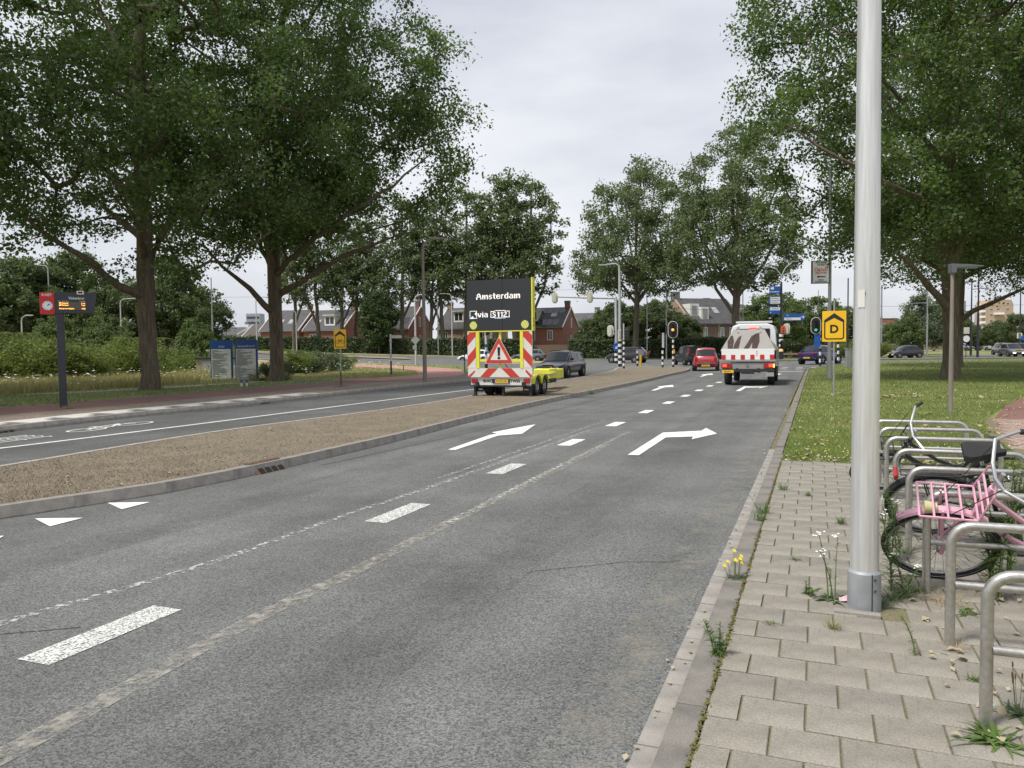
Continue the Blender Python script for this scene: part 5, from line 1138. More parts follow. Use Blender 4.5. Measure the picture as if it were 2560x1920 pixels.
M_STAIN = worn('brown_stain', (.045, .022, .016), .30, .40, 5, .97)
for pts in ([(-.78, .13), (-.60, .13), (-.56, .52), (-.62, .80), (-.70, .78), (-.82, .52)], [(-.60, .13), (-.36, .13), (-.32, .48), (-.27, .80), (-.40, .70), (-.52, .45)], [(-.20, .13), (.02, .13), (.20, .56), (.30, .86), (.12, .76), (.0, .5)], [(.16, .13), (.34, .13), (.44, .5), (.42, .9), (.26, .86), (.16, .5)]):
    q = []
    for x, v in pts:
        z = 1.42+.86*(v-.10)/.95; y = .02+.53*(z-1.42)/.86; q.append((x, y-.006, z))
    m = MB(); m.face(q); m.build('rust_stain', M_STAIN, hp)
for x in (-.42, .46): m = MB(); m.box((x, .60, 2.33), (.10, .06, .12)); m.box((x, .47, 2.1), (.05, .05, .2)); m.build('hinge', M_ALU, hp)
# cab
prof = [(-.98, 1.0), (.98, 1.0), (1.0, 1.35), (.94, 2.25), (.86, 2.48), (.6, 2.58), (-.6, 2.58), (-.86, 2.48), (-.94, 2.25), (-1.0, 1.35)]
m = MB(); m.prism(prof, 2.75, 4.6, 'y'); m.add([(-.98, 4.6, .5), (.98, 4.6, .5), (.98, 5.6, .5), (-.98, 5.6, .5), (-.98, 4.6, 1.4), (.98, 4.6, 1.4), (.92, 5.6, 1.15), (-.92, 5.6, 1.15)], [(0, 3, 2, 1), (4, 5, 6, 7), (0, 1, 5, 4), (1, 2, 6, 5), (2, 3, 7, 6), (3, 0, 4, 7)]); m.box((0, 3.7, .8), (1.96, 1.9, .62)); cb = m.build('cab', M_TRW, t, bevel=.05)
m = MB(); m.box((0, 2.73, 2.12), (1.42, .05, .48)); m.build('rear_window', M_CARGLASS, cb, bevel=.06)
m = MB(); m.box((0, 2.68, 2.36), (.34, .05, .08)); m.build('high_brake_light', M_RED_ON, cb)
for sx in (-1, 1):
    m = MB(); m.box((sx*.985, 3.7, 1.85), (.04, 1.1, .6)); m.build('side_window', M_CARGLASS, cb); m = MB(); m.box((sx*1.16, 4.5, 1.65), (.2, .1, .4)); m.build('wing_mirror', M_BLACKP, cb, bevel=.03)
m = MB(); m.add([(-.85, 4.62, 1.5), (.85, 4.62, 1.5), (.72, 4.62, 2.4), (-.72, 4.62, 2.4)], [(0, 1, 2, 3)]); m.build('windscreen', M_CARGLASS, cb)
m = MB(); m.box((0, 3.5, 2.66), (1.55, .35, .09)); m.box((-.5, 3.5, 2.60), (.06, .06, .1)); m.box((.5, 3.5, 2.60), (.06, .06, .1)); m.build('light_bar', mat('light_bar_grey', (.5, .52, .52), .3), t, bevel=.02)
m = MB(); m.box((.93, 2.0, .55), (.25, 1.6, .35)); m.box((-.93, 2.0, .55), (.25, 1.6, .35)); m.build('side_guard', M_BLACKP, t)
# ================================================================== message board trailer
M_YEL = mat('fluor_yellow', (.72, .70, .06), .45, var=.05, vscale=4)
M_LED = mat('led_board', (.022, .025, .030), .55, fine=.25, fscale=300)
M_SIGW = mat('retro_white', (.66, .65, .61), .45, var=.05, vscale=5); M_SIGR = mat('retro_red', (.52, .045, .03), .42, var=.06, vscale=5)
def ledmat(name, cols, s):
    m = bpy.data.materials.new(name); m.use_nodes = True; MATS[name] = m; nt = m.node_tree; N = nt.nodes.new; L = nt.links.new
    b = nt.nodes['Principled BSDF']; g = N('ShaderNodeNewGeometry'); r = N('ShaderNodeValToRGB'); r.color_ramp.interpolation = 'CONSTANT'
    e = r.color_ramp.elements
    while len(e) < len(cols): e.new(.5)
    for i, c in enumerate(cols): e[i].position = i/len(cols); e[i].color = c+(1,)
    L(g.outputs['Random Per Island'], r.inputs[0]); L(r.outputs[0], b.inputs['Emission Color']); b.inputs['Emission Strength'].default_value = s; b.inputs['Base Color'].default_value = (.02, .02, .02, 1); return m
M_LEDT = ledmat('led_pixels', [(1, .93, .78), (1, .97, .9), (1, .62, .32), (.95, .95, 1), (.45, .65, 1), (1, .85, .6), (.9, .95, .9)], .62)
M_LEDG = ledmat('led_amber_green', [(.9, .8, .12), (.45, .75, .2), (.85, .75, .1), (.95, .5, .1), (.3, .65, .25)], .42)
FONT5 = {'A': ['00111100', '00111100', '01100110', '01100110', '01111110', '11000011', '11000011', '11000011', '00000000'],
 'm': ['000000000', '000000000', '110110110', '111111111', '110110011', '110110011', '110110011', '110110011', '000000000'],
 's': ['00000', '00000', '01110', '11001', '11100', '00111', '10011', '01110', '00000'], 't': ['0110', '0110', '1111', '0110', '0110', '0110', '0110', '0011', '0000'],
 'e': ['000000', '000000', '011110', '110011', '111111', '110000', '110011', '011110', '000000'], 'r': ['0000', '0000', '1111', '1110', '1100', '1100', '1100', '1100', '0000'],
 'd': ['000011', '000011', '011111', '110011', '110011', '110011', '110011', '011111', '000000'], 'a': ['000000', '000000', '011110', '000011', '011111', '110011', '110011', '011111', '000000'],
 'v': ['000000', '000000', '110011', '110011', '110011', '011110', '011110', '001100', '000000'], 'i': ['11', '00', '11', '11', '11', '11', '11', '11', '00'],
 'S': ['01110', '11001', '11000', '01110', '00011', '10011', '01110'], '1': ['0011', '0111', '0011', '0011', '0011', '0011', '0011'], '2': ['01110', '10011', '00011', '00110', '01100', '11000', '11111']}
o_ = RP(22.95, -8.70, .112); TRL = thing('message_trailer', 'yellow trailer with a black electronic message board and red and white panels on the median', 'trailer', (o_.x, o_.y, .112), RZ)
t = TRL; HB = lambda z: z-.112
def px_led(parent, rows, x0, z0, cell, y, material, nm):
    m = MB(); s = cell*.42
    for r, row in enumerate(rows):
        for c, ch in enumerate(row):
            if ch == '1':
                x = x0+c*cell; z = z0-r*cell; m.face([(x-s, y, z-s), (x+s, y, z-s), (x+s, y, z+s), (x-s, y, z+s)])
    o = m.build(nm, material, parent, recalc=False); o['kind'] = 'stuff'; return o
def line_rows(word, gap=1):
    hs_ = len(FONT5[word[0]]); rows = ['']*hs_
    for k, ch in enumerate(word):
        for r in range(hs_): rows[r] += FONT5[ch][r]+'0'*gap
    return rows
m = MB(); m.box((0, .10, HB(3.01)), (2.21, .18, 1.62)); bd_ = m.build('message_board', M_LED, t)
m = MB(); m.box((1.125, .11, HB(3.01)), (.04, .22, 1.66)); m.box((0, .11, HB(2.185)), (2.21, .2, .03)); m.build('board_frame', M_YEL, t)
m = MB(); m.box((.12, .008, HB(3.01)), (.006, .01, 1.6)); m.build('panel_joint', M_DARK, bd_)
cell = .0232; rw = line_rows('Amsterdam'); px_led(bd_, rw, -len(rw[0])*cell/2+.0, HB(3.38), cell, .006, M_LEDT, 'lettering')
rw = line_rows('via'); px_led(bd_, rw, -.72, HB(2.80), cell*.95, .006, M_LEDT, 'lettering')
rw = line_rows('S112'); px_led(bd_, rw, -.20, HB(2.785), cell, .006, M_LEDT, 'route_number')
box = ['00011111111111111111100', '11111000000000000001111', '10000000000000000000001']; w_ = 28; hB = 11
rows = []
for r in range(hB):
    s = ''
    for c in range(w_):
        edge_ = (r in (1, hB-2) and 0 < c < w_-1 and (c < 6 or c > w_-7)) or (r in (0, hB-1) and 6 <= c <= w_-7) or (c in (0, w_-1) and 1 <= r <= hB-2)
        s += '1' if edge_ else '0'
    rows.append(s)
px_led(bd_, rows, -.27, HB(2.835), cell, .006, M_LEDT, 'route_frame')
ar = ['1111111111111', '1000000000001', '1011111110001', '1011111100001', '1011111000001', '1011111100001', '1011011110001', '1010001111001', '1000000111101', '1000000011101', '1000000001001', '1000000000001', '1111111111111']
ar = [''.join('1' if (r in (0, 12) or c in (0, 12) or (abs(r-c) > 3 and r+c > 12)) else '0' for c in range(13)) for r in range(13)]
px_led(bd_, ar, -1.0, HB(2.84), .0195, .006, M_LEDT, 'arrow_symbol')
for x, z in ((-.885, 2.38), (.885, 2.38)):
    rows = [''.join('1' if (r-5.5)**2+(c-5.5)**2 < 33 else '0' for c in range(12)) for r in range(12)]
    px_led(bd_, rows, x-.12, HB(z+.12), .0212, .006, M_LEDG, 'beacon')
lettering('OKUB'[::-1], .13, M_INK, bd_, (1.148, .11, HB(2.45)), math.radians(90), sx=.8).rotation_euler = (0, math.radians(-90), math.radians(90))
# striped side panels and lower panel
def stripes(parent, x0, x1, z0, z1, y, slope, pw, ph=0.0, nm='stripe'):
    """diagonal red bands clipped to a rectangle"""
    w = x1-x0
    k = -6
    while k < 8:
        a = z0+ph+k*2*pw; poly = [(x0, a), (x1, a+slope*w), (x1, a+slope*w+pw), (x0, a+pw)]
        def clip(pl, lim, keep):
            o = []
            for i in range(len(pl)):
                p, q = pl[i], pl[(i+1) % len(pl)]; ip, iq = keep(p[1], lim), keep(q[1], lim)
                if ip: o.append(p)
                if ip != iq: f = (lim-p[1])/(q[1]-p[1]); o.append((p[0]+(q[0]-p[0])*f, lim))
            return o
        pl = clip(poly, z0, lambda v, l: v >= l-1e-9)
        if len(pl) > 2: pl = clip(pl, z1, lambda v, l: v <= l+1e-9)
        if len(pl) > 2: mm = MB(); mm.face([(p[0], y, p[1]) for p in pl]); mm.build(nm, M_SIGR, parent)
        k += 1
for sg in (-1, 1):
    m = MB(); m.box((sg*.965, .04, HB(1.59)), (.29, .05, 1.14)); sp_ = m.build('striped_side_panel', M_SIGW, t)
    m2 = sg*.965; stripes(sp_, m2-.145, m2+.145, HB(1.02), HB(2.16), .012, 1.05 if sg < 0 else -1.05, .34, .30 if sg > 0 else .03)
    m = MB(); m.box((sg*.755, .06, HB(1.59)), (.10, .10, 1.18)); m.build('frame_post', M_YEL, t)
m = MB(); m.box((0, .05, HB(.865)), (2.21, .06, .285)); lp = m.build('striped_lower_panel', M_SIGW, t)
for pts in ([(-.68, 0), (-.36, 0), (-.06, 1), (-.40, 1)], [(.68, 0), (.36, 0), (.06, 1), (.40, 1)], [(-1.10, 0), (-1.02, 0), (-.86, .55), (-.86, .8), (-1.1, .12)], [(1.10, 0), (1.04, 0), (.88, .6), (.88, .9), (1.1, .2)]):
    mm = MB(); mm.face([(x, .017, HB(.725)+v*.28) for x, v in pts]); mm.build('stripe', M_SIGR, lp)
m = MB(); m.box((0, .07, HB(1.26)), (1.42, .06, .08)); m.box((0, .10, HB(1.6)), (.07, .07, 1.16)); m.build('cross_frame', M_YEL, t)
# warning triangle
def rtri(w, h, r, y, z0):
    pts = [(-w/2, 0), (w/2, 0), (0, h)]; o = []
    for i, p in enumerate(pts):
        a, b = pts[i-1], pts[(i+1) % 3]; P = Vector(p)
        for f in (0, .5, 1):
            q = P+(Vector(a)-P).normalized()*r*(1-f)+(Vector(b)-P).normalized()*r*f; q = q.lerp(P, .18 if f == .5 else 0); o.append((q.x, q.y+z0))
    return o
def facep(name, poly, y, material, parent, thick=0.0):
    m = MB()
    if thick: m.prism(poly, y, y+thick, 'y')
    else: m.face([(p[0], y, p[1]) for p in poly])
    return m.build(name, material, parent)
tri = facep('warning_triangle', rtri(.98, .86, .05, 0, HB(1.155)), -.02, M_SIGW, t, .02)
facep('red_border', rtri(.95, .83, .05, 0, HB(1.165)), -.023, M_SIGR, tri); facep('white_field', rtri(.60, .52, .02, 0, HB(1.27)), -.026, M_SIGW, tri)
m = MB(); m.prism([(-.035+.0, HB(1.40)), (.035, HB(1.40)), (.048, HB(1.66)), (.03, HB(1.68)), (-.03, HB(1.68)), (-.048, HB(1.66))], -.031, -.027, 'y'); m.cyl((0, -.031, HB(1.335)), (0, -.027, HB(1.335)), .045, n=18); m.build('exclamation_mark', M_INK, tri)
# rear chassis panel with lettering, lamps and plate
m = MB(); m.box((.0, .12, HB(.59)), (2.06, .06, .26)); rp = m.build('rear_panel', M_SIGW, t)
lettering('BUKO.', .125, M_INK, rp, (-.42, .086, HB(.595)), bold=.004); lettering('TW55', .125, M_INK, rp, (.50, .086, HB(.595)), bold=.004)
m = MB(); m.box((.02, .075, HB(.595)), (.60, .02, .13)); m.build('plate_holder', M_BLACKP, rp); m = MB(); m.box((.03, .06, HB(.595)), (.48, .012, .11)); pl = m.build('number_plate', M_PLATE, rp); lettering('74-WX-XB', .092, M_INK, pl, (.04, .052, HB(.595)), sx=.85); m = MB(); m.box((-.19, .053, HB(.595)), (.04, .004, .108)); m.build('blue_band', MATS['eu_blue'], pl)
for sg in (-1, 1): m = MB(); m.box((sg*.90, .075, HB(.60)), (.21, .05, .14)); m.build('tail_light', M_RED_L, rp, bevel=.01)
m = MB(); m.box((0, .12, HB(.44)), (2.1, .10, .05)); m.box((-.8, 1.6, HB(.5)), (.1, 3.2, .14)); m.box((.8, 1.6, HB(.5)), (.1, 3.2, .14)); m.box((0, 1.0, HB(.40)), (1.7, .08, .08)); m.build('chassis', M_BLACKP, t)
for x in (-.93, .05, .98): m = MB(); m.box((x, .2 if x else .5, HB(.30)), (.08, .08, .40)); m.box((x, .2 if x else .5, HB(.13)), (.16, .16, .025)); m.build('support_leg', M_BLACKP, t)
for x in (-.80, .80): m = MB(); m.box((x, .3, HB(.36)), (.24, .015, .24)); mf = m.build('mud_flap', M_BLACKP, t); m = MB(); m.box((x, .288, HB(.32)), (.14, .004, .04)); m.build('flap_label', M_SIGW, mf)
for x in (-.62, .95):
    for y in (.66, 1.36):
        wv_ = add_wheel(t, 0, 0, .30, 1); wv_.matrix_basis = Matrix.Translation((x, y, .30)) @ Matrix.Rotation(math.radians(90 if x > 0 else -90), 4, 'Z') @ Matrix.Diagonal((.94, .95, .94, 1))
for x in (-.62, .95):
    for y in (.66, 1.36):
        m = MB(); pts = [(y+.36*math.cos(a), .32+.36*math.sin(a)) for a in [math.radians(v) for v in range(10, 171, 16)]]+[(y+.33*math.cos(a), .32+.33*math.sin(a)) for a in [math.radians(v) for v in range(170, 9, -16)]]
        m.prism(pts, x-.13, x+.13, 'x'); m.build('fender', M_YEL, t)
m = MB(); m.box((0, 1.7, HB(.70)), (1.5, 2.8, .05)); m.build('deck', M_ALU, t)
for x in (-.7, .7): m = MB(); m.tube([(x, .4, HB(.66)), (x*.95, 3.0, HB(.72)), (x*.35+.1, 4.6, HB(.72))], .06, 6); m.build('side_beam', M_YEL, t)
m = MB(); m.box((.1, 4.2, HB(.68)), (.62, .9, .40)); m.box((.1, 5.1, HB(.66)), (.55, .9, .36)); m.build('drawbar_box', M_YEL, t, bevel=.04); m = MB(); m.cyl((.1, 5.4, HB(.55)), (.1, 6.1, HB(.5)), .05); m.build('tow_hitch', M_BLACKP, t)
m = MB(); m.box((.1, 4.2, HB(.91)), (.25, .2, .06)); m.box((.2, 5.0, HB(.87)), (.08, .08, .09)); m.build('latches', M_BLACKP, t)
m = MB(); m.tube([(.2, .4, HB(.85)), (.1, .5, HB(1.0)), (-.02, .3, HB(1.3))], .03, 6); m.build('lift_strut', M_ALU, t)
# ================================================================== posts, signs, signals
M_STEEL = mat('galvanised_steel', (.36, .37, .38), .45, .55, var=.12, vscale=3, stretch=(3, 3, .6))
M_POSTG = mat('brown_grey_post', (.22, .195, .165), .7, var=.15, vscale=3, stretch=(3, 3, .4))
M_POLEW = mat('white_grey_pole', (.44, .45, .46), .55, var=.08, vscale=2)
M_BLKP = mat('black_pole', (.022, .025, .03), .45, var=.2)
M_SIGB = mat('sign_blue', (.012, .085, .34), .42, var=.06); M_SIGY = mat('sign_yellow', (.80, .46, .012), .42, var=.05, vscale=3)
M_CREAMB = mat('cream_housing', (.55, .53, .44), .55, var=.1, vscale=5); M_ANTH = mat('anthracite', (.030, .036, .045), .45, var=.12)
M_REDB = mat('bright_red_panel', (.52, .02, .018), .4); M_STRW = mat('stripe_white', (.72, .72, .70), .5); M_STRB = mat('stripe_black', (.018, .018, .02), .5)
M_AMBON = mat('amber_lamp_on', (.6, .2, .02), .3, emit=(1, .42, .06), estr=.6); M_GRNON = mat('green_lamp_on', (.05, .4, .3), .3, emit=(.15, .95, .6), estr=.2)
def rrect(w, h, r, cx=0, cz=0, n=4):
    o = []
    for sx, sz, a0 in ((1, -1, -90), (1, 1, 0), (-1, 1, 90), (-1, -1, 180)):
        for k in range(n+1): a = math.radians(a0+90*k/n); o.append((cx+sx*(w/2-r)+r*math.cos(a), cz+sz*(h/2-r)+r*math.sin(a)))
    return o
def pole(t, h, r0, r1=None, material=None, x=0, y=0, z0=-.1, n=12, name='post'):
    m = MB(); m.cyl((x, y, z0), (x, y, h), r0, r1, n); return m.build(name, material or M_STEEL, t, True)
def striped(t, h, r, x=0, y=0, z0=0.0, step=.17, first=M_STRB, name='striped_sleeve'):
    z = z0; k = 0; root = None
    ms = (M_STRB, M_STRW) if first is M_STRB else (M_STRW, M_STRB)
    while z < h-.01:
        z2 = min(h, z+step); m = MB(); m.cyl((x, y, z), (x, y, z2-.0005), r, n=14); m.build('stripe_band', ms[k % 2], t, True); z = z2; k += 1
# --- bus stop sign
b = Vector((-12.63, 21.69, .135)); t = thing('bus_stop_sign', 'dark bus stop post with red clock panel and orange departure display', 'bus stop', b, .46)
m = MB(); m.box((0, 0, 1.32), (.19, .12, 2.7), taper=1.0); m.build('post', M_ANTH, t, bevel=.015)
m = MB(); m.prism([(-.12, 2.62), (.84, 2.64), (.93, 3.23), (-.12, 3.21)], -.09, .09, 'y'); pn = m.build('display_panel', M_ANTH, t, bevel=.01)
m = MB(); m.box((-.295, 0, 2.905), (.355, .20, .61)); rp = m.build('clock_panel', M_REDB, t, bevel=.01)
lettering('R·NET', .095, M_SIGW, rp, (-.295, -.103, 3.135), sx=.95, bold=.003)
m = MB(); m.cyl((-.285, -.108, 2.84), (-.285, -.10, 2.84), .125, n=32); ck = m.build('clock_face', mat('clock_white', (.8, .82, .84), .3), rp, True)
m = MB()
for k in range(12): a = math.radians(30*k); m.box((0, 0, .105), (.010, .002, .028), Matrix.Translation((-.285, -.110, 2.84)) @ Matrix.Rotation(a, 4, 'Y'))
m.box((0, 0, .03), (.014, .002, .08), Matrix.Translation((-.285, -.111, 2.84)) @ Matrix.Rotation(math.radians(38), 4, 'Y')); m.box((0, 0, .04), (.010, .002, .10), Matrix.Translation((-.285, -.112, 2.84)) @ Matrix.Rotation(math.radians(62), 4, 'Y')); m.build('clock_hands', M_INK, ck)
lettering('Vinkenbrug', .105, M_SIGW, pn, (.42, -.093, 3.055), sx=.8, bold=.002); lettering('Bus  Richting', .055, M_SIGW, pn, (.10, -.093, 2.965), sx=.85); lettering('Vertrek', .055, M_SIGW, pn, (.56, -.093, 2.972), sx=.85)
m = MB(); m.box((.31, -.088, 2.84), (.66, .01, .21)); dp = m.build('screen', mat('display_screen', (.10, .085, .06), .3), pn)
M_ORG = mat('orange_led', (.6, .2, .02), .4, emit=(1, .42, .08), estr=1.5)
for z, s1, s2 in ((2.915, '382 Centraal', '2 min'), (2.86, '680 Zuidoost', '7 min'), (2.765, 'Actuele vertrektijden', '14:08')):
    lettering(s1, .05, M_ORG, dp, (-.01, -.096, z), align='LEFT', sx=.85); lettering(s2, .05, M_ORG, dp, (.63, -.096, z), align='RIGHT', sx=.85)
m = MB(); m.prism(rrect(.17, .10, .01, .52, 3.215), -.10, -.085, 'y'); bi = m.build('bus_icon_tile', M_SIGW, t); m = MB(); m.prism(rrect(.11, .045, .01, .52, 3.22), -.103, -.1005, 'y'); m.cyl((.485, -.103, 3.195), (.485, -.101, 3.195), .011); m.cyl((.555, -.103, 3.195), (.555, -.101, 3.195), .011); m.build('bus_icon', M_INK, bi)
# --- blue address boards
def addr(px, py, label, header, n, seed, rzz):
    p = G(px, py, .12); t = thing('address_board', label, 'sign', (p.x, p.y, .11), rzz); rs = random.Random(seed)
    m = MB(); m.prism(rrect(1.14, 2.12, .09, 0, 1.09), -.03, .03, 'y'); bd = m.build('board', M_SIGB, t)
    m = MB(); m.box((-.03, -.034, .86), (.98, .008, 1.60)); sh_ = m.build('list_sheet', mat('list_sheet', (.78, .79, .74), .6, var=.1, vscale=3), bd)
    mt = MB()
    for k in range(n):
        z = 1.60-k*(1.52/n); w = rs.uniform(.15, .86)
        if rs.random() < .06: continue
        mt.box((-.49+w/2, -.040, z), (w, .004, .020))
    mt.build('list_text', mat('list_ink', (.10, .12, .14), .6), sh_)['kind'] = 'stuff'; mt = MB()
    for k in range(20): mt.box((.49, -.040, 1.58-k*.075), (.05, .004, .035))
    mt.build('blue_tabs', M_SIGB, sh_)['kind'] = 'stuff'; lettering(header, .15, M_SIGW, bd, (.0, -.034, 1.80), sx=.66, bold=.003)
    for x in (-.46, .46): pole(t, .2, .03, None, M_SIGB, x, .0, -.15)
    return t
addr(556, 949, 'blue framed address board with a script heading, left of the pair', 'de Smit', 38, 3, .36); addr(618, 950, 'blue framed address board headed with house numbers, right of the pair', 'Nummers 23 t/m 111', 40, 4, .36)
for k, (px, w) in enumerate(((604, 0), (617.5, 0))):
    p = G(px, 966, .12); t = thing('small_marker_post', ['small blue and white marker stub in front of the boards, left one', 'small blue and white marker stub in front of the boards, right one'][k], 'post', (p.x, p.y, .1), .3)
    m = MB(); m.box((0, 0, .09), (.08, .08, .18)); m.build('white_base', M_SIGW, t); m = MB(); m.prism([(-.045, .18), (.045, .18), (.045, .27), (-.045, .33)], -.045, .045, 'y'); m.build('blue_cap', M_SIGB, t)
p = G(478, 943); t = thing('utility_hut', 'low concrete utility hut with dark flat roof behind the address boards', 'hut', (p.x-.3, p.y+1.6, .1), .3)
m = MB(); m.box((1.5, .8, .5), (3.0, 1.6, 1.06)); m.build('wall', mat('hut_concrete', (.44, .40, .32), .9, var=.18, vscale=2), t); m = MB(); m.box((1.5, .8, 1.09), (3.2, 1.8, .12)); m.build('roof', M_ANTH, t)
m = MB(); m.box((.75, -.02, .48), (.75, .04, .86)); d_ = m.build('door', mat('hut_door', (.46, .47, .48), .5, var=.06), t); m = MB(); m.face([(.68, -.045, .72), (.84, -.045, .72), (.76, -.045, .45)]); m.build('red_mark', mat('faded_red_mark', (.3, .1, .09), .6), d_); m = MB(); m.box((.93, -.045, .62), (.12, .012, .12)); m.build('sticker', M_SIGW, d_)
# --- yellow detour signs
def detour(label, loc, w, h, ztop, rz, kind, pole_h):
    t = thing('detour_sign', label, 'sign', loc, rz); pole(t, pole_h, .026)
    zc = ztop-h/2; m = MB(); m.prism(rrect(w, h, .025, 0, zc), -.055, -.035, 'y'); sg = m.build('sign_plate', M_SIGY, t)
    # black pentagon outline with chevron roof
    bw = w*.055; x = w*.42; zt = zc+h*.40; ze = zc+h*.20; zb = zc-h*.43; k = h*.13; y = -.058
    m = MB(); mk_ = lambda pts: m.face([(a, y, c) for a, c in pts])
    m.face([(-x, y, ze), (0, y, zt+h*.03), (0, y, zt-k), (-x+bw, y, ze-k*.55), (-x, y, ze-k*.55)]); m.face([(x, y, ze), (x, y, ze-k*.55), (x-bw, y, ze-k*.55), (0, y, zt-k), (0, y, zt+h*.03)])
    m.face([(-x, y, ze-k*.55), (-x+bw, y, ze-k*.55), (-x+bw, y, zb+bw*1.6), (-x, y, zb+bw*1.2)]); m.face([(x-bw, y, ze-k*.55), (x, y, ze-k*.55), (x, y, zb+bw*1.2), (x-bw, y, zb+bw*1.6)])
    m.face([(-x, y, zb+bw*1.2), (-x+bw, y, zb+bw*1.6), (-x+bw*2, y, zb+bw), (-x+bw*1.5, y, zb)]); m.face([(x, y, zb+bw*1.2), (x-bw*1.5, y, zb), (x-bw*2, y, zb+bw), (x-bw, y, zb+bw*1.6)]); m.face([(-x+bw*1.5, y, zb), (x-bw*1.5, y, zb), (x-bw*2, y, zb+bw), (-x+bw*2, y, zb+bw)])
    m.build('black_outline', M_INK, sg)
    if kind == 'D': lettering('D', h*.36, M_INK, sg, (0, y, zc-h*.10), bold=.012, sx=1.0)
    else:
        m = MB(); zz = zc-h*.13; r = w*.14
        for cx in (-w*.19, w*.19): m.torus((cx, y, zz-r*.2), r, .006, 'y', 20, 4)
        q = lambda a, b: m.cyl((a[0], y, a[1]), (b[0], y, b[1]), .006, n=5)
        A0 = (-w*.19, zz-r*.2); B0 = (w*.19, zz-r*.2); C0 = (-w*.02, zz-r*.2); S0 = (-w*.08, zz+r*.9); H0 = (w*.13, zz+r*.9)
        for a, b_ in ((A0, S0), (S0, C0), (A0, C0), (S0, H0), (H0, C0), (H0, B0), (H0, (w*.11, zz+r*1.35)), ((w*.11, zz+r*1.35), (w*.03, zz+r*1.4)), (S0, (-w*.1, zz+r*1.2)), ((-w*.15, zz+r*1.25), (-w*.05, zz+r*1.25))): q(a, b_)
        m.build('bicycle_symbol', M_INK, sg)
    m = MB(); m.box((0, -.02, ztop-.12), (.12, .05, .04)); m.box((0, -.02, ztop-h+.12), (.12, .05, .04)); m.build('clamp', M_STEEL, sg); return t
t = detour('yellow detour sign with a bicycle symbol on a thin post by the cycle path', (-7.11, 32.07, .13), .50, .80, 2.37, .22, 'b', 2.42)
m = MB(); m.box((0, 0, .01), (.5, .06, .03)); m.box((0, 0, .012), (.06, .4, .03)); m.cyl((0, 0, .05), (0, 0, .62), .034); m.build('foot', M_RUST, t)
detour('yellow detour sign with a big letter D on the right verge', (9.80, 23.49, .05), .67, .93, 2.60, -.38, 'D', 2.86)
# --- lamp on the left pavement, fingerpost, small posts
def curved_lamp(label, loc, h, arm, r, rz, material, head=True, r1=None, name='street_lamp', sign=None):
    t = thing(name, label, 'street lamp', loc, rz); m = MB(); pts = [(0, 0, -.1), (0, 0, h*.5), (0, 0, h-.45), (.06, 0, h-.16), (.28, 0, h), (arm, 0, h+.03)]
    m.tube(pts, [r*1.15, r*.95, r*.7, r*.6, r*.55, r*.5], 10); m.build('post', material, t, True)
    if head: m = MB(); m.prism([(arm-.1, h-.02), (arm+.55, h+.02), (arm+.6, h+.06), (arm+.1, h+.12), (arm-.1, h+.08)], -.09, .09, 'y'); m.build('lamp_head', material, t, bevel=.02)
    return t
curved_lamp('brown grey street lamp with a short arm on the left pavement', (-4.01, 35.58, .13), 6.5, .45, .085, -.05, M_POSTG)
t = thing('fingerpost', 'white fingerpost with black foot and one arm by the grass lobe', 'sign', (-7.15, 45.74, .1), .1); striped(t, .85, .05, z0=-.05, step=.9); m = MB(); m.cyl((0, 0, .85), (0, 0, 2.45), .045, n=12); m.build('post', M_STRW, t, True)
for k in range(4): m = MB(); a = k*.13; m.tube([(.048*math.cos(v), .048*math.sin(v), .95+a+v*.035) for v in [math.pi*(1+q/6) for q in range(7)]], .018, 6); m.build('blue_band', M_SIGB, t)
m = MB(); m.prism([(.06, 2.20), (.62, 2.20), (.68, 2.28), (.62, 2.38), (.06, 2.38)], -.02, .02, 'y'); m.build('arm', M_SIGW, t); m = MB(); m.box((.0, -.05, 2.05), (.16, .02, .16)); m.build('small_plate', M_CREAMB, t)
t = thing('marker_post', 'thin dark marker post on the grass lobe', 'post', (-7.61, 54.27, .1)); pole(t, .38, .035, .03, M_RUST); m = MB(); m.cyl((0, 0, .38), (0, 0, .41), .04, n=10); m.build('cap', M_BLKP, t)
t = curved_lamp('white street lamp carrying a grey diamond sign by the cross street', (-9.13, 73.66, .15), 6.6, .5, .10, -.1, M_POLEW); m = MB(); m.box((0, -.12, 2.35), (.62, .02, .62), Matrix.Identity(4)); d_ = m.mesh('diamond_sign', M_STEEL); d_.transform(Matrix.Translation((0, -.12, 2.35)) @ Matrix.Rotation(math.radians(45), 4, 'Y') @ Matrix.Translation((0, .12, -2.35))); put('diamond_sign', d_, t); m = MB(); m.box((-.1, -.12, 1.65), (.3, .02, .36)); m.build('small_plate', M_STEEL, t)
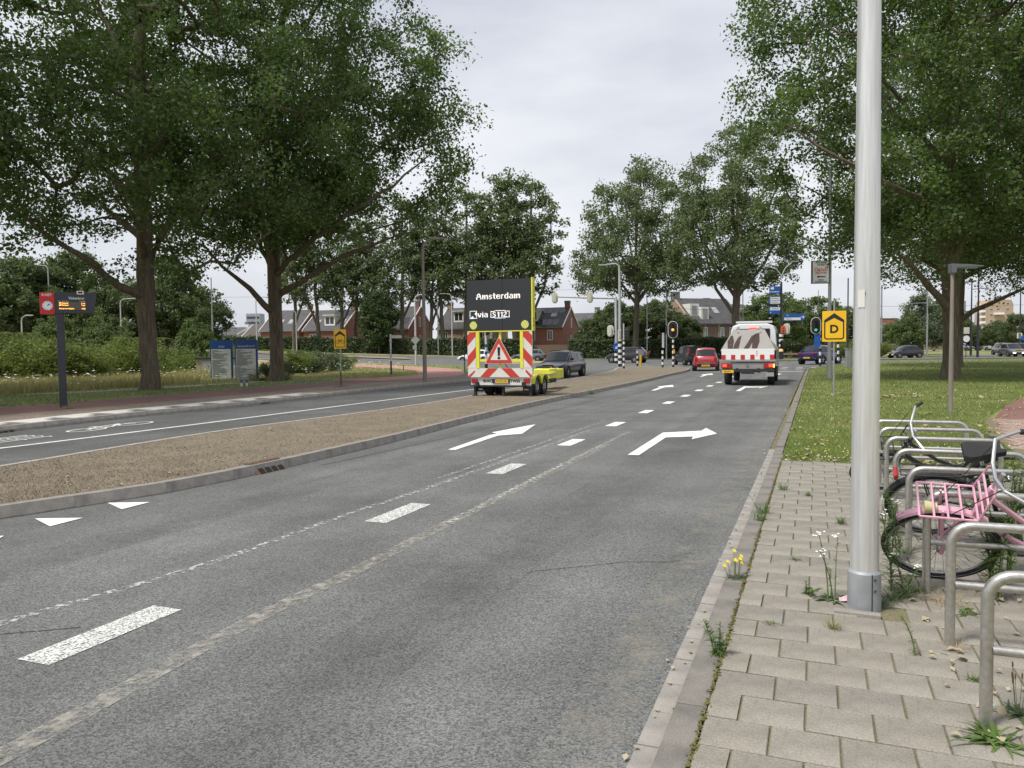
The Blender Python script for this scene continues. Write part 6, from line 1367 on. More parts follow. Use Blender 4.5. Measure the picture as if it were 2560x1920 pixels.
for px, Y, h, arm, lb, mt in [(1131, 106, 8.6, -.9, 'white street lamp bent left behind the grass verge, left of the trailer', M_POLEW), (742, 108, 6.0, -.5, 'white street lamp in front of the hedge right of the second poplar', M_POLEW), (643, 96, 7.4, 1.1, 'white street lamp with arm to the right behind the right address board', M_POLEW), (57, 78, 5.2, .5, 'white street lamp among the shrubs at the far left', M_POLEW), (128, 92, 11.0, -1.2, 'white street lamp arm showing above the bus stop sign', M_POLEW), (305, 86, 7.0, 1.0, 'white street lamp arm right of the departure display', M_POLEW), (1618, 104, 9.5, -.9, 'white street lamp between the signal island and the hedge', M_POLEW)]:
    p = A(px, 880, Y); tz = terr(p.x, Y); t = thing('street_lamp', lb, 'street lamp', (p.x, Y, tz), 0); m = MB(); sg = 1 if arm > 0 else -1
    m.tube([(0, 0, -.2), (0, 0, h*.6), (0, 0, h-.5), (.08*sg, 0, h-.18), (.35*sg, 0, h), (arm, 0, h+.05)], [.09, .075, .06, .05, .045, .04], 8); m.build('post', mt, t, True); m = MB(); m.box((arm+.3*sg, 0, h+.05), (.75, .2, .10)); m.build('lamp_head', mt, t, bevel=.02)
for px, Y, y0, lb in [(533, 82, 700, 'thin galvanised mast above the left address board'), (1096, 107, 755, 'thin grey mast left of the bent white lamp'), (1666, 94, 718, 'grey mast with a cable coil behind the amber signal'), (1857, 98, 716, 'grey catenary mast right of the forked poplar'), (2203, 95, 711, 'grey tram mast right of the big metal pole'), (2317, 95, 712, 'grey tram mast with cantilever behind the dark hatchback'), (1405+640, 120, 725, 'slim grey mast near the right traffic light'), (2119, 75, 694, 'black slim mast just left of the big metal pole')]:
    p = A(px, 880, Y); h = A(px, y0, Y).z; t = thing('mast', lb, 'mast', (p.x, Y, terr(p.x, Y)-.05)); m = MB(); r = .10 if 'tram' in lb else .075
    mt = M_BLKP if 'black' in lb else M_STEEL; m.cyl((0, 0, -.2), (0, 0, h*.55), r, n=10); m.cyl((0, 0, h*.55), (0, 0, h), r*.8, n=10); m.build('post', mt, t, True)
    m = MB(); m.cyl((0, 0, h*.54), (0, 0, h*.57), r*1.15, n=10); m.build('collar', mt, t, True)
    if 'cantilever' in lb:
        m = MB(); m.tube([(0, 0, 6.6), (-3.2, -.2, 6.5)], .045, 6); m.tube([(0, 0, 8.1), (-3.1, -.2, 6.55)], .015, 5); m.tube([(0, 0, 6.3), (3.0, .2, 6.4)], .04, 6); m.build('cantilever_arm', M_STEEL, t)
    if 'coil' in lb:
        m = MB(); m.torus((-.9, -.1, 6.1), .42, .04, 'y', 24, 6); m.tube([(0, -.1, 6.3), (-.5, -.1, 6.2)], .03, 5); m.build('cable_coil', M_ANTH, t); m = MB(); m.box((-.42, -.1, 2.4), (.26, .06, 1.8)); m.build('slatted_board', M_STRW, t)
for k, (x0, y0, z0, x1, y1, z1) in enumerate([(30.5, 92, 6.35, 75, 98, 6.5), (-50, 104, 9.0, 14, 100, 9.2), (20, 97, 6.4, 34, 95, 6.3)]):
    t = thing('overhead_wire', ['tram wire running right across the far masts', 'thin wire above the houses on the left', 'short tram wire near the direction signs'][k], 'wire', (x0, y0, z0)); m = MB(); n = 12
    m.tube([((x1-x0)*i/n, (y1-y0)*i/n, (z1-z0)*i/n-1.2*(i/n)*(1-i/n)) for i in range(n+1)], .014, 4); m.build('wire', M_BLKP, t); m = MB(); m.cyl((0, 0, -.05), (0, 0, .05), .05); m.build('insulator', M_BLKP, t)
# --- traffic signals
def oval(w, h, n=10):
    r = w/2; o = [(r*math.cos(a), h/2-r+r*math.sin(a)) for a in [math.pi*k/n for k in range(n+1)]]; return o+[(r*math.cos(a), -h/2+r+r*math.sin(a)) for a in [math.pi+math.pi*k/n for k in range(n+1)]]
def signal_head(t, x, y, z, rz, s=1.0, lit=None, back=False):
    root = MB(); M_ = Matrix.Translation((x, y, z)) @ Matrix.Rotation(rz, 4, 'Z') @ Matrix.Scale(s, 4)
    root.prism([(a*1.0, c*1.0) for a, c in oval(.62, 1.16)], -.015, .015, 'y', M_); h = root.build('backboard', M_STRB if not back else M_CREAMB, t)
    m = MB(); ov = oval(.66, 1.2); k = len(ov); m.tube([(a, -.0, c) for a, c in ov], .022, 5, M_, closed=True); m.build('white_rim', M_STRW, h)
    m = MB(); m.prism(oval(.30, .95), .02 if not back else .02, .22, 'y', M_); m.build('housing', M_CREAMB if back else M_STRB, h)
    for i, zz in enumerate((.30, 0, -.30)):
        m = MB(); m.cyl((0, -.02, zz), (0, -.045, zz), .105, n=18, m=M_); col = M_AMBON if (lit == 'a' and i == 1) else (M_GRNON if (lit == 'g' and i == 2) else M_ANTH); m.build('lamp', col, h)
        m = MB(); n = 8; vs = []
        for q in range(n+1):
            a = math.radians(-10+200*q/n); vs += [(.115*math.cos(a), -.03, zz+.115*math.sin(a)), (.11*math.cos(a), -.24, zz+.10*math.sin(a)-.01)]
        m.add(vs, [(2*q, 2*q+1, 2*q+3, 2*q+2) for q in range(n)], M_); m.build('visor', M_STRB, h)
    return h
def bare_head(t, x, y, z, rz, s=.6, material=None, n=3):
    M_ = Matrix.Translation((x, y, z)) @ Matrix.Rotation(rz, 4, 'Z') @ Matrix.Scale(s, 4); m = MB(); m.prism(rrect(.34, .32*n+.1, .08), -.12, .12, 'y', M_); h = m.build('signal_box', material or M_STRB, t)
    for i in range(n): m = MB(); m.cyl((0, -.12, .32*((n-1)/2-i)), (0, -.36, .32*((n-1)/2-i)-.02), .13, .12, 14, True, M_); m.build('visor', M_STRB, h)
# amber signal
t = thing('traffic_signal', 'traffic signal showing amber on a striped post at the island tip', 'traffic light', (11.69, 55.91, .1), RZ); striped(t, 2.1, .075, step=.20); pole(t, 3.25, .05, None, M_POLEW)
signal_head(t, 0, -.1, 2.72, .1, 1.0, 'a'); bare_head(t, -.42, .05, 2.75, 1.4, .62); m = MB(); m.box((.08, -.1, 1.15), (.12, .14, .28)); m.build('push_button', mat('amber_box', (.7, .32, .03), .5), t)
# pole with back-turned heads
t = thing('traffic_signal', 'slim striped signal post with small cream and black heads on the island', 'traffic light', (7.86, 54.12, .1), RZ); striped(t, 2.0, .07, step=.19); pole(t, 3.15, .06, None, M_POLEW); bare_head(t, -.30, 0, 2.4, 2.2, .62, M_CREAMB); bare_head(t, .26, .05, 2.45, -1.7, .62)
# lamp mast with striped foot
t = thing('street_lamp', 'tall white lamp mast with striped foot on the signal island', 'street lamp', (8.38, 59.75, .1)); striped(t, 2.05, .14, step=.22); m = MB(); m.tube([(0, 0, -.1), (0, 0, 4), (0, 0, 7.2), (-.05, 0, 7.75), (-.3, 0, 7.92), (-1.1, 0, 7.85)], [.12, .11, .09, .07, .06, .05], 10); m.build('post', M_POLEW, t, True); m = MB(); m.box((-1.3, 0, 7.84), (.6, .2, .09)); m.build('lamp_head', M_POLEW, t)
# gantry
t = thing('signal_gantry', 'white signal gantry with two back turned heads on its long arm', 'traffic light', (10.02, 74.05, .05), 0); striped(t, 1.95, .17, step=.24); pole(t, 6.35, .15, .12, M_POLEW); m = MB(); m.tube([(0, 0, 6.2), (-2.5, 0, 6.28), (-6.0, -.1, 6.42)], [.10, .085, .06], 8); m.build('arm', M_POLEW, t, True)
for x in (-2.5, -5.85): signal_head(t, x, -.2, 6.3, math.pi, .86, None, True)
signal_head(t, -.55, -.1, 3.1, math.pi-.3, .9, None, True); m = MB(); m.cyl((.05, -.19, 1.55), (.05, -.22, 1.55), .40, n=28); d_ = m.build('blue_arrow_sign', M_SIGB, t, True)
m = MB(); Mx = Matrix.Translation((.05, -.226, 1.55)) @ Matrix.Rotation(math.radians(45), 4, 'Y'); m.face([(-.05, 0, .24), (.05, 0, .24), (.05, 0, -.04), (.15, 0, -.04), (0, 0, -.24), (-.15, 0, -.04), (-.05, 0, -.04)], Mx); m.face([(-.05+.0, 0, .24), (.05, 0, .24), (.05, 0, .0)], Mx); m.build('white_arrow', M_STRW, d_)
# signal seen through the trailer frame
p = A(1216, 925, 52); t = thing('traffic_signal', 'white post with blue bands and a signal box, seen through the trailer frame', 'traffic light', (p.x, 52, .1)); pole(t, 3.3, .085, None, M_STRW); m = MB(); m.cyl((0, 0, -.05), (0, 0, .5), .10, n=12); m.build('black_foot', M_STRB, t)
for k in range(3): m = MB(); m.cyl((0, 0, .62+k*.5), (0, 0, .82+k*.5), .09, n=12); m.build('blue_band', M_SIGB, t)
bare_head(t, .28, 0, 2.6, 2.6, .75, M_CREAMB); bare_head(t, .05, -.1, 2.75, 1.5, .6)
p = A(1162, 935, 48); t = thing('marker_post', 'thin dark post on the verge left of the trailer', 'post', (p.x, 48, .1)); pole(t, 2.3, .03, None, M_BLKP); m = MB(); m.box((0, 0, 2.15), (.10, .10, .3)); m.build('post_cap', M_BLKP, t)
# bollards
for k, (x, y, h, lb) in enumerate([(9.88, 60.69, 1.25, 'black and white striped bollard beside the yellow bollard'), (10.86, 55.56, 1.2, 'black and white striped bollard left of the amber signal')]):
    t = thing('striped_bollard', lb, 'bollard', (x, y, .1)); striped(t, h, .075, step=.2); m = MB(); m.cyl((0, 0, h), (0, 0, h+.03), .08, n=12); m.build('cap', M_STRW, t)
t = thing('yellow_bollard', 'plain yellow bollard with a grey round sign back on the island', 'bollard', (10.25, 61.37, .1)); m = MB(); m.cyl((0, 0, -.1), (0, 0, .85), .09, n=14); m.build('shaft', mat('bollard_yellow', (.75, .47, .02), .5), t, True); m = MB(); m.cyl((0, .05, 1.05), (0, .08, 1.05), .28, n=22); m.build('round_sign_back', M_STEEL, t)
# signals on the right kerb
t = thing('traffic_signal', 'traffic signal showing green on a striped post left of the D sign', 'traffic light', (22.64, 56.7, .05), RZ); striped(t, 2.3, .075, step=.26); pole(t, 3.4, .05, None, M_POLEW); signal_head(t, -.30, -.1, 2.95, .05, 1.0, 'g'); bare_head(t, .10, .1, 3.6, .6, .62); m = MB(); m.prism(rrect(.42, .9, .04, -.2, 1.85), -.12, -.10, 'y'); m.build('blue_cycle_sign', M_SIGB, t)
t = thing('traffic_signal', 'slim striped signal post right of the D sign post', 'traffic light', (26.56, 62.83, .05), RZ); striped(t, 2.3, .085, step=.26); pole(t, 3.2, .05, None, M_POLEW); bare_head(t, .2, 0, 2.9, -.4, .6)
# direction sign mast
t = thing('direction_sign_mast', 'black mast with stacked blue direction signs and striped foot', 'sign', (27.84, 79.81, .1), 0); striped(t, 2.7, .21, z0=.55, step=.26); m = MB(); m.cyl((0, 0, -.1), (0, 0, .55), .22, n=14); m.build('foot', M_BLKP, t, True)
pole(t, 8.0, .12, .10, M_BLKP); m = MB(); m.tube([(0, 0, 7.9), (0, 0, 8.6), (.4, 0, 9.4), (1.1, -.1, 10.0)], [.06, .05, .045, .04], 8); m.tube([(0, 0, 8.6), (-.5, 0, 9.3), (-1.2, .1, 9.55)], [.05, .045, .04], 8); m.build('lamp_arms', M_POLEW, t, True); m = MB(); m.box((1.35, -.1, 10.05), (.75, .24, .12)); m.box((-1.5, .1, 9.55), (.7, .24, .12)); m.build('lamp_heads', M_STEEL, t, bevel=.03)
for k, (z, top, bot, txt) in enumerate([(7.15, 1, 1, ('', '')), (6.1, 0, 0, ('', '')), (5.05, 0, 1, ('', ''))]):
    m = MB(); m.box((-.72, -.14, z), (1.15, .05, .78)); s_ = m.build('direction_sign', M_SIGB, t, bevel=.03)
    m = MB()
    if not top: m.box((-.70, -.168, z+.18), (1.02, .008, .30)); 
    if not bot: m.box((-.70, -.168, z-.18), (1.02, .008, .30))
    if m.v: m.build('white_field', M_STRW, s_)
    m = MB()
    for i in range(2):
        if (i == 0 and top) or (k == 2 and i == 1): continue
        wf = (i == 0 and not top) or (i == 1 and not bot)
        for q in range(9): m = MB() if False else m; m.box((-1.02+q*.085, -.176, z+.18-.36*i+(.02 if q in (0, 4) else 0)), (.055, .004, .13 if q in (0, 4) else .09))
    if m.v: m.build('blurred_word', M_STRW if top else M_CHIM, s_)
    if k == 0: m = MB(); m.prism(rrect(.32, .24, .07, -.98, z+.18), -.176, -.168, 'y'); m.build('route_badge', M_STRW, s_)
    m = MB()
    for i in range(2): m.face([(-1.24, -.176, z+.18-.36*i), (-1.12, -.176, z+.25-.36*i), (-1.12, -.176, z+.11-.36*i)])
    m.build('arrow', M_STRW if (top or bot) else M_SIGB, s_)
m = MB(); m.prism([(.18, 4.0), (2.3, 4.0), (2.48, 4.36), (2.3, 4.72), (.18, 4.72)], -.15, -.10, 'y'); s_ = m.build('direction_arm', M_SIGB, t); m = MB(); m.box((1.1, -.158, 4.18), (1.7, .008, .26)); m.build('white_field', M_STRW, s_); lettering('Centrum', .22, M_SIGB, s_, (.72, -.166, 4.18), sx=.75); lettering('s101', .18, M_STRW, s_, (.6, -.156, 4.55), sx=.8)
m = MB(); m.face([(2.36, -.158, 4.36), (2.16, -.158, 4.52), (2.16, -.158, 4.20)]); m.box((2.06, -.157, 4.36), (.22, .004, .06)); m.build('arrow', M_STRW, s_)
m = MB(); m.box((.1, -.25, 3.1), (.38, .2, .75)); ob = m.build('orange_signal_box', mat('orange_housing', (.62, .10, .03), .5), t); m = MB(); m.prism([(.02, 3.15), (.18, 3.15), (.10, 3.32)], -.36, -.352, 'y'); m.cyl((.1, -.36, 2.92), (.1, -.352, 2.92), .09, n=14); m.build('signal_symbols', M_INK, ob); signal_head(t, .55, -.05, 3.15, math.pi-.2, .95, None, True)
m = MB(); m.box((-.12, -.24, 1.0), (.3, .12, .2)); m.build('amber_beacon', M_AMBON, t, bevel=.04)
# Delish sign on lamp pole
t = thing('advertising_pole', 'tall grey pole with a white restaurant advertising sign on the right verge', 'sign', (14.34, 34.87, .05), -.10)
pole(t, 9.5, .085, .06, M_STEEL); m = MB(); m.cyl((0, 0, -.1), (0, 0, 1.1), .10, n=14); m.build('sleeve', M_STEEL, t, True); m = MB(); m.box((-.42, -.02, 4.83), (.78, .14, 1.02)); s_ = m.build('sign_box', M_ANTH, t, bevel=.01); m = MB(); m.box((-.42, -.094, 4.83), (.70, .01, .94)); m.build('sign_face', mat('sign_face_white', (.66, .67, .70), .4), s_)
for tx, z, sz, mt, sxx in [('AFRIKAANSE', 5.24, .088, M_INK, .95), ('KEUKEN', 5.15, .088, M_INK, .95), ('Délish', 4.93, .235, M_REDB, .95), ('DELICACIES', 4.79, .10, M_REDB, .98), ('VERRIJN', 4.475, .07, M_INK, 1.0), ('STUARTWEG 90a', 4.40, .068, M_INK, .95)]: lettering(tx, sz, mt, s_, (-.42, -.102, z), sx=sxx, bold=.002)
m = MB(); m.face([(-.60, -.102, 4.62), (-.51, -.102, 4.68), (-.51, -.102, 4.645), (-.22, -.102, 4.645), (-.25, -.102, 4.62), (-.22, -.102, 4.595), (-.51, -.102, 4.595), (-.51, -.102, 4.56)]); m.build('arrow', M_INK, s_)
m = MB(); m.box((-.03, 0, 5.15), (.14, .2, .06)); m.box((-.03, 0, 4.5), (.14, .2, .06)); m.build('bracket', M_STEEL, t)
# short grey lamp on the lawn
t = thing('lawn_lamp', 'short grey lamp post with a flat wedge head on the right lawn', 'street lamp', tuple(G(2376, 1033, .05)), -.15); pole(t, 3.15, .055, .036, M_POSTG); m = MB(); m.prism([(-.05, 3.15), (.05, 3.15), (.06, 3.26), (.62, 3.28), (.62, 3.30), (.3, 3.34), (-.06, 3.36)], -.11, .11, 'y'); m.build('lamp_head', mat('lamp_head_grey', (.10, .12, .13), .4), t, bevel=.01); m = MB(); m.box((.3, 0, 3.265), (.4, .16, .02)); m.build('lens', M_GLASSL, t)
# black lamps at the far right
for px, Y, h, arms, lb in [(2444, 84, 10.5, (), 'tall black lamp mast at the far right of the lawn'), (2404, 70, 9.5, (-.5,), 'tall black mast directly right of the lawn poplar trunk'), (2427, 92, 8.6, (2.0,), 'black lamp with a long arm behind the tall black mast'), (2549, 110, 9.6, (-1.8,), 'black lamp with an arm to the left near the apartment tower'), (2527, 190, 8.5, (1.5,), 'distant black lamp in front of the apartment tower')]:
    p = A(px, 880, Y); t = thing('black_lamp', lb, 'street lamp', (p.x, Y, .03)); pole(t, h*.45, .13, .12, M_BLKP); m = MB(); m.cyl((0, 0, h*.45), (0, 0, h), .085, .07, 10); m.build('upper_post', M_BLKP, t, True)
    for a in arms: m = MB(); m.tube([(0, 0, h-.7), (a, 0, h-.6)], .045, 6); m.tube([(0, 0, h-.02), (a*.9, 0, h-.55)], .012, 4); m.build('arm', M_BLKP, t); m = MB(); m.box((a, 0, h-.75), (.55, .3, .16)); m.build('lamp_head', M_POLEW, t, bevel=.05)
# small signs and cabinet at the right
p = A(2547, 870, 100); t = thing('matrix_sign', 'white framed grey sign on a dark post at the right edge', 'sign', (p.x, 100, .03)); pole(t, 3.2, .06, None, M_BLKP); m = MB(); m.box((0, -.1, 2.4), (.62, .06, .7)); s_ = m.build('sign_plate', M_STRW, t); m = MB(); m.box((0, -.14, 2.4), (.34, .02, .6)); m.build('grey_field', M_CHIM, s_)
p = A(2557, 870, 96); t = thing('parking_sign', 'small blue sign on a post cut by the right edge', 'sign', (p.x, 96, .03)); pole(t, 2.2, .04, None, M_BLKP); m = MB(); m.box((0, -.06, 2.05), (.5, .03, .5)); m.build('sign_plate', M_SIGB, t)
p = A(2415, 870, 84); t = thing('round_sign', 'round white sign on a post just right of the lawn poplar', 'sign', (p.x, 84, .03)); pole(t, 2.6, .04, None, M_BLKP); m = MB(); m.cyl((0, -.05, 2.0), (0, -.08, 2.0), .36, n=22); m.build('sign_disc', M_STRW, t); m = MB(); m.box((0, -.06, 2.9), (.6, .04, .7)); m.build('upper_plate', M_CREAMB, t)
p = A(2130, 920, 52); t = thing('grey_cabinet', 'grey metal street cabinet mostly hidden by the big metal pole', 'cabinet', (p.x-.05, 52, .05)); m = MB(); m.box((0, 0, .62), (.72, .35, 1.28)); m.build('body', M_STEEL, t, bevel=.02); m = MB(); m.box((0, 0, 1.29), (.78, .4, .06)); m.build('lid', M_STEEL, t); m = MB(); m.box((-.1, -.18, .62), (.015, .01, 1.1)); m.build('door_seam', M_DARK, t)
# guard rail and fence behind the junction on the right
p = A(1940, 894, 84); t = thing('guard_rail', 'low wooden guard rail on the verge behind the truck', 'fence', (p.x, 84, 0)); m = MB(); m.box((2.5, 0, .62), (7, .1, .22)); m.build('rail', mat('weathered_wood', (.24, .2, .15), .9, var=.2, vscale=4), t)
for k in range(4): m = MB(); m.box((-.8+k*2.2, .1, .3), (.14, .14, .7)); m.build('post', MATS['weathered_wood'], t)
p = A(2190, 880, 118); t = thing('bridge_parapet', 'low brown bridge parapet far behind the dark hatchback', 'wall', (p.x, 118, 0)); m = MB(); m.box((6, 0, 1.0), (14, .3, .9)); m.build('wall', mat('parapet_brown', (.20, .15, .12), .9, var=.15), t); m = MB(); m.box((6, 0, 1.5), (14, .4, .12)); m.build('coping', M_KERBL, t)
# ================================================================== foreground: pole, racks, bicycles, weeds, grass
M_ALUP = mat('brushed_pole', (.64, .64, .63), .34, .5, var=.06, vscale=2.5, stretch=(6, 6, .25), fine=.10, fscale=14)
M_SLEEVE = mat('pole_sleeve', (.30, .315, .33), .55, .2, var=.12, vscale=9)
t = thing('lamp_column', 'big brushed metal lamp column standing on the near pavement', 'pole', (POLE.x, POLE.y, .08), .12)
m = MB(); n = 28; m.cyl((0, 0, .22), (0, 0, 3.6), .0805, .0625, n, False); m.cyl((0, 0, 3.6), (0, 0, 8.4), .0625, .05, n); m.build('shaft', M_ALUP, t, True)
m = MB(); m.cyl((0, 0, -.05), (0, 0, .215), .094, .0925, n); m.cyl((0, 0, .215), (0, 0, .228), .0925, .084, n); sl_ = m.build('base_sleeve', M_SLEEVE, t, True)
m = MB(); m.box((-.008, -.0945, .10), (.003, .004, .24)); m.build('seam', M_DARK, sl_)
for z in (.19, .125): m = MB(); m.box((.014, -.0945, z), (.012, .004, .004)); m.box((.009, -.0945, z-.006), (.004, .004, .014)); m.build('key_slot', M_DARK, sl_)
o = lettering('115', .03, M_INK, t, (-.058, -.046, 1.86), -.9); m = MB(); m.box((-.060, -.044, 1.83), (.038, .003, .10), rz=-.9); m.build('sticker', M_SIGW, t)
p = G(2143, 1536, .08); t = thing('concrete_slab', 'pale concrete slab lying in front of the lamp column foot', 'slab', (p.x, p.y, .075), RZ-.05); m = MB(); m.box((0, 0, .008), (.25, .055, .03)); m.build('slab', M_GUT, t, bevel=.005); t2 = MB()
p = G(2119, 1505, .08); t = thing('litter_packet', 'crumpled pink and white snack packet at the foot of the lamp column', 'litter', (p.x, p.y, .085), -.3)
m = MB(); m.add([(-.045, -.025, .004), (.0, -.03, .012), (.045, -.022, .006), (.045, .02, .016), (.0, .025, .03), (-.045, .022, .012)], [(0, 1, 4, 5), (1, 2, 3, 4)]); m.build('wrapper', mat('pink_wrapper', (.50, .23, .28), .4, col2=(.62, .52, .52), vscale=60), t)
m = MB(); m.tube([(-.045, -.025, .005), (-.046, .0, .010), (-.045, .022, .013)], .003, 5); m.build('fold', M_SIGW, t)
# ---- stainless racks
M_SST = mat('stainless_steel', (.50, .485, .455), .34, .85, var=.10, vscale=5, fine=.12, fscale=40)
RS = [3.85, 4.77, 5.70, 6.72, 7.78, 8.74, 9.66, 10.56]
rm = MB(); H, R0, r_ = .63, .10, .0245; Lh = .98
pts = [(0, 0, -.08), (0, 0, H-R0)]+[(R0-R0*math.cos(a), 0, H-R0+R0*math.sin(a)) for a in [math.radians(15*k) for k in range(1, 6)]]+[(R0, 0, H), (Lh-R0, 0, H)]+[(Lh-R0+R0*math.sin(a), 0, H-R0+R0*math.cos(a)) for a in [math.radians(15*k) for k in range(1, 6)]]+[(Lh, 0, H-R0), (Lh, 0, -.08)]
rm.tube(pts, r_, 14); hoop_me = rm.mesh('hoop', M_SST, True); rm = MB(); rm.cyl((.02, 0, .32), (Lh-.02, 0, .32), .02, n=12); rail_me = rm.mesh('mid_rail', M_SST, True)
rl = ['stainless bicycle stand closest to the camera, cut by the right edge', 'second stainless bicycle stand from the camera', 'third stainless bicycle stand, the pink bicycle leaning behind it', 'fourth stainless bicycle stand, behind the pink bicycle wheel', 'fifth stainless bicycle stand, left of the black saddle', 'sixth stainless bicycle stand, among the parked black bicycles', 'seventh stainless bicycle stand, by the black front carrier', 'last stainless bicycle stand, next to the lawn']
for s, lb in zip(RS, rl):
    p = RP(s, 1.335, .08); t = thing('bicycle_stand', lb, 'bike rack', p, RZ+rnd.uniform(-.02, .02), 'stainless bicycle stands'); put('hoop', hoop_me, t); put('mid_rail', rail_me, t)
# ---- bicycles (local: x forward, y left, z up; rear hub at x=-.54, front hub at x=.54)
M_TYB = mat('bike_tyre', (.022, .022, .023), .85, bump=.4, bscale=90); M_RIMB = mat('bike_rim', (.36, .37, .38), .3, .8); M_SPK = mat('spoke', (.30, .30, .30), .4, .7)
M_BLKF = mat('black_frame', (.015, .016, .018), .3, coat=.4); M_PINKF = mat('pink_frame', (.60, .30, .40), .45, col2=(.66, .37, .46), vscale=8, coat=.2); M_RUB = mat('rubber_grip', (.02, .02, .02), .8); M_ALB = mat('alloy_bar', (.55, .56, .57), .28, .85)
def wheel(parent, r=.345):
    w_ = MB(); w_.torus((0, 0, 0), r-.022, .022, 'y', 44, 8); o = w_.build('tyre', M_TYB, parent, True)
    m = MB(); m.torus((0, 0, 0), r-.048, .010, 'y', 40, 6); m.build('rim', M_RIMB, o, True)
    m = MB(); m.torus((0, -.020, 0), r-.030, .0025, 'y', 40, 4); m.torus((0, .020, 0), r-.030, .0025, 'y', 40, 4); m.build('reflective_stripe', M_RIMB, o)
    m = MB()
    for k in range(32):
        a = 2*math.pi*k/32; a2 = a+(.5 if k % 4 < 2 else -.5); y = .03 if k % 2 else -.03
        m.cyl((.022*math.cos(a2), y, .022*math.sin(a2)), ((r-.05)*math.cos(a), 0, (r-.05)*math.sin(a)), .0016, n=4, caps=False)
    m.build('spokes', M_SPK, o); m = MB(); m.cyl((0, -.05, 0), (0, .05, 0), .022, n=10); m.build('hub', M_RIMB, o, True); return o
def bike(label, pos, heading, lean, steer, frame, name='bicycle', carrier=None, rear_rack=True, saddle_h=.98, bar='city', light=True, chaincase=True, tail_white=False, ladies=True):
    root = thing(name, label, 'bicycle', pos, 0); root.rotation_euler = Euler((lean, 0, heading), 'XYZ')
    r = .345; RH = Vector((-.54, 0, r)); BB = Vector((-.08, 0, .28)); ST = Vector((-.25, 0, .82)); HT = Vector((.36, 0, .90)); HB_ = Vector((.42, 0, .66)); FH = Vector((.56, 0, r))
    m = MB()
    if ladies: m.tube([HB_, HB_.lerp(BB, .5)+Vector((0, 0, -.03)), BB], .019, 8); m.tube([HT+Vector((.01, 0, -.05)), (.1, 0, .58), (-.13, 0, .44)], .017, 8)
    else: m.tube([HB_, BB], .019, 8); m.tube([HT+Vector((.0, 0, -.04)), ST+Vector((0, 0, -.06))], .017, 8)
    m.tube([BB, ST], .018, 8); m.tube([HT+Vector((-.008, 0, .03)), HB_+Vector((.008, 0, -.03))], .023, 8)
    for y in (-.055, .055): m.tube([BB, (-.3, y, .30), RH+Vector((0, y, 0))], .010, 6); m.tube([ST+Vector((.02, 0, -.1)), (-.38, y, .62), RH+Vector((0, y, 0))], .009, 6)
    m.build('frame', frame, root, True)
    rw = wheel(root); rw.location = RH
    m = MB(); m.tube([ST, (-.275, 0, saddle_h-.06)], .013, 8); m.build('seat_post', M_ALB, root, True)
    m = MB(); n = 10; vs = []; prof = [(-.13, .085), (-.09, .105), (-.03, .085), (.05, .045), (.12, .025), (.15, .015)]
    for x, w_ in prof: vs += [(x, -w_, -.01), (x, -w_*.8, .03), (x, 0, .036), (x, w_*.8, .03), (x, w_, -.01)]
    m.add([(a-.27, b, c+saddle_h) for a, b, c in vs], [(i*5+j, i*5+j+1, i*5+j+6, i*5+j+5) for i in range(5) for j in range(4)]+[(0, 1, 2, 3, 4)]+[(i*5, i*5+5, i*5+9, i*5+4) for i in range(5)]); m.build('saddle', M_RUB, root, True)
    m = MB(); m.cyl((BB.x, -.07, BB.z), (BB.x, .07, BB.z), .02, n=8); m.cyl((BB.x, -.065, BB.z), (BB.x, -.07, BB.z), .085, n=20); m.tube([(BB.x, -.08, BB.z), (BB.x+.12, -.085, BB.z-.11)], .009, 6); m.tube([(BB.x, .08, BB.z), (BB.x-.12, .085, BB.z+.11)], .009, 6); m.box((BB.x+.12, -.13, BB.z-.11), (.09, .08, .022)); m.box((BB.x-.12, .13, BB.z+.11), (.09, .08, .022)); m.build('crank', M_BLKF, root)
    if chaincase: m = MB(); m.prism([(-.58, .30), (-.08, .19), (.0, .22), (.02, .30), (-.04, .37), (-.56, .41), (-.60, .36)], -.075, -.06, 'y'); m.build('chain_case', M_BLKF, root, bevel=.008)
    def guard(cx, a0, a1, wm, par, nm):
        m = MB(); vs = []; k = 14
        for i in range(k+1):
            a = math.radians(a0+(a1-a0)*i/k); 
            for y, dr in ((-.03, .012), (-.018, .024), (.018, .024), (.03, .012)): vs.append((cx[0]+(r+dr)*math.cos(a), y, cx[2]+(r+dr)*math.sin(a)))
        m.add(vs, [(i*4+j, i*4+j+1, i*4+j+5, i*4+j+4) for i in range(k) for j in range(3)]); return m.build(nm, wm, par, True)
    guard(RH, 20, 200, frame if frame is M_PINKF else M_BLKF, root, 'rear_mudguard')
    if tail_white: guard(RH, 168, 205, M_SIGW, root, 'mudguard_tail')
    if rear_rack:
        m = MB(); z = .74
        for y in (-.06, 0, .06): m.tube([(-.34, y, z), (-.80, y, z)], .006, 5)
        m.tube([(-.80, -.06, z), (-.80, .06, z)], .006, 5)
        for y in (-.07, .07): m.tube([(-.66, y*.9, z), RH+Vector((0, y, 0))], .006, 5)
        m.build('rear_rack', M_BLKF, root); m = MB(); m.box((-.83, 0, .69), (.03, .10, .06)); m.build('rear_light', M_RED_L, root, bevel=.01)
    # steering assembly
    ax = (HT-HB_).normalized(); S = bpy.data.objects.new('front_fork', None); 
    fm = MB(); f0 = HB_-HB_
    for y in (-.055, .055): fm.tube([Vector((.0, y*.6, .0)), (.03, y, -.08), FH-HB_+Vector((0, y, 0))], .011, 6)
    fm.tube([(-.01, -.04, .0), (-.01, .04, .0)], .014, 6); fk = fm.build('front_fork', frame, root, True); fk.location = HB_; fk.rotation_mode = 'QUATERNION'
    from mathutils import Quaternion
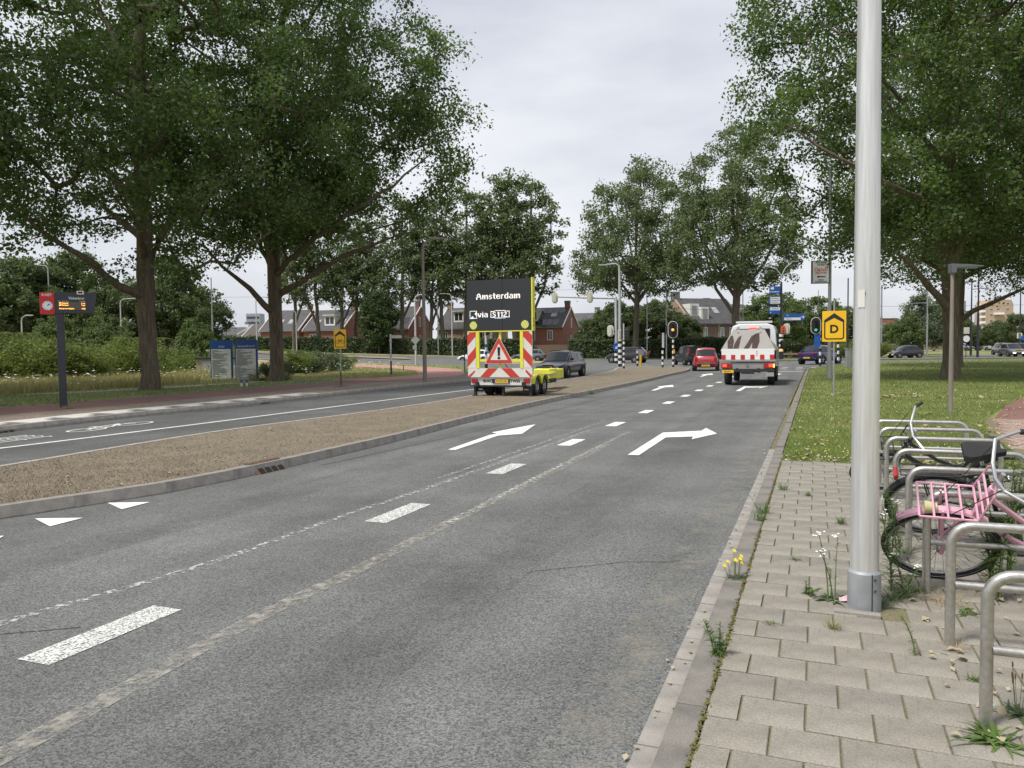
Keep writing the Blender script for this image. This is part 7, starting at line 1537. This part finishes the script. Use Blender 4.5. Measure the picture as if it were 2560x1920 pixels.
    fk.rotation_quaternion = Quaternion(ax, steer); fw = wheel(fk); fw.location = FH-HB_
    m = MB(); top = HT-HB_+ax*.16
    m.tube([HT-HB_, top], .013, 8)
    if bar == 'city': pts = [(-.22, -.30, .05), (-.10, -.29, .06), (.03, -.20, .075), (.05, -.06, .02), (.05, .06, .02), (.03, .20, .075), (-.10, .29, .06), (-.22, .30, .05)]
    else: pts = [(-.10, -.31, .03), (-.03, -.25, .05), (.03, -.08, .01), (.03, .08, .01), (-.03, .25, .05), (-.10, .31, .03)]
    m.tube([top+Vector(q) for q in pts], .011, 8); m.build('handlebar', M_ALB, fk, True)
    for i, j in ((0, 1), (-1, -2)): m = MB(); m.tube([top+Vector(pts[i]), top+Vector(pts[i]).lerp(Vector(pts[j]), .9)], .017, 8); m.build('grip', M_RUB, fk, True)
    m = MB(); m.tube([top+Vector((.03, -.18, .07)), (.16, -.1, .05), (.14, -.02, -.1), (.03, 0, -.2)], .003, 5); m.tube([top+Vector((.03, .18, .07)), (.17, .1, .08), (.15, .02, -.1)], .003, 5); m.build('brake_cable', M_RUB, fk)
    fg = guard((FH-HB_), 42, 128, M_PINKF if frame is M_PINKF else M_BLKF, fk, 'front_mudguard')
    if carrier:
        m = MB(); z = .12; cm_ = carrier
        for y in (-.135, .135): m.tube([(.0, y, z), (.31, y, z)], .0075, 6)
        m.tube([(.31, -.135, z), (.31, .135, z)], .0075, 6); m.tube([(.0, -.135, z), (.0, .135, z)], .0075, 6)
        for x in (.08, .155, .23): m.tube([(x, -.135, z), (x, .135, z)], .007, 6)
        for y in (-.135, .135): m.tube([(.0, y, z), (-.05, y*.9, z+.20)], .0075, 6)
        m.tube([(-.05, -.122, z+.20), (-.06, -.07, z+.26), (-.06, .07, z+.26), (-.05, .122, z+.20)], .0075, 6)
        for f in (.33, .66): m.tube([(-.05*f, -.128, z+.20*f), (-.05*f, .128, z+.20*f)], .007, 6)
        for y in (-.07, .07): m.tube([(.18, y*1.2, z), FH-HB_+Vector((0, y, 0))], .008, 6)
        m.build('front_carrier', cm_, fk, True)
        m = MB(); m.cyl((.20, 0, z-.07), (.27, 0, z-.07), .03, .042, 14); m.build('front_lamp', mat('lamp_lens_yellowed', (.62, .56, .30), .3), fk, True)
    return root
hv = math.pi-TH            # heading towards the carriageway (left); pi-TH points along -v
c0 = RP(*[ST(G(2331, 1440, .08))[0], ST(G(2331, 1440, .08))[1]], .08)
vdir = Vector((CU, -SU, 0)); udir = Vector((SU, CU, 0))
mid = c0+vdir*.56
bike('old pink bicycle with a front carrier leaning against the third stand', (mid.x, mid.y, .085), hv+.04, math.radians(-40), -.05, M_PINKF, carrier=M_PINKF, rear_rack=False, bar='city', ladies=True, name='pink_bicycle')
bb_ = RP(7.42, 2.08, .085); bike('black city bicycle with saddle towards the camera side and white mudguard tail', bb_, -TH+.03, math.radians(38), .15, M_BLKF, tail_white=True, ladies=True, name='black_bicycle', saddle_h=.95)
bc_ = RP(9.38, 1.92, .085); bike('black bicycle with a black front carrier, furthest of the parked bicycles', bc_, hv-.03, math.radians(-47), .1, M_BLKF, carrier=M_BLKF, rear_rack=False, saddle_h=.86, name='black_bicycle', bar='flat', chaincase=False)
# ---- weeds
LF_W = leafmat('weed_leaf', (.075, .135, .03), (.15, .23, .065), (.16, .22, .10), .35)
LF_W2 = leafmat('weed_leaf_grey', (.07, .11, .045), (.13, .18, .08), (.15, .2, .12), .35)
LF_DRY = leafmat('dry_grass_leaf', (.34, .26, .13), (.50, .41, .24), (.42, .35, .2), .3)
M_STEM = mat('weed_stem', (.12, .17, .06), .8, var=.2); M_YFL = mat('yellow_petal', (.80, .62, .03), .6); M_WFL = mat('white_petal', (.75, .75, .70), .6); M_BRS = mat('brown_seedhead', (.16, .10, .06), .9)
def strips(name, P0, D, Ln, W, curve, material, rs, seg=3, parent=None):
    """arching strap leaves: start points, directions, lengths, widths"""
    V = []; F = []
    for p, d, l, w, c in zip(P0, D, Ln, W, curve):
        d = np.array(d)/np.linalg.norm(d); sd_ = np.cross(d, [0, 0, 1.]); sd_ = sd_/(np.linalg.norm(sd_)+1e-6); b = len(V)
        for k in range(seg+1):
            f = k/seg; q = p+d*l*f+np.array([0, 0, -c*l*f*f]); ww = w*(1-f**1.6)*(.5+f if f < .5 else 1)
            if k == seg: V.append(q)
            else: V += [q-sd_*ww, q+sd_*ww]
        for k in range(seg-1): F.append((b+2*k, b+2*k+1, b+2*k+3, b+2*k+2))
        F.append((b+2*seg-2, b+2*seg-1, b+2*seg))
    me = bpy.data.meshes.new(name); me.from_pydata([tuple(float(x) for x in v) for v in V], [], F); me.materials.append(material); me.update(); return put(name, me, parent)
def tuft(label, px, py, n, h, spread, w, material, seed, up=1.0, curve=.5, name='weed_tuft', z=.08):
    p = G(px, py, z); t = thing(name, label, 'weed', (p.x, p.y, z-.005)); rs = np.random.RandomState(seed)
    a = rs.uniform(0, 6.28, n); D = np.stack([np.cos(a)*spread, np.sin(a)*spread, rs.uniform(.5, 1.2, n)*up], 1); P0 = rs.normal(size=(n, 3))*np.array([.012, .012, 0])*(1+h*6)
    strips('leaves', P0, D, h*rs.uniform(.5, 1.15, n), w*rs.uniform(.7, 1.3, n), curve*rs.uniform(.5, 1.3, n), material, rs, 3, t); return t
def tallweed(label, px, py, h, n, seed, lean=(0, 0), material=None, ll=.09, w=.008, z=.08, nst=1, flower=None, name='tall_weed', spread=.06):
    p = G(px, py, z); t = thing(name, label, 'weed', (p.x, p.y, z-.01)); rs = np.random.RandomState(seed)
    for q in range(nst):
        hh = h*rs.uniform(.75, 1.05); lx, ly = lean[0]+rs.normal()*spread*(q > 0), lean[1]+rs.normal()*spread*(q > 0); b0 = rs.normal(size=2)*.02*(q > 0)
        pts = [(b0[0]+lx*f*f*1.0, b0[1]+ly*f*f, hh*f) for f in (0, .25, .5, .75, 1)]; m = MB(); m.tube(pts, [.005, .0045, .004, .003, .002], 5); m.build('stem', M_STEM, t)
        f = rs.uniform(.06, 1, n); P0 = np.stack([b0[0]+lx*f*f, b0[1]+ly*f*f, hh*f], 1); a = rs.uniform(0, 6.28, n); D = np.stack([np.cos(a), np.sin(a), rs.uniform(.1, .9, n)], 1)
        strips('leaves', P0, D, ll*(1.15-.5*f)*rs.uniform(.7, 1.2, n), w*rs.uniform(.7, 1.2, n), rs.uniform(.2, .6, n), material or LF_W, rs, 3, t)
        if flower is not None:
            m = MB(); 
            for k in range(7): c = Vector((pts[-1][0]+rs.normal()*.018, pts[-1][1]+rs.normal()*.018, hh+rs.normal()*.008)); m.add([c+Vector((.009*math.cos(v), .009*math.sin(v), 0)) for v in [1.05*i for i in range(6)]]+[c+Vector((0, 0, .006))], [(i, (i+1) % 6, 6) for i in range(6)])
            m.build('flower_head', flower, t)
    return t
t = tuft('low weed with yellow flowers growing on the kerb', 1838, 1446, 150, .10, .9, .003, LF_W2, 1, .6, .35, 'flowering_weed', .07)
rs = np.random.RandomState(3)
for k in range(9):
    m = MB(); x, y, h = rs.uniform(-.11, .11), rs.uniform(-.04, .05), rs.uniform(.09, .19); m.tube([(x*.5, y*.5, 0), (x*.8, y*.8, h*.6), (x, y, h)], .0016, 4); m.build('stem', M_STEM, t); m = MB(); m.cyl((x, y, h), (x+.004, y-.004, h+.006), .011, .014, 9); m.build('flower', M_YFL, t)
tallweed('leafy green weed on the kerb edge nearer the camera than the yellow flowers', 1800, 1640, .17, 40, 4, ll=.055, w=.006, nst=4, z=.07, name='leafy_weed')
tuft('dry grass wisp behind the leafy kerb weed', 1815, 1605, 22, .10, .5, .0015, LF_DRY, 5, 1.2)
t = tallweed('thin branching weed with buds left of the lamp column foot', 2070, 1498, .40, 16, 6, (-.05, .02), LF_W2, .05, .005, nst=3, flower=M_WFL, spread=.05, name='branching_weed'); 
tuft('broad leaved weed at the left foot of the lamp column', 2082, 1500, 30, .13, 1.0, .013, LF_W2, 7, .5, .35, 'leafy_weed'); tallweed('small bright weed left of the lamp column weeds', 2015, 1484, .09, 30, 8, ll=.045, w=.005, nst=4, name='leafy_weed'); tuft('tiny moss tuft on the tiles left of the lamp column', 1965, 1492, 60, .03, 1.2, .003, LF_W2, 9, .5, name='moss_tuft')
tuft('yellow green grass tuft on the tiles in front of the lamp column', 2084, 1572, 55, .105, .55, .0022, leafmat('yellow_grass', (.17, .2, .05), (.30, .31, .1), (.25, .26, .1), .35), 10, 1.1, .35, 'grass_tuft'); tuft('small moss tuft just below the yellow green grass tuft', 2084, 1592, 40, .025, 1.2, .003, LF_W2, 11, .5, name='moss_tuft')
tallweed('pale leaning weed on the tiles between lamp column and stands', 2287, 1638, .26, 34, 12, (-.06, .02), leafmat('pale_weed', (.13, .19, .06), (.23, .30, .11), (.2, .25, .12), .35), .045, .005, name='leaning_weed')
tuft('flat green weed at the foot of the second stand', 2350, 1624, 40, .10, 1.3, .007, LF_W, 13, .3, .3, 'leafy_weed'); tuft('dry grass at the foot of the second stand', 2395, 1620, 40, .14, .8, .0014, LF_DRY, 14, .9, .5, 'dry_grass')
tuft('green leafy rosette at the foot of the closest stand', 2487, 1852, 46, .17, 1.0, .010, LF_W, 15, .7, .5, 'leafy_weed'); t = tuft('plantain with brown seed heads at the right edge', 2545, 1785, 26, .12, 1.0, .009, LF_W2, 16, .5, .4, 'plantain_weed')
for k in range(8): m = MB(); x, y, h = rs.uniform(-.06, .06), rs.uniform(-.05, .05), rs.uniform(.12, .22); m.tube([(x*.3, y*.3, 0), (x, y, h)], .0013, 4); m.build('stem', M_STEM, t); m = MB(); m.cyl((x, y, h), (x*1.05, y*1.05, h+.022), .004, .003, 6); m.build('seed_head', M_BRS, t)
tuft('green grass tuft between second and closest stand', 2420, 1535, 40, .12, .9, .004, LF_W, 17, .8, .5, 'grass_tuft'); tuft('long dry grass lying under the stands', 2360, 1500, 90, .30, 1.2, .0016, LF_DRY, 18, .5, .45, 'dry_grass'); tuft('dry grass behind the second stand', 2450, 1470, 70, .26, 1.2, .0016, LF_DRY, 19, .5, .45, 'dry_grass')
for k, (px, py, h, n, s, lb) in enumerate([(2226, 1478, .62, 90, 20, 'tall fleabane close to the right side of the lamp column'), (2240, 1400, .66, 90, 21, 'tall fleabane behind the lamp column base'), (2222, 1330, .52, 70, 22, 'tall fleabane beside the fifth stand'), (2475, 1478, .70, 120, 23, 'bushy tall fleabane behind the pink bicycle frame'), (2520, 1430, .78, 120, 24, 'bushy tall fleabane at the right edge behind the pink bicycle'), (2545, 1380, .72, 120, 25, 'tall fleabane at the right edge beside the pink handlebar'), (2500, 1500, .55, 90, 26, 'lower fleabane under the pink bicycle frame'), (2258, 1490, .30, 50, 27, 'short fleabane between lamp column and third stand')]):
    tallweed(lb, px, py, h, n, s, ((-1)**k*.05, .03), LF_W, .10, .0065, nst=2 if n < 100 else 4, name='fleabane', spread=.09, flower=M_WFL if k in (0, 7) else None)
for px, py, h, s, lb in [(1908, 1283, .22, 30, 'grass growing in the kerb joint beyond the yellow flowers'), (1956, 1225, .14, 31, 'small weed at the kerb near the lawn'), (2103, 1310, .13, 32, 'small weed on the tiles left of the lamp column, further back'), (1900, 1300, .15, 33, 'short grass in the kerb joint, nearer tuft'), (2020, 1240, .08, 34, 'tiny weed on the tiles near the lawn')]: tuft(lb, px, py, 50, h, .5, .003, LF_W, s, 1.1, .3, 'grass_tuft')
for px, py, s, lb in [(2045, 880, 40, 'x')][:0]: pass
t = tuft('grass sprouting from the median kerb right of the trailer', 1480, 986, 60, .35, .6, .006, LF_W, 41, 1.0, .4, 'grass_tuft', .11); tuft('dry grass around the bus stop post foot', 165, 1022, 80, .35, .9, .006, LF_DRY, 42, .7, .5, 'dry_grass', .13)
for k, (px, py, h, lb) in enumerate([(2300, 1480, .12, 'green tuft at the foot of the third stand'), (2268, 1385, .16, 'green tuft at the foot of the fourth stand'), (2440, 1700, .07, 'small tuft on the tiles right of the second stand'), (2165, 1420, .14, 'green tuft just behind the lamp column'), (1990, 1400, .06, 'tiny tuft on the tiles right of the yellow flowers'), (1925, 1560, .05, 'tiny tuft on the tiles near the leafy kerb weed'), (2240, 1500, .22, 'grass clump right of the lamp column foot'), (2205, 1512, .12, 'low tuft touching the right of the lamp column sleeve')]): tuft(lb, px, py, 45, h, .8, .003, LF_W, 90+k, .9, .4, 'grass_tuft')
# ---- grass sheets (uncountable)
def blades(name, X, Y_, Z, h, w, rs, material, label=None, lean=.5):
    n = len(X); a = rs.uniform(0, 6.28, n); hh = h*rs.uniform(.5, 1.3, n); ww = w*rs.uniform(.7, 1.4, n)
    lx, ly = rs.normal(size=n)*lean*hh, rs.normal(size=n)*lean*hh
    V = np.empty((n, 3, 3), np.float32); V[:, 0, 0] = X-np.cos(a)*ww; V[:, 0, 1] = Y_-np.sin(a)*ww; V[:, 0, 2] = Z; V[:, 1, 0] = X+np.cos(a)*ww; V[:, 1, 1] = Y_+np.sin(a)*ww; V[:, 1, 2] = Z; V[:, 2, 0] = X+lx; V[:, 2, 1] = Y_+ly; V[:, 2, 2] = Z+hh
    me = bpy.data.meshes.new(name); me.vertices.add(3*n); me.vertices.foreach_set('co', V.ravel()); me.loops.add(3*n); me.loops.foreach_set('vertex_index', np.arange(3*n, dtype=np.int32)); me.polygons.add(n); me.polygons.foreach_set('loop_start', np.arange(0, 3*n, 3, dtype=np.int32))
    try: me.polygons.foreach_set('loop_total', np.full(n, 3, dtype=np.int32))
    except Exception: pass
    me.update(calc_edges=True); me.materials.append(material); o = put(name, me); o['kind'] = 'stuff'
    if label: o['label'] = label
    return o
G_LAWN = leafmat('lawn_blade', (.11, .185, .03), (.22, .28, .07), (.18, .23, .07), .42); G_DRY = leafmat('dry_blade', (.165, .138, .098), (.24, .20, .145), (.2, .168, .12), .2); G_WILD = leafmat('wild_blade', (.24, .25, .085), (.46, .41, .19), (.34, .32, .14), .35)
rs = np.random.RandomState(77)
def sample(poly, n, ymin, ymax, power=1.6, fx=.72):
    """points in front of the camera, denser near it"""
    u_ = rs.rand(n*4); e = 1-power; y = (ymin**e+u_*(ymax**e-ymin**e))**(1/e); x = rs.uniform(-fx, fx, n*4)*y
    k = in_poly(x, y, poly); x, y = x[k], y[k]; return x[:n], y[:n]
x, y = sample(LAWN, 150000, 9.5, 70, 1.5); keep = ~in_poly(x, y, [(7.0, 10.6), (8.15, 13.2), (9.6, 15.6), (12.1, 18.9), (15.6, 23.2), (24, 31), (60, 60), (64, 56), (30, 29), (14.5, 12.5), (9, 8.2)]); x, y = x[keep], y[keep]
sz = np.clip(y/22, .7, 2.6); blades('lawn_grass', x, y, .058, .060*sz**.35, .0045*sz, rs, G_LAWN, 'mown green lawn grass on the right verge', .55)
x, y = sample(LAWN, 1500, 9.7, 40, 1.4); keep = in_poly(x, y, LAWN); k = len(x)//2
def dots(name, X, Y_, Z, r, material, label):
    m = MB()
    for a, b in zip(X, Y_): m.add([(a-r, b, Z), (a, b-r, Z), (a+r, b, Z), (a, b+r, Z), (a, b, Z+r)], [(0, 1, 4), (1, 2, 4), (2, 3, 4), (3, 0, 4)])
    o = m.build(name, material, recalc=False); o['kind'] = 'stuff'; o['label'] = label; return o
dots('clover_flowers', x[:190], y[:190], .09, .012, M_WFL, 'white clover flowers scattered in the lawn'); dots('hawkbit_flowers', x[650:950], y[650:950], .10, .011, M_YFL, 'small yellow flowers scattered in the lawn')
def litter(name, X, Y_, Z, size, material, label):
    n = len(X); C = np.stack([X, Y_, np.full(n, Z)+rs.uniform(0, .012, n)], 1); D = rand_dirs(n, rs)*np.array([1, 1, .25]); D /= np.linalg.norm(D, axis=1)[:, None]; U = np.cross(np.tile([0, 0, 1.], (n, 1)), D); U /= np.linalg.norm(U, axis=1)[:, None]
    o = put(name, leaf_mesh(name, C, D, U, size, material, rs, .8, .2)); o['kind'] = 'stuff'; o['label'] = label; return o
LF_FALL = leafmat('fallen_leaf', (.20, .14, .07), (.46, .38, .22), (.4, .34, .22), .1)
x, y = sample(LAWN, 450, 9.8, 40, 1.3); litter('fallen_leaves', x, y, .085, .085, LF_FALL, 'dry fallen leaves scattered over the lawn')
u_ = rs.uniform(11.3, 11.9, 350); v_ = rs.uniform(.25, 3.2, 350); pp = [RP(a, b) for a, b in zip(u_, v_)]; litter('leaf_edge', np.array([q.x for q in pp]), np.array([q.y for q in pp]), .07, .055, LF_FALL, 'dry leaves gathered where the tiles meet the lawn')
u_ = rs.uniform(3.2, 8.5, 170); v_ = 1.2+np.abs(rs.normal(size=170))*.7; pp = [RP(a, b) for a, b in zip(u_, v_)]; litter('rack_leaves', np.array([q.x for q in pp]), np.array([q.y for q in pp]), .084, .045, LF_FALL, 'dry leaves on the tiles under the bicycle stands')
u_ = rs.uniform(1.5, 11.2, 2600); v_ = .247+rs.normal(size=2600)*.007; pp = [RP(a, b) for a, b in zip(u_, v_)]; litter('joint_moss', np.array([q.x for q in pp]), np.array([q.y for q in pp]), .072, .016, leafmat('moss', (.10, .10, .025), (.19, .17, .05), (.14, .13, .04), .1), 'moss in the joint between kerb and paving tiles')
gx = rs.normal(size=90)*.9+11.0; gy = 26+rs.normal(size=90)*.5; litter('leaf_heap', gx+.3, gy-3.2, .09, .13, LF_FALL, 'brown twig litter on the lawn in front of the big poplar')
u_ = rs.uniform(2.5, 40, 260); v_ = rs.normal(size=260)*.05+.02; pp = [RP(a, b) for a, b in zip(u_, v_)]; litter('gutter_leaves', np.array([q.x for q in pp]), np.array([q.y for q in pp]), .012, .03, LF_FALL, 'small dry leaves and grit along the gutter')
MEDP = [(p.x, p.y) for p in offset_pl(medR, -.14)]+[(p.x, p.y) for p in reversed(offset_pl(medL, .12))]
x, y = sample(MEDP, 60000, 7, 52, 1.7, .75); blades('median_grass', x, y, .110, .022, .0042, rs, G_DRY, 'dry brown grass covering the median', .8)
x, y = sample(MEDP, 180, 8, 45, 1.5, .75); litter('median_leaves', x, y, .118, .05, LF_FALL, 'pale dry leaf bits lying on the median')
WP = [(-34, 12), (-26, 18), (-19.4, 27), (-16.9, 33), (-14.2, 38), (-11.5, 41), (-7.2, 42), (-5.6, 46), (-6.6, 53), (-9.4, 60.5), (-12.8, 66), (-19, 76), (-50, 80), (-70, 60), (-60, 20)]
x, y = sample(WP, 60000, 20, 75, 1.3, .78); near_lobe = (x > -16.5); hz = np.where(near_lobe & (y > 38), .12, .42)
blades('wild_grass', x, y, .13, 1.0*hz, .016, rs, G_WILD, 'tall yellowing wild grass behind the left cycle path', .35)
VG = [(p.x, p.y) for p in off(5.45) if p.y > 14 and p.y < 37]+[(-9, 40), (-12, 40), (-16, 33), (-20, 27), (-26, 19)]
x, y = sample(VG, 16000, 15, 42, 1.2, .78); blades('verge_grass', x, y, .12, .09, .010, rs, G_LAWN, 'green grass strip along the left cycle path', .5)
SV = [(-2.6, 43.4), (-1.3, 46), (-.4, 52), (-1.2, 60), (-4.2, 67.5), (-9.2, 74.5), (-18.2, 84), (-17, 79.2), (-11, 71.5), (-7.4, 65.2), (-3.9, 57.2), (-2.8, 48.5)]
x, y = sample(SV, 5000, 42, 84, 1.1, .5); blades('street_grass', x, y, .11, .14, .02, rs, G_LAWN, 'green grass between cycle path bend and cross street', .5)
x, y = sample(WP, 520, 30, 62, 1.2, .78); m = MB()
for a, b in zip(x, y):
    z = .35+rs.uniform(0, .45); r = rs.uniform(.04, .09); m.add([(a+r*math.cos(v), b+r*math.sin(v), z+rs.uniform(-.01, .01)) for v in [1.05*i for i in range(6)]]+[(a, b, z+.02)], [(i, (i+1) % 6, 6) for i in range(6)])
o = m.build('umbel_flowers', M_WFL, recalc=False); o['kind'] = 'stuff'; o['label'] = 'white umbel flowers in the wild field'
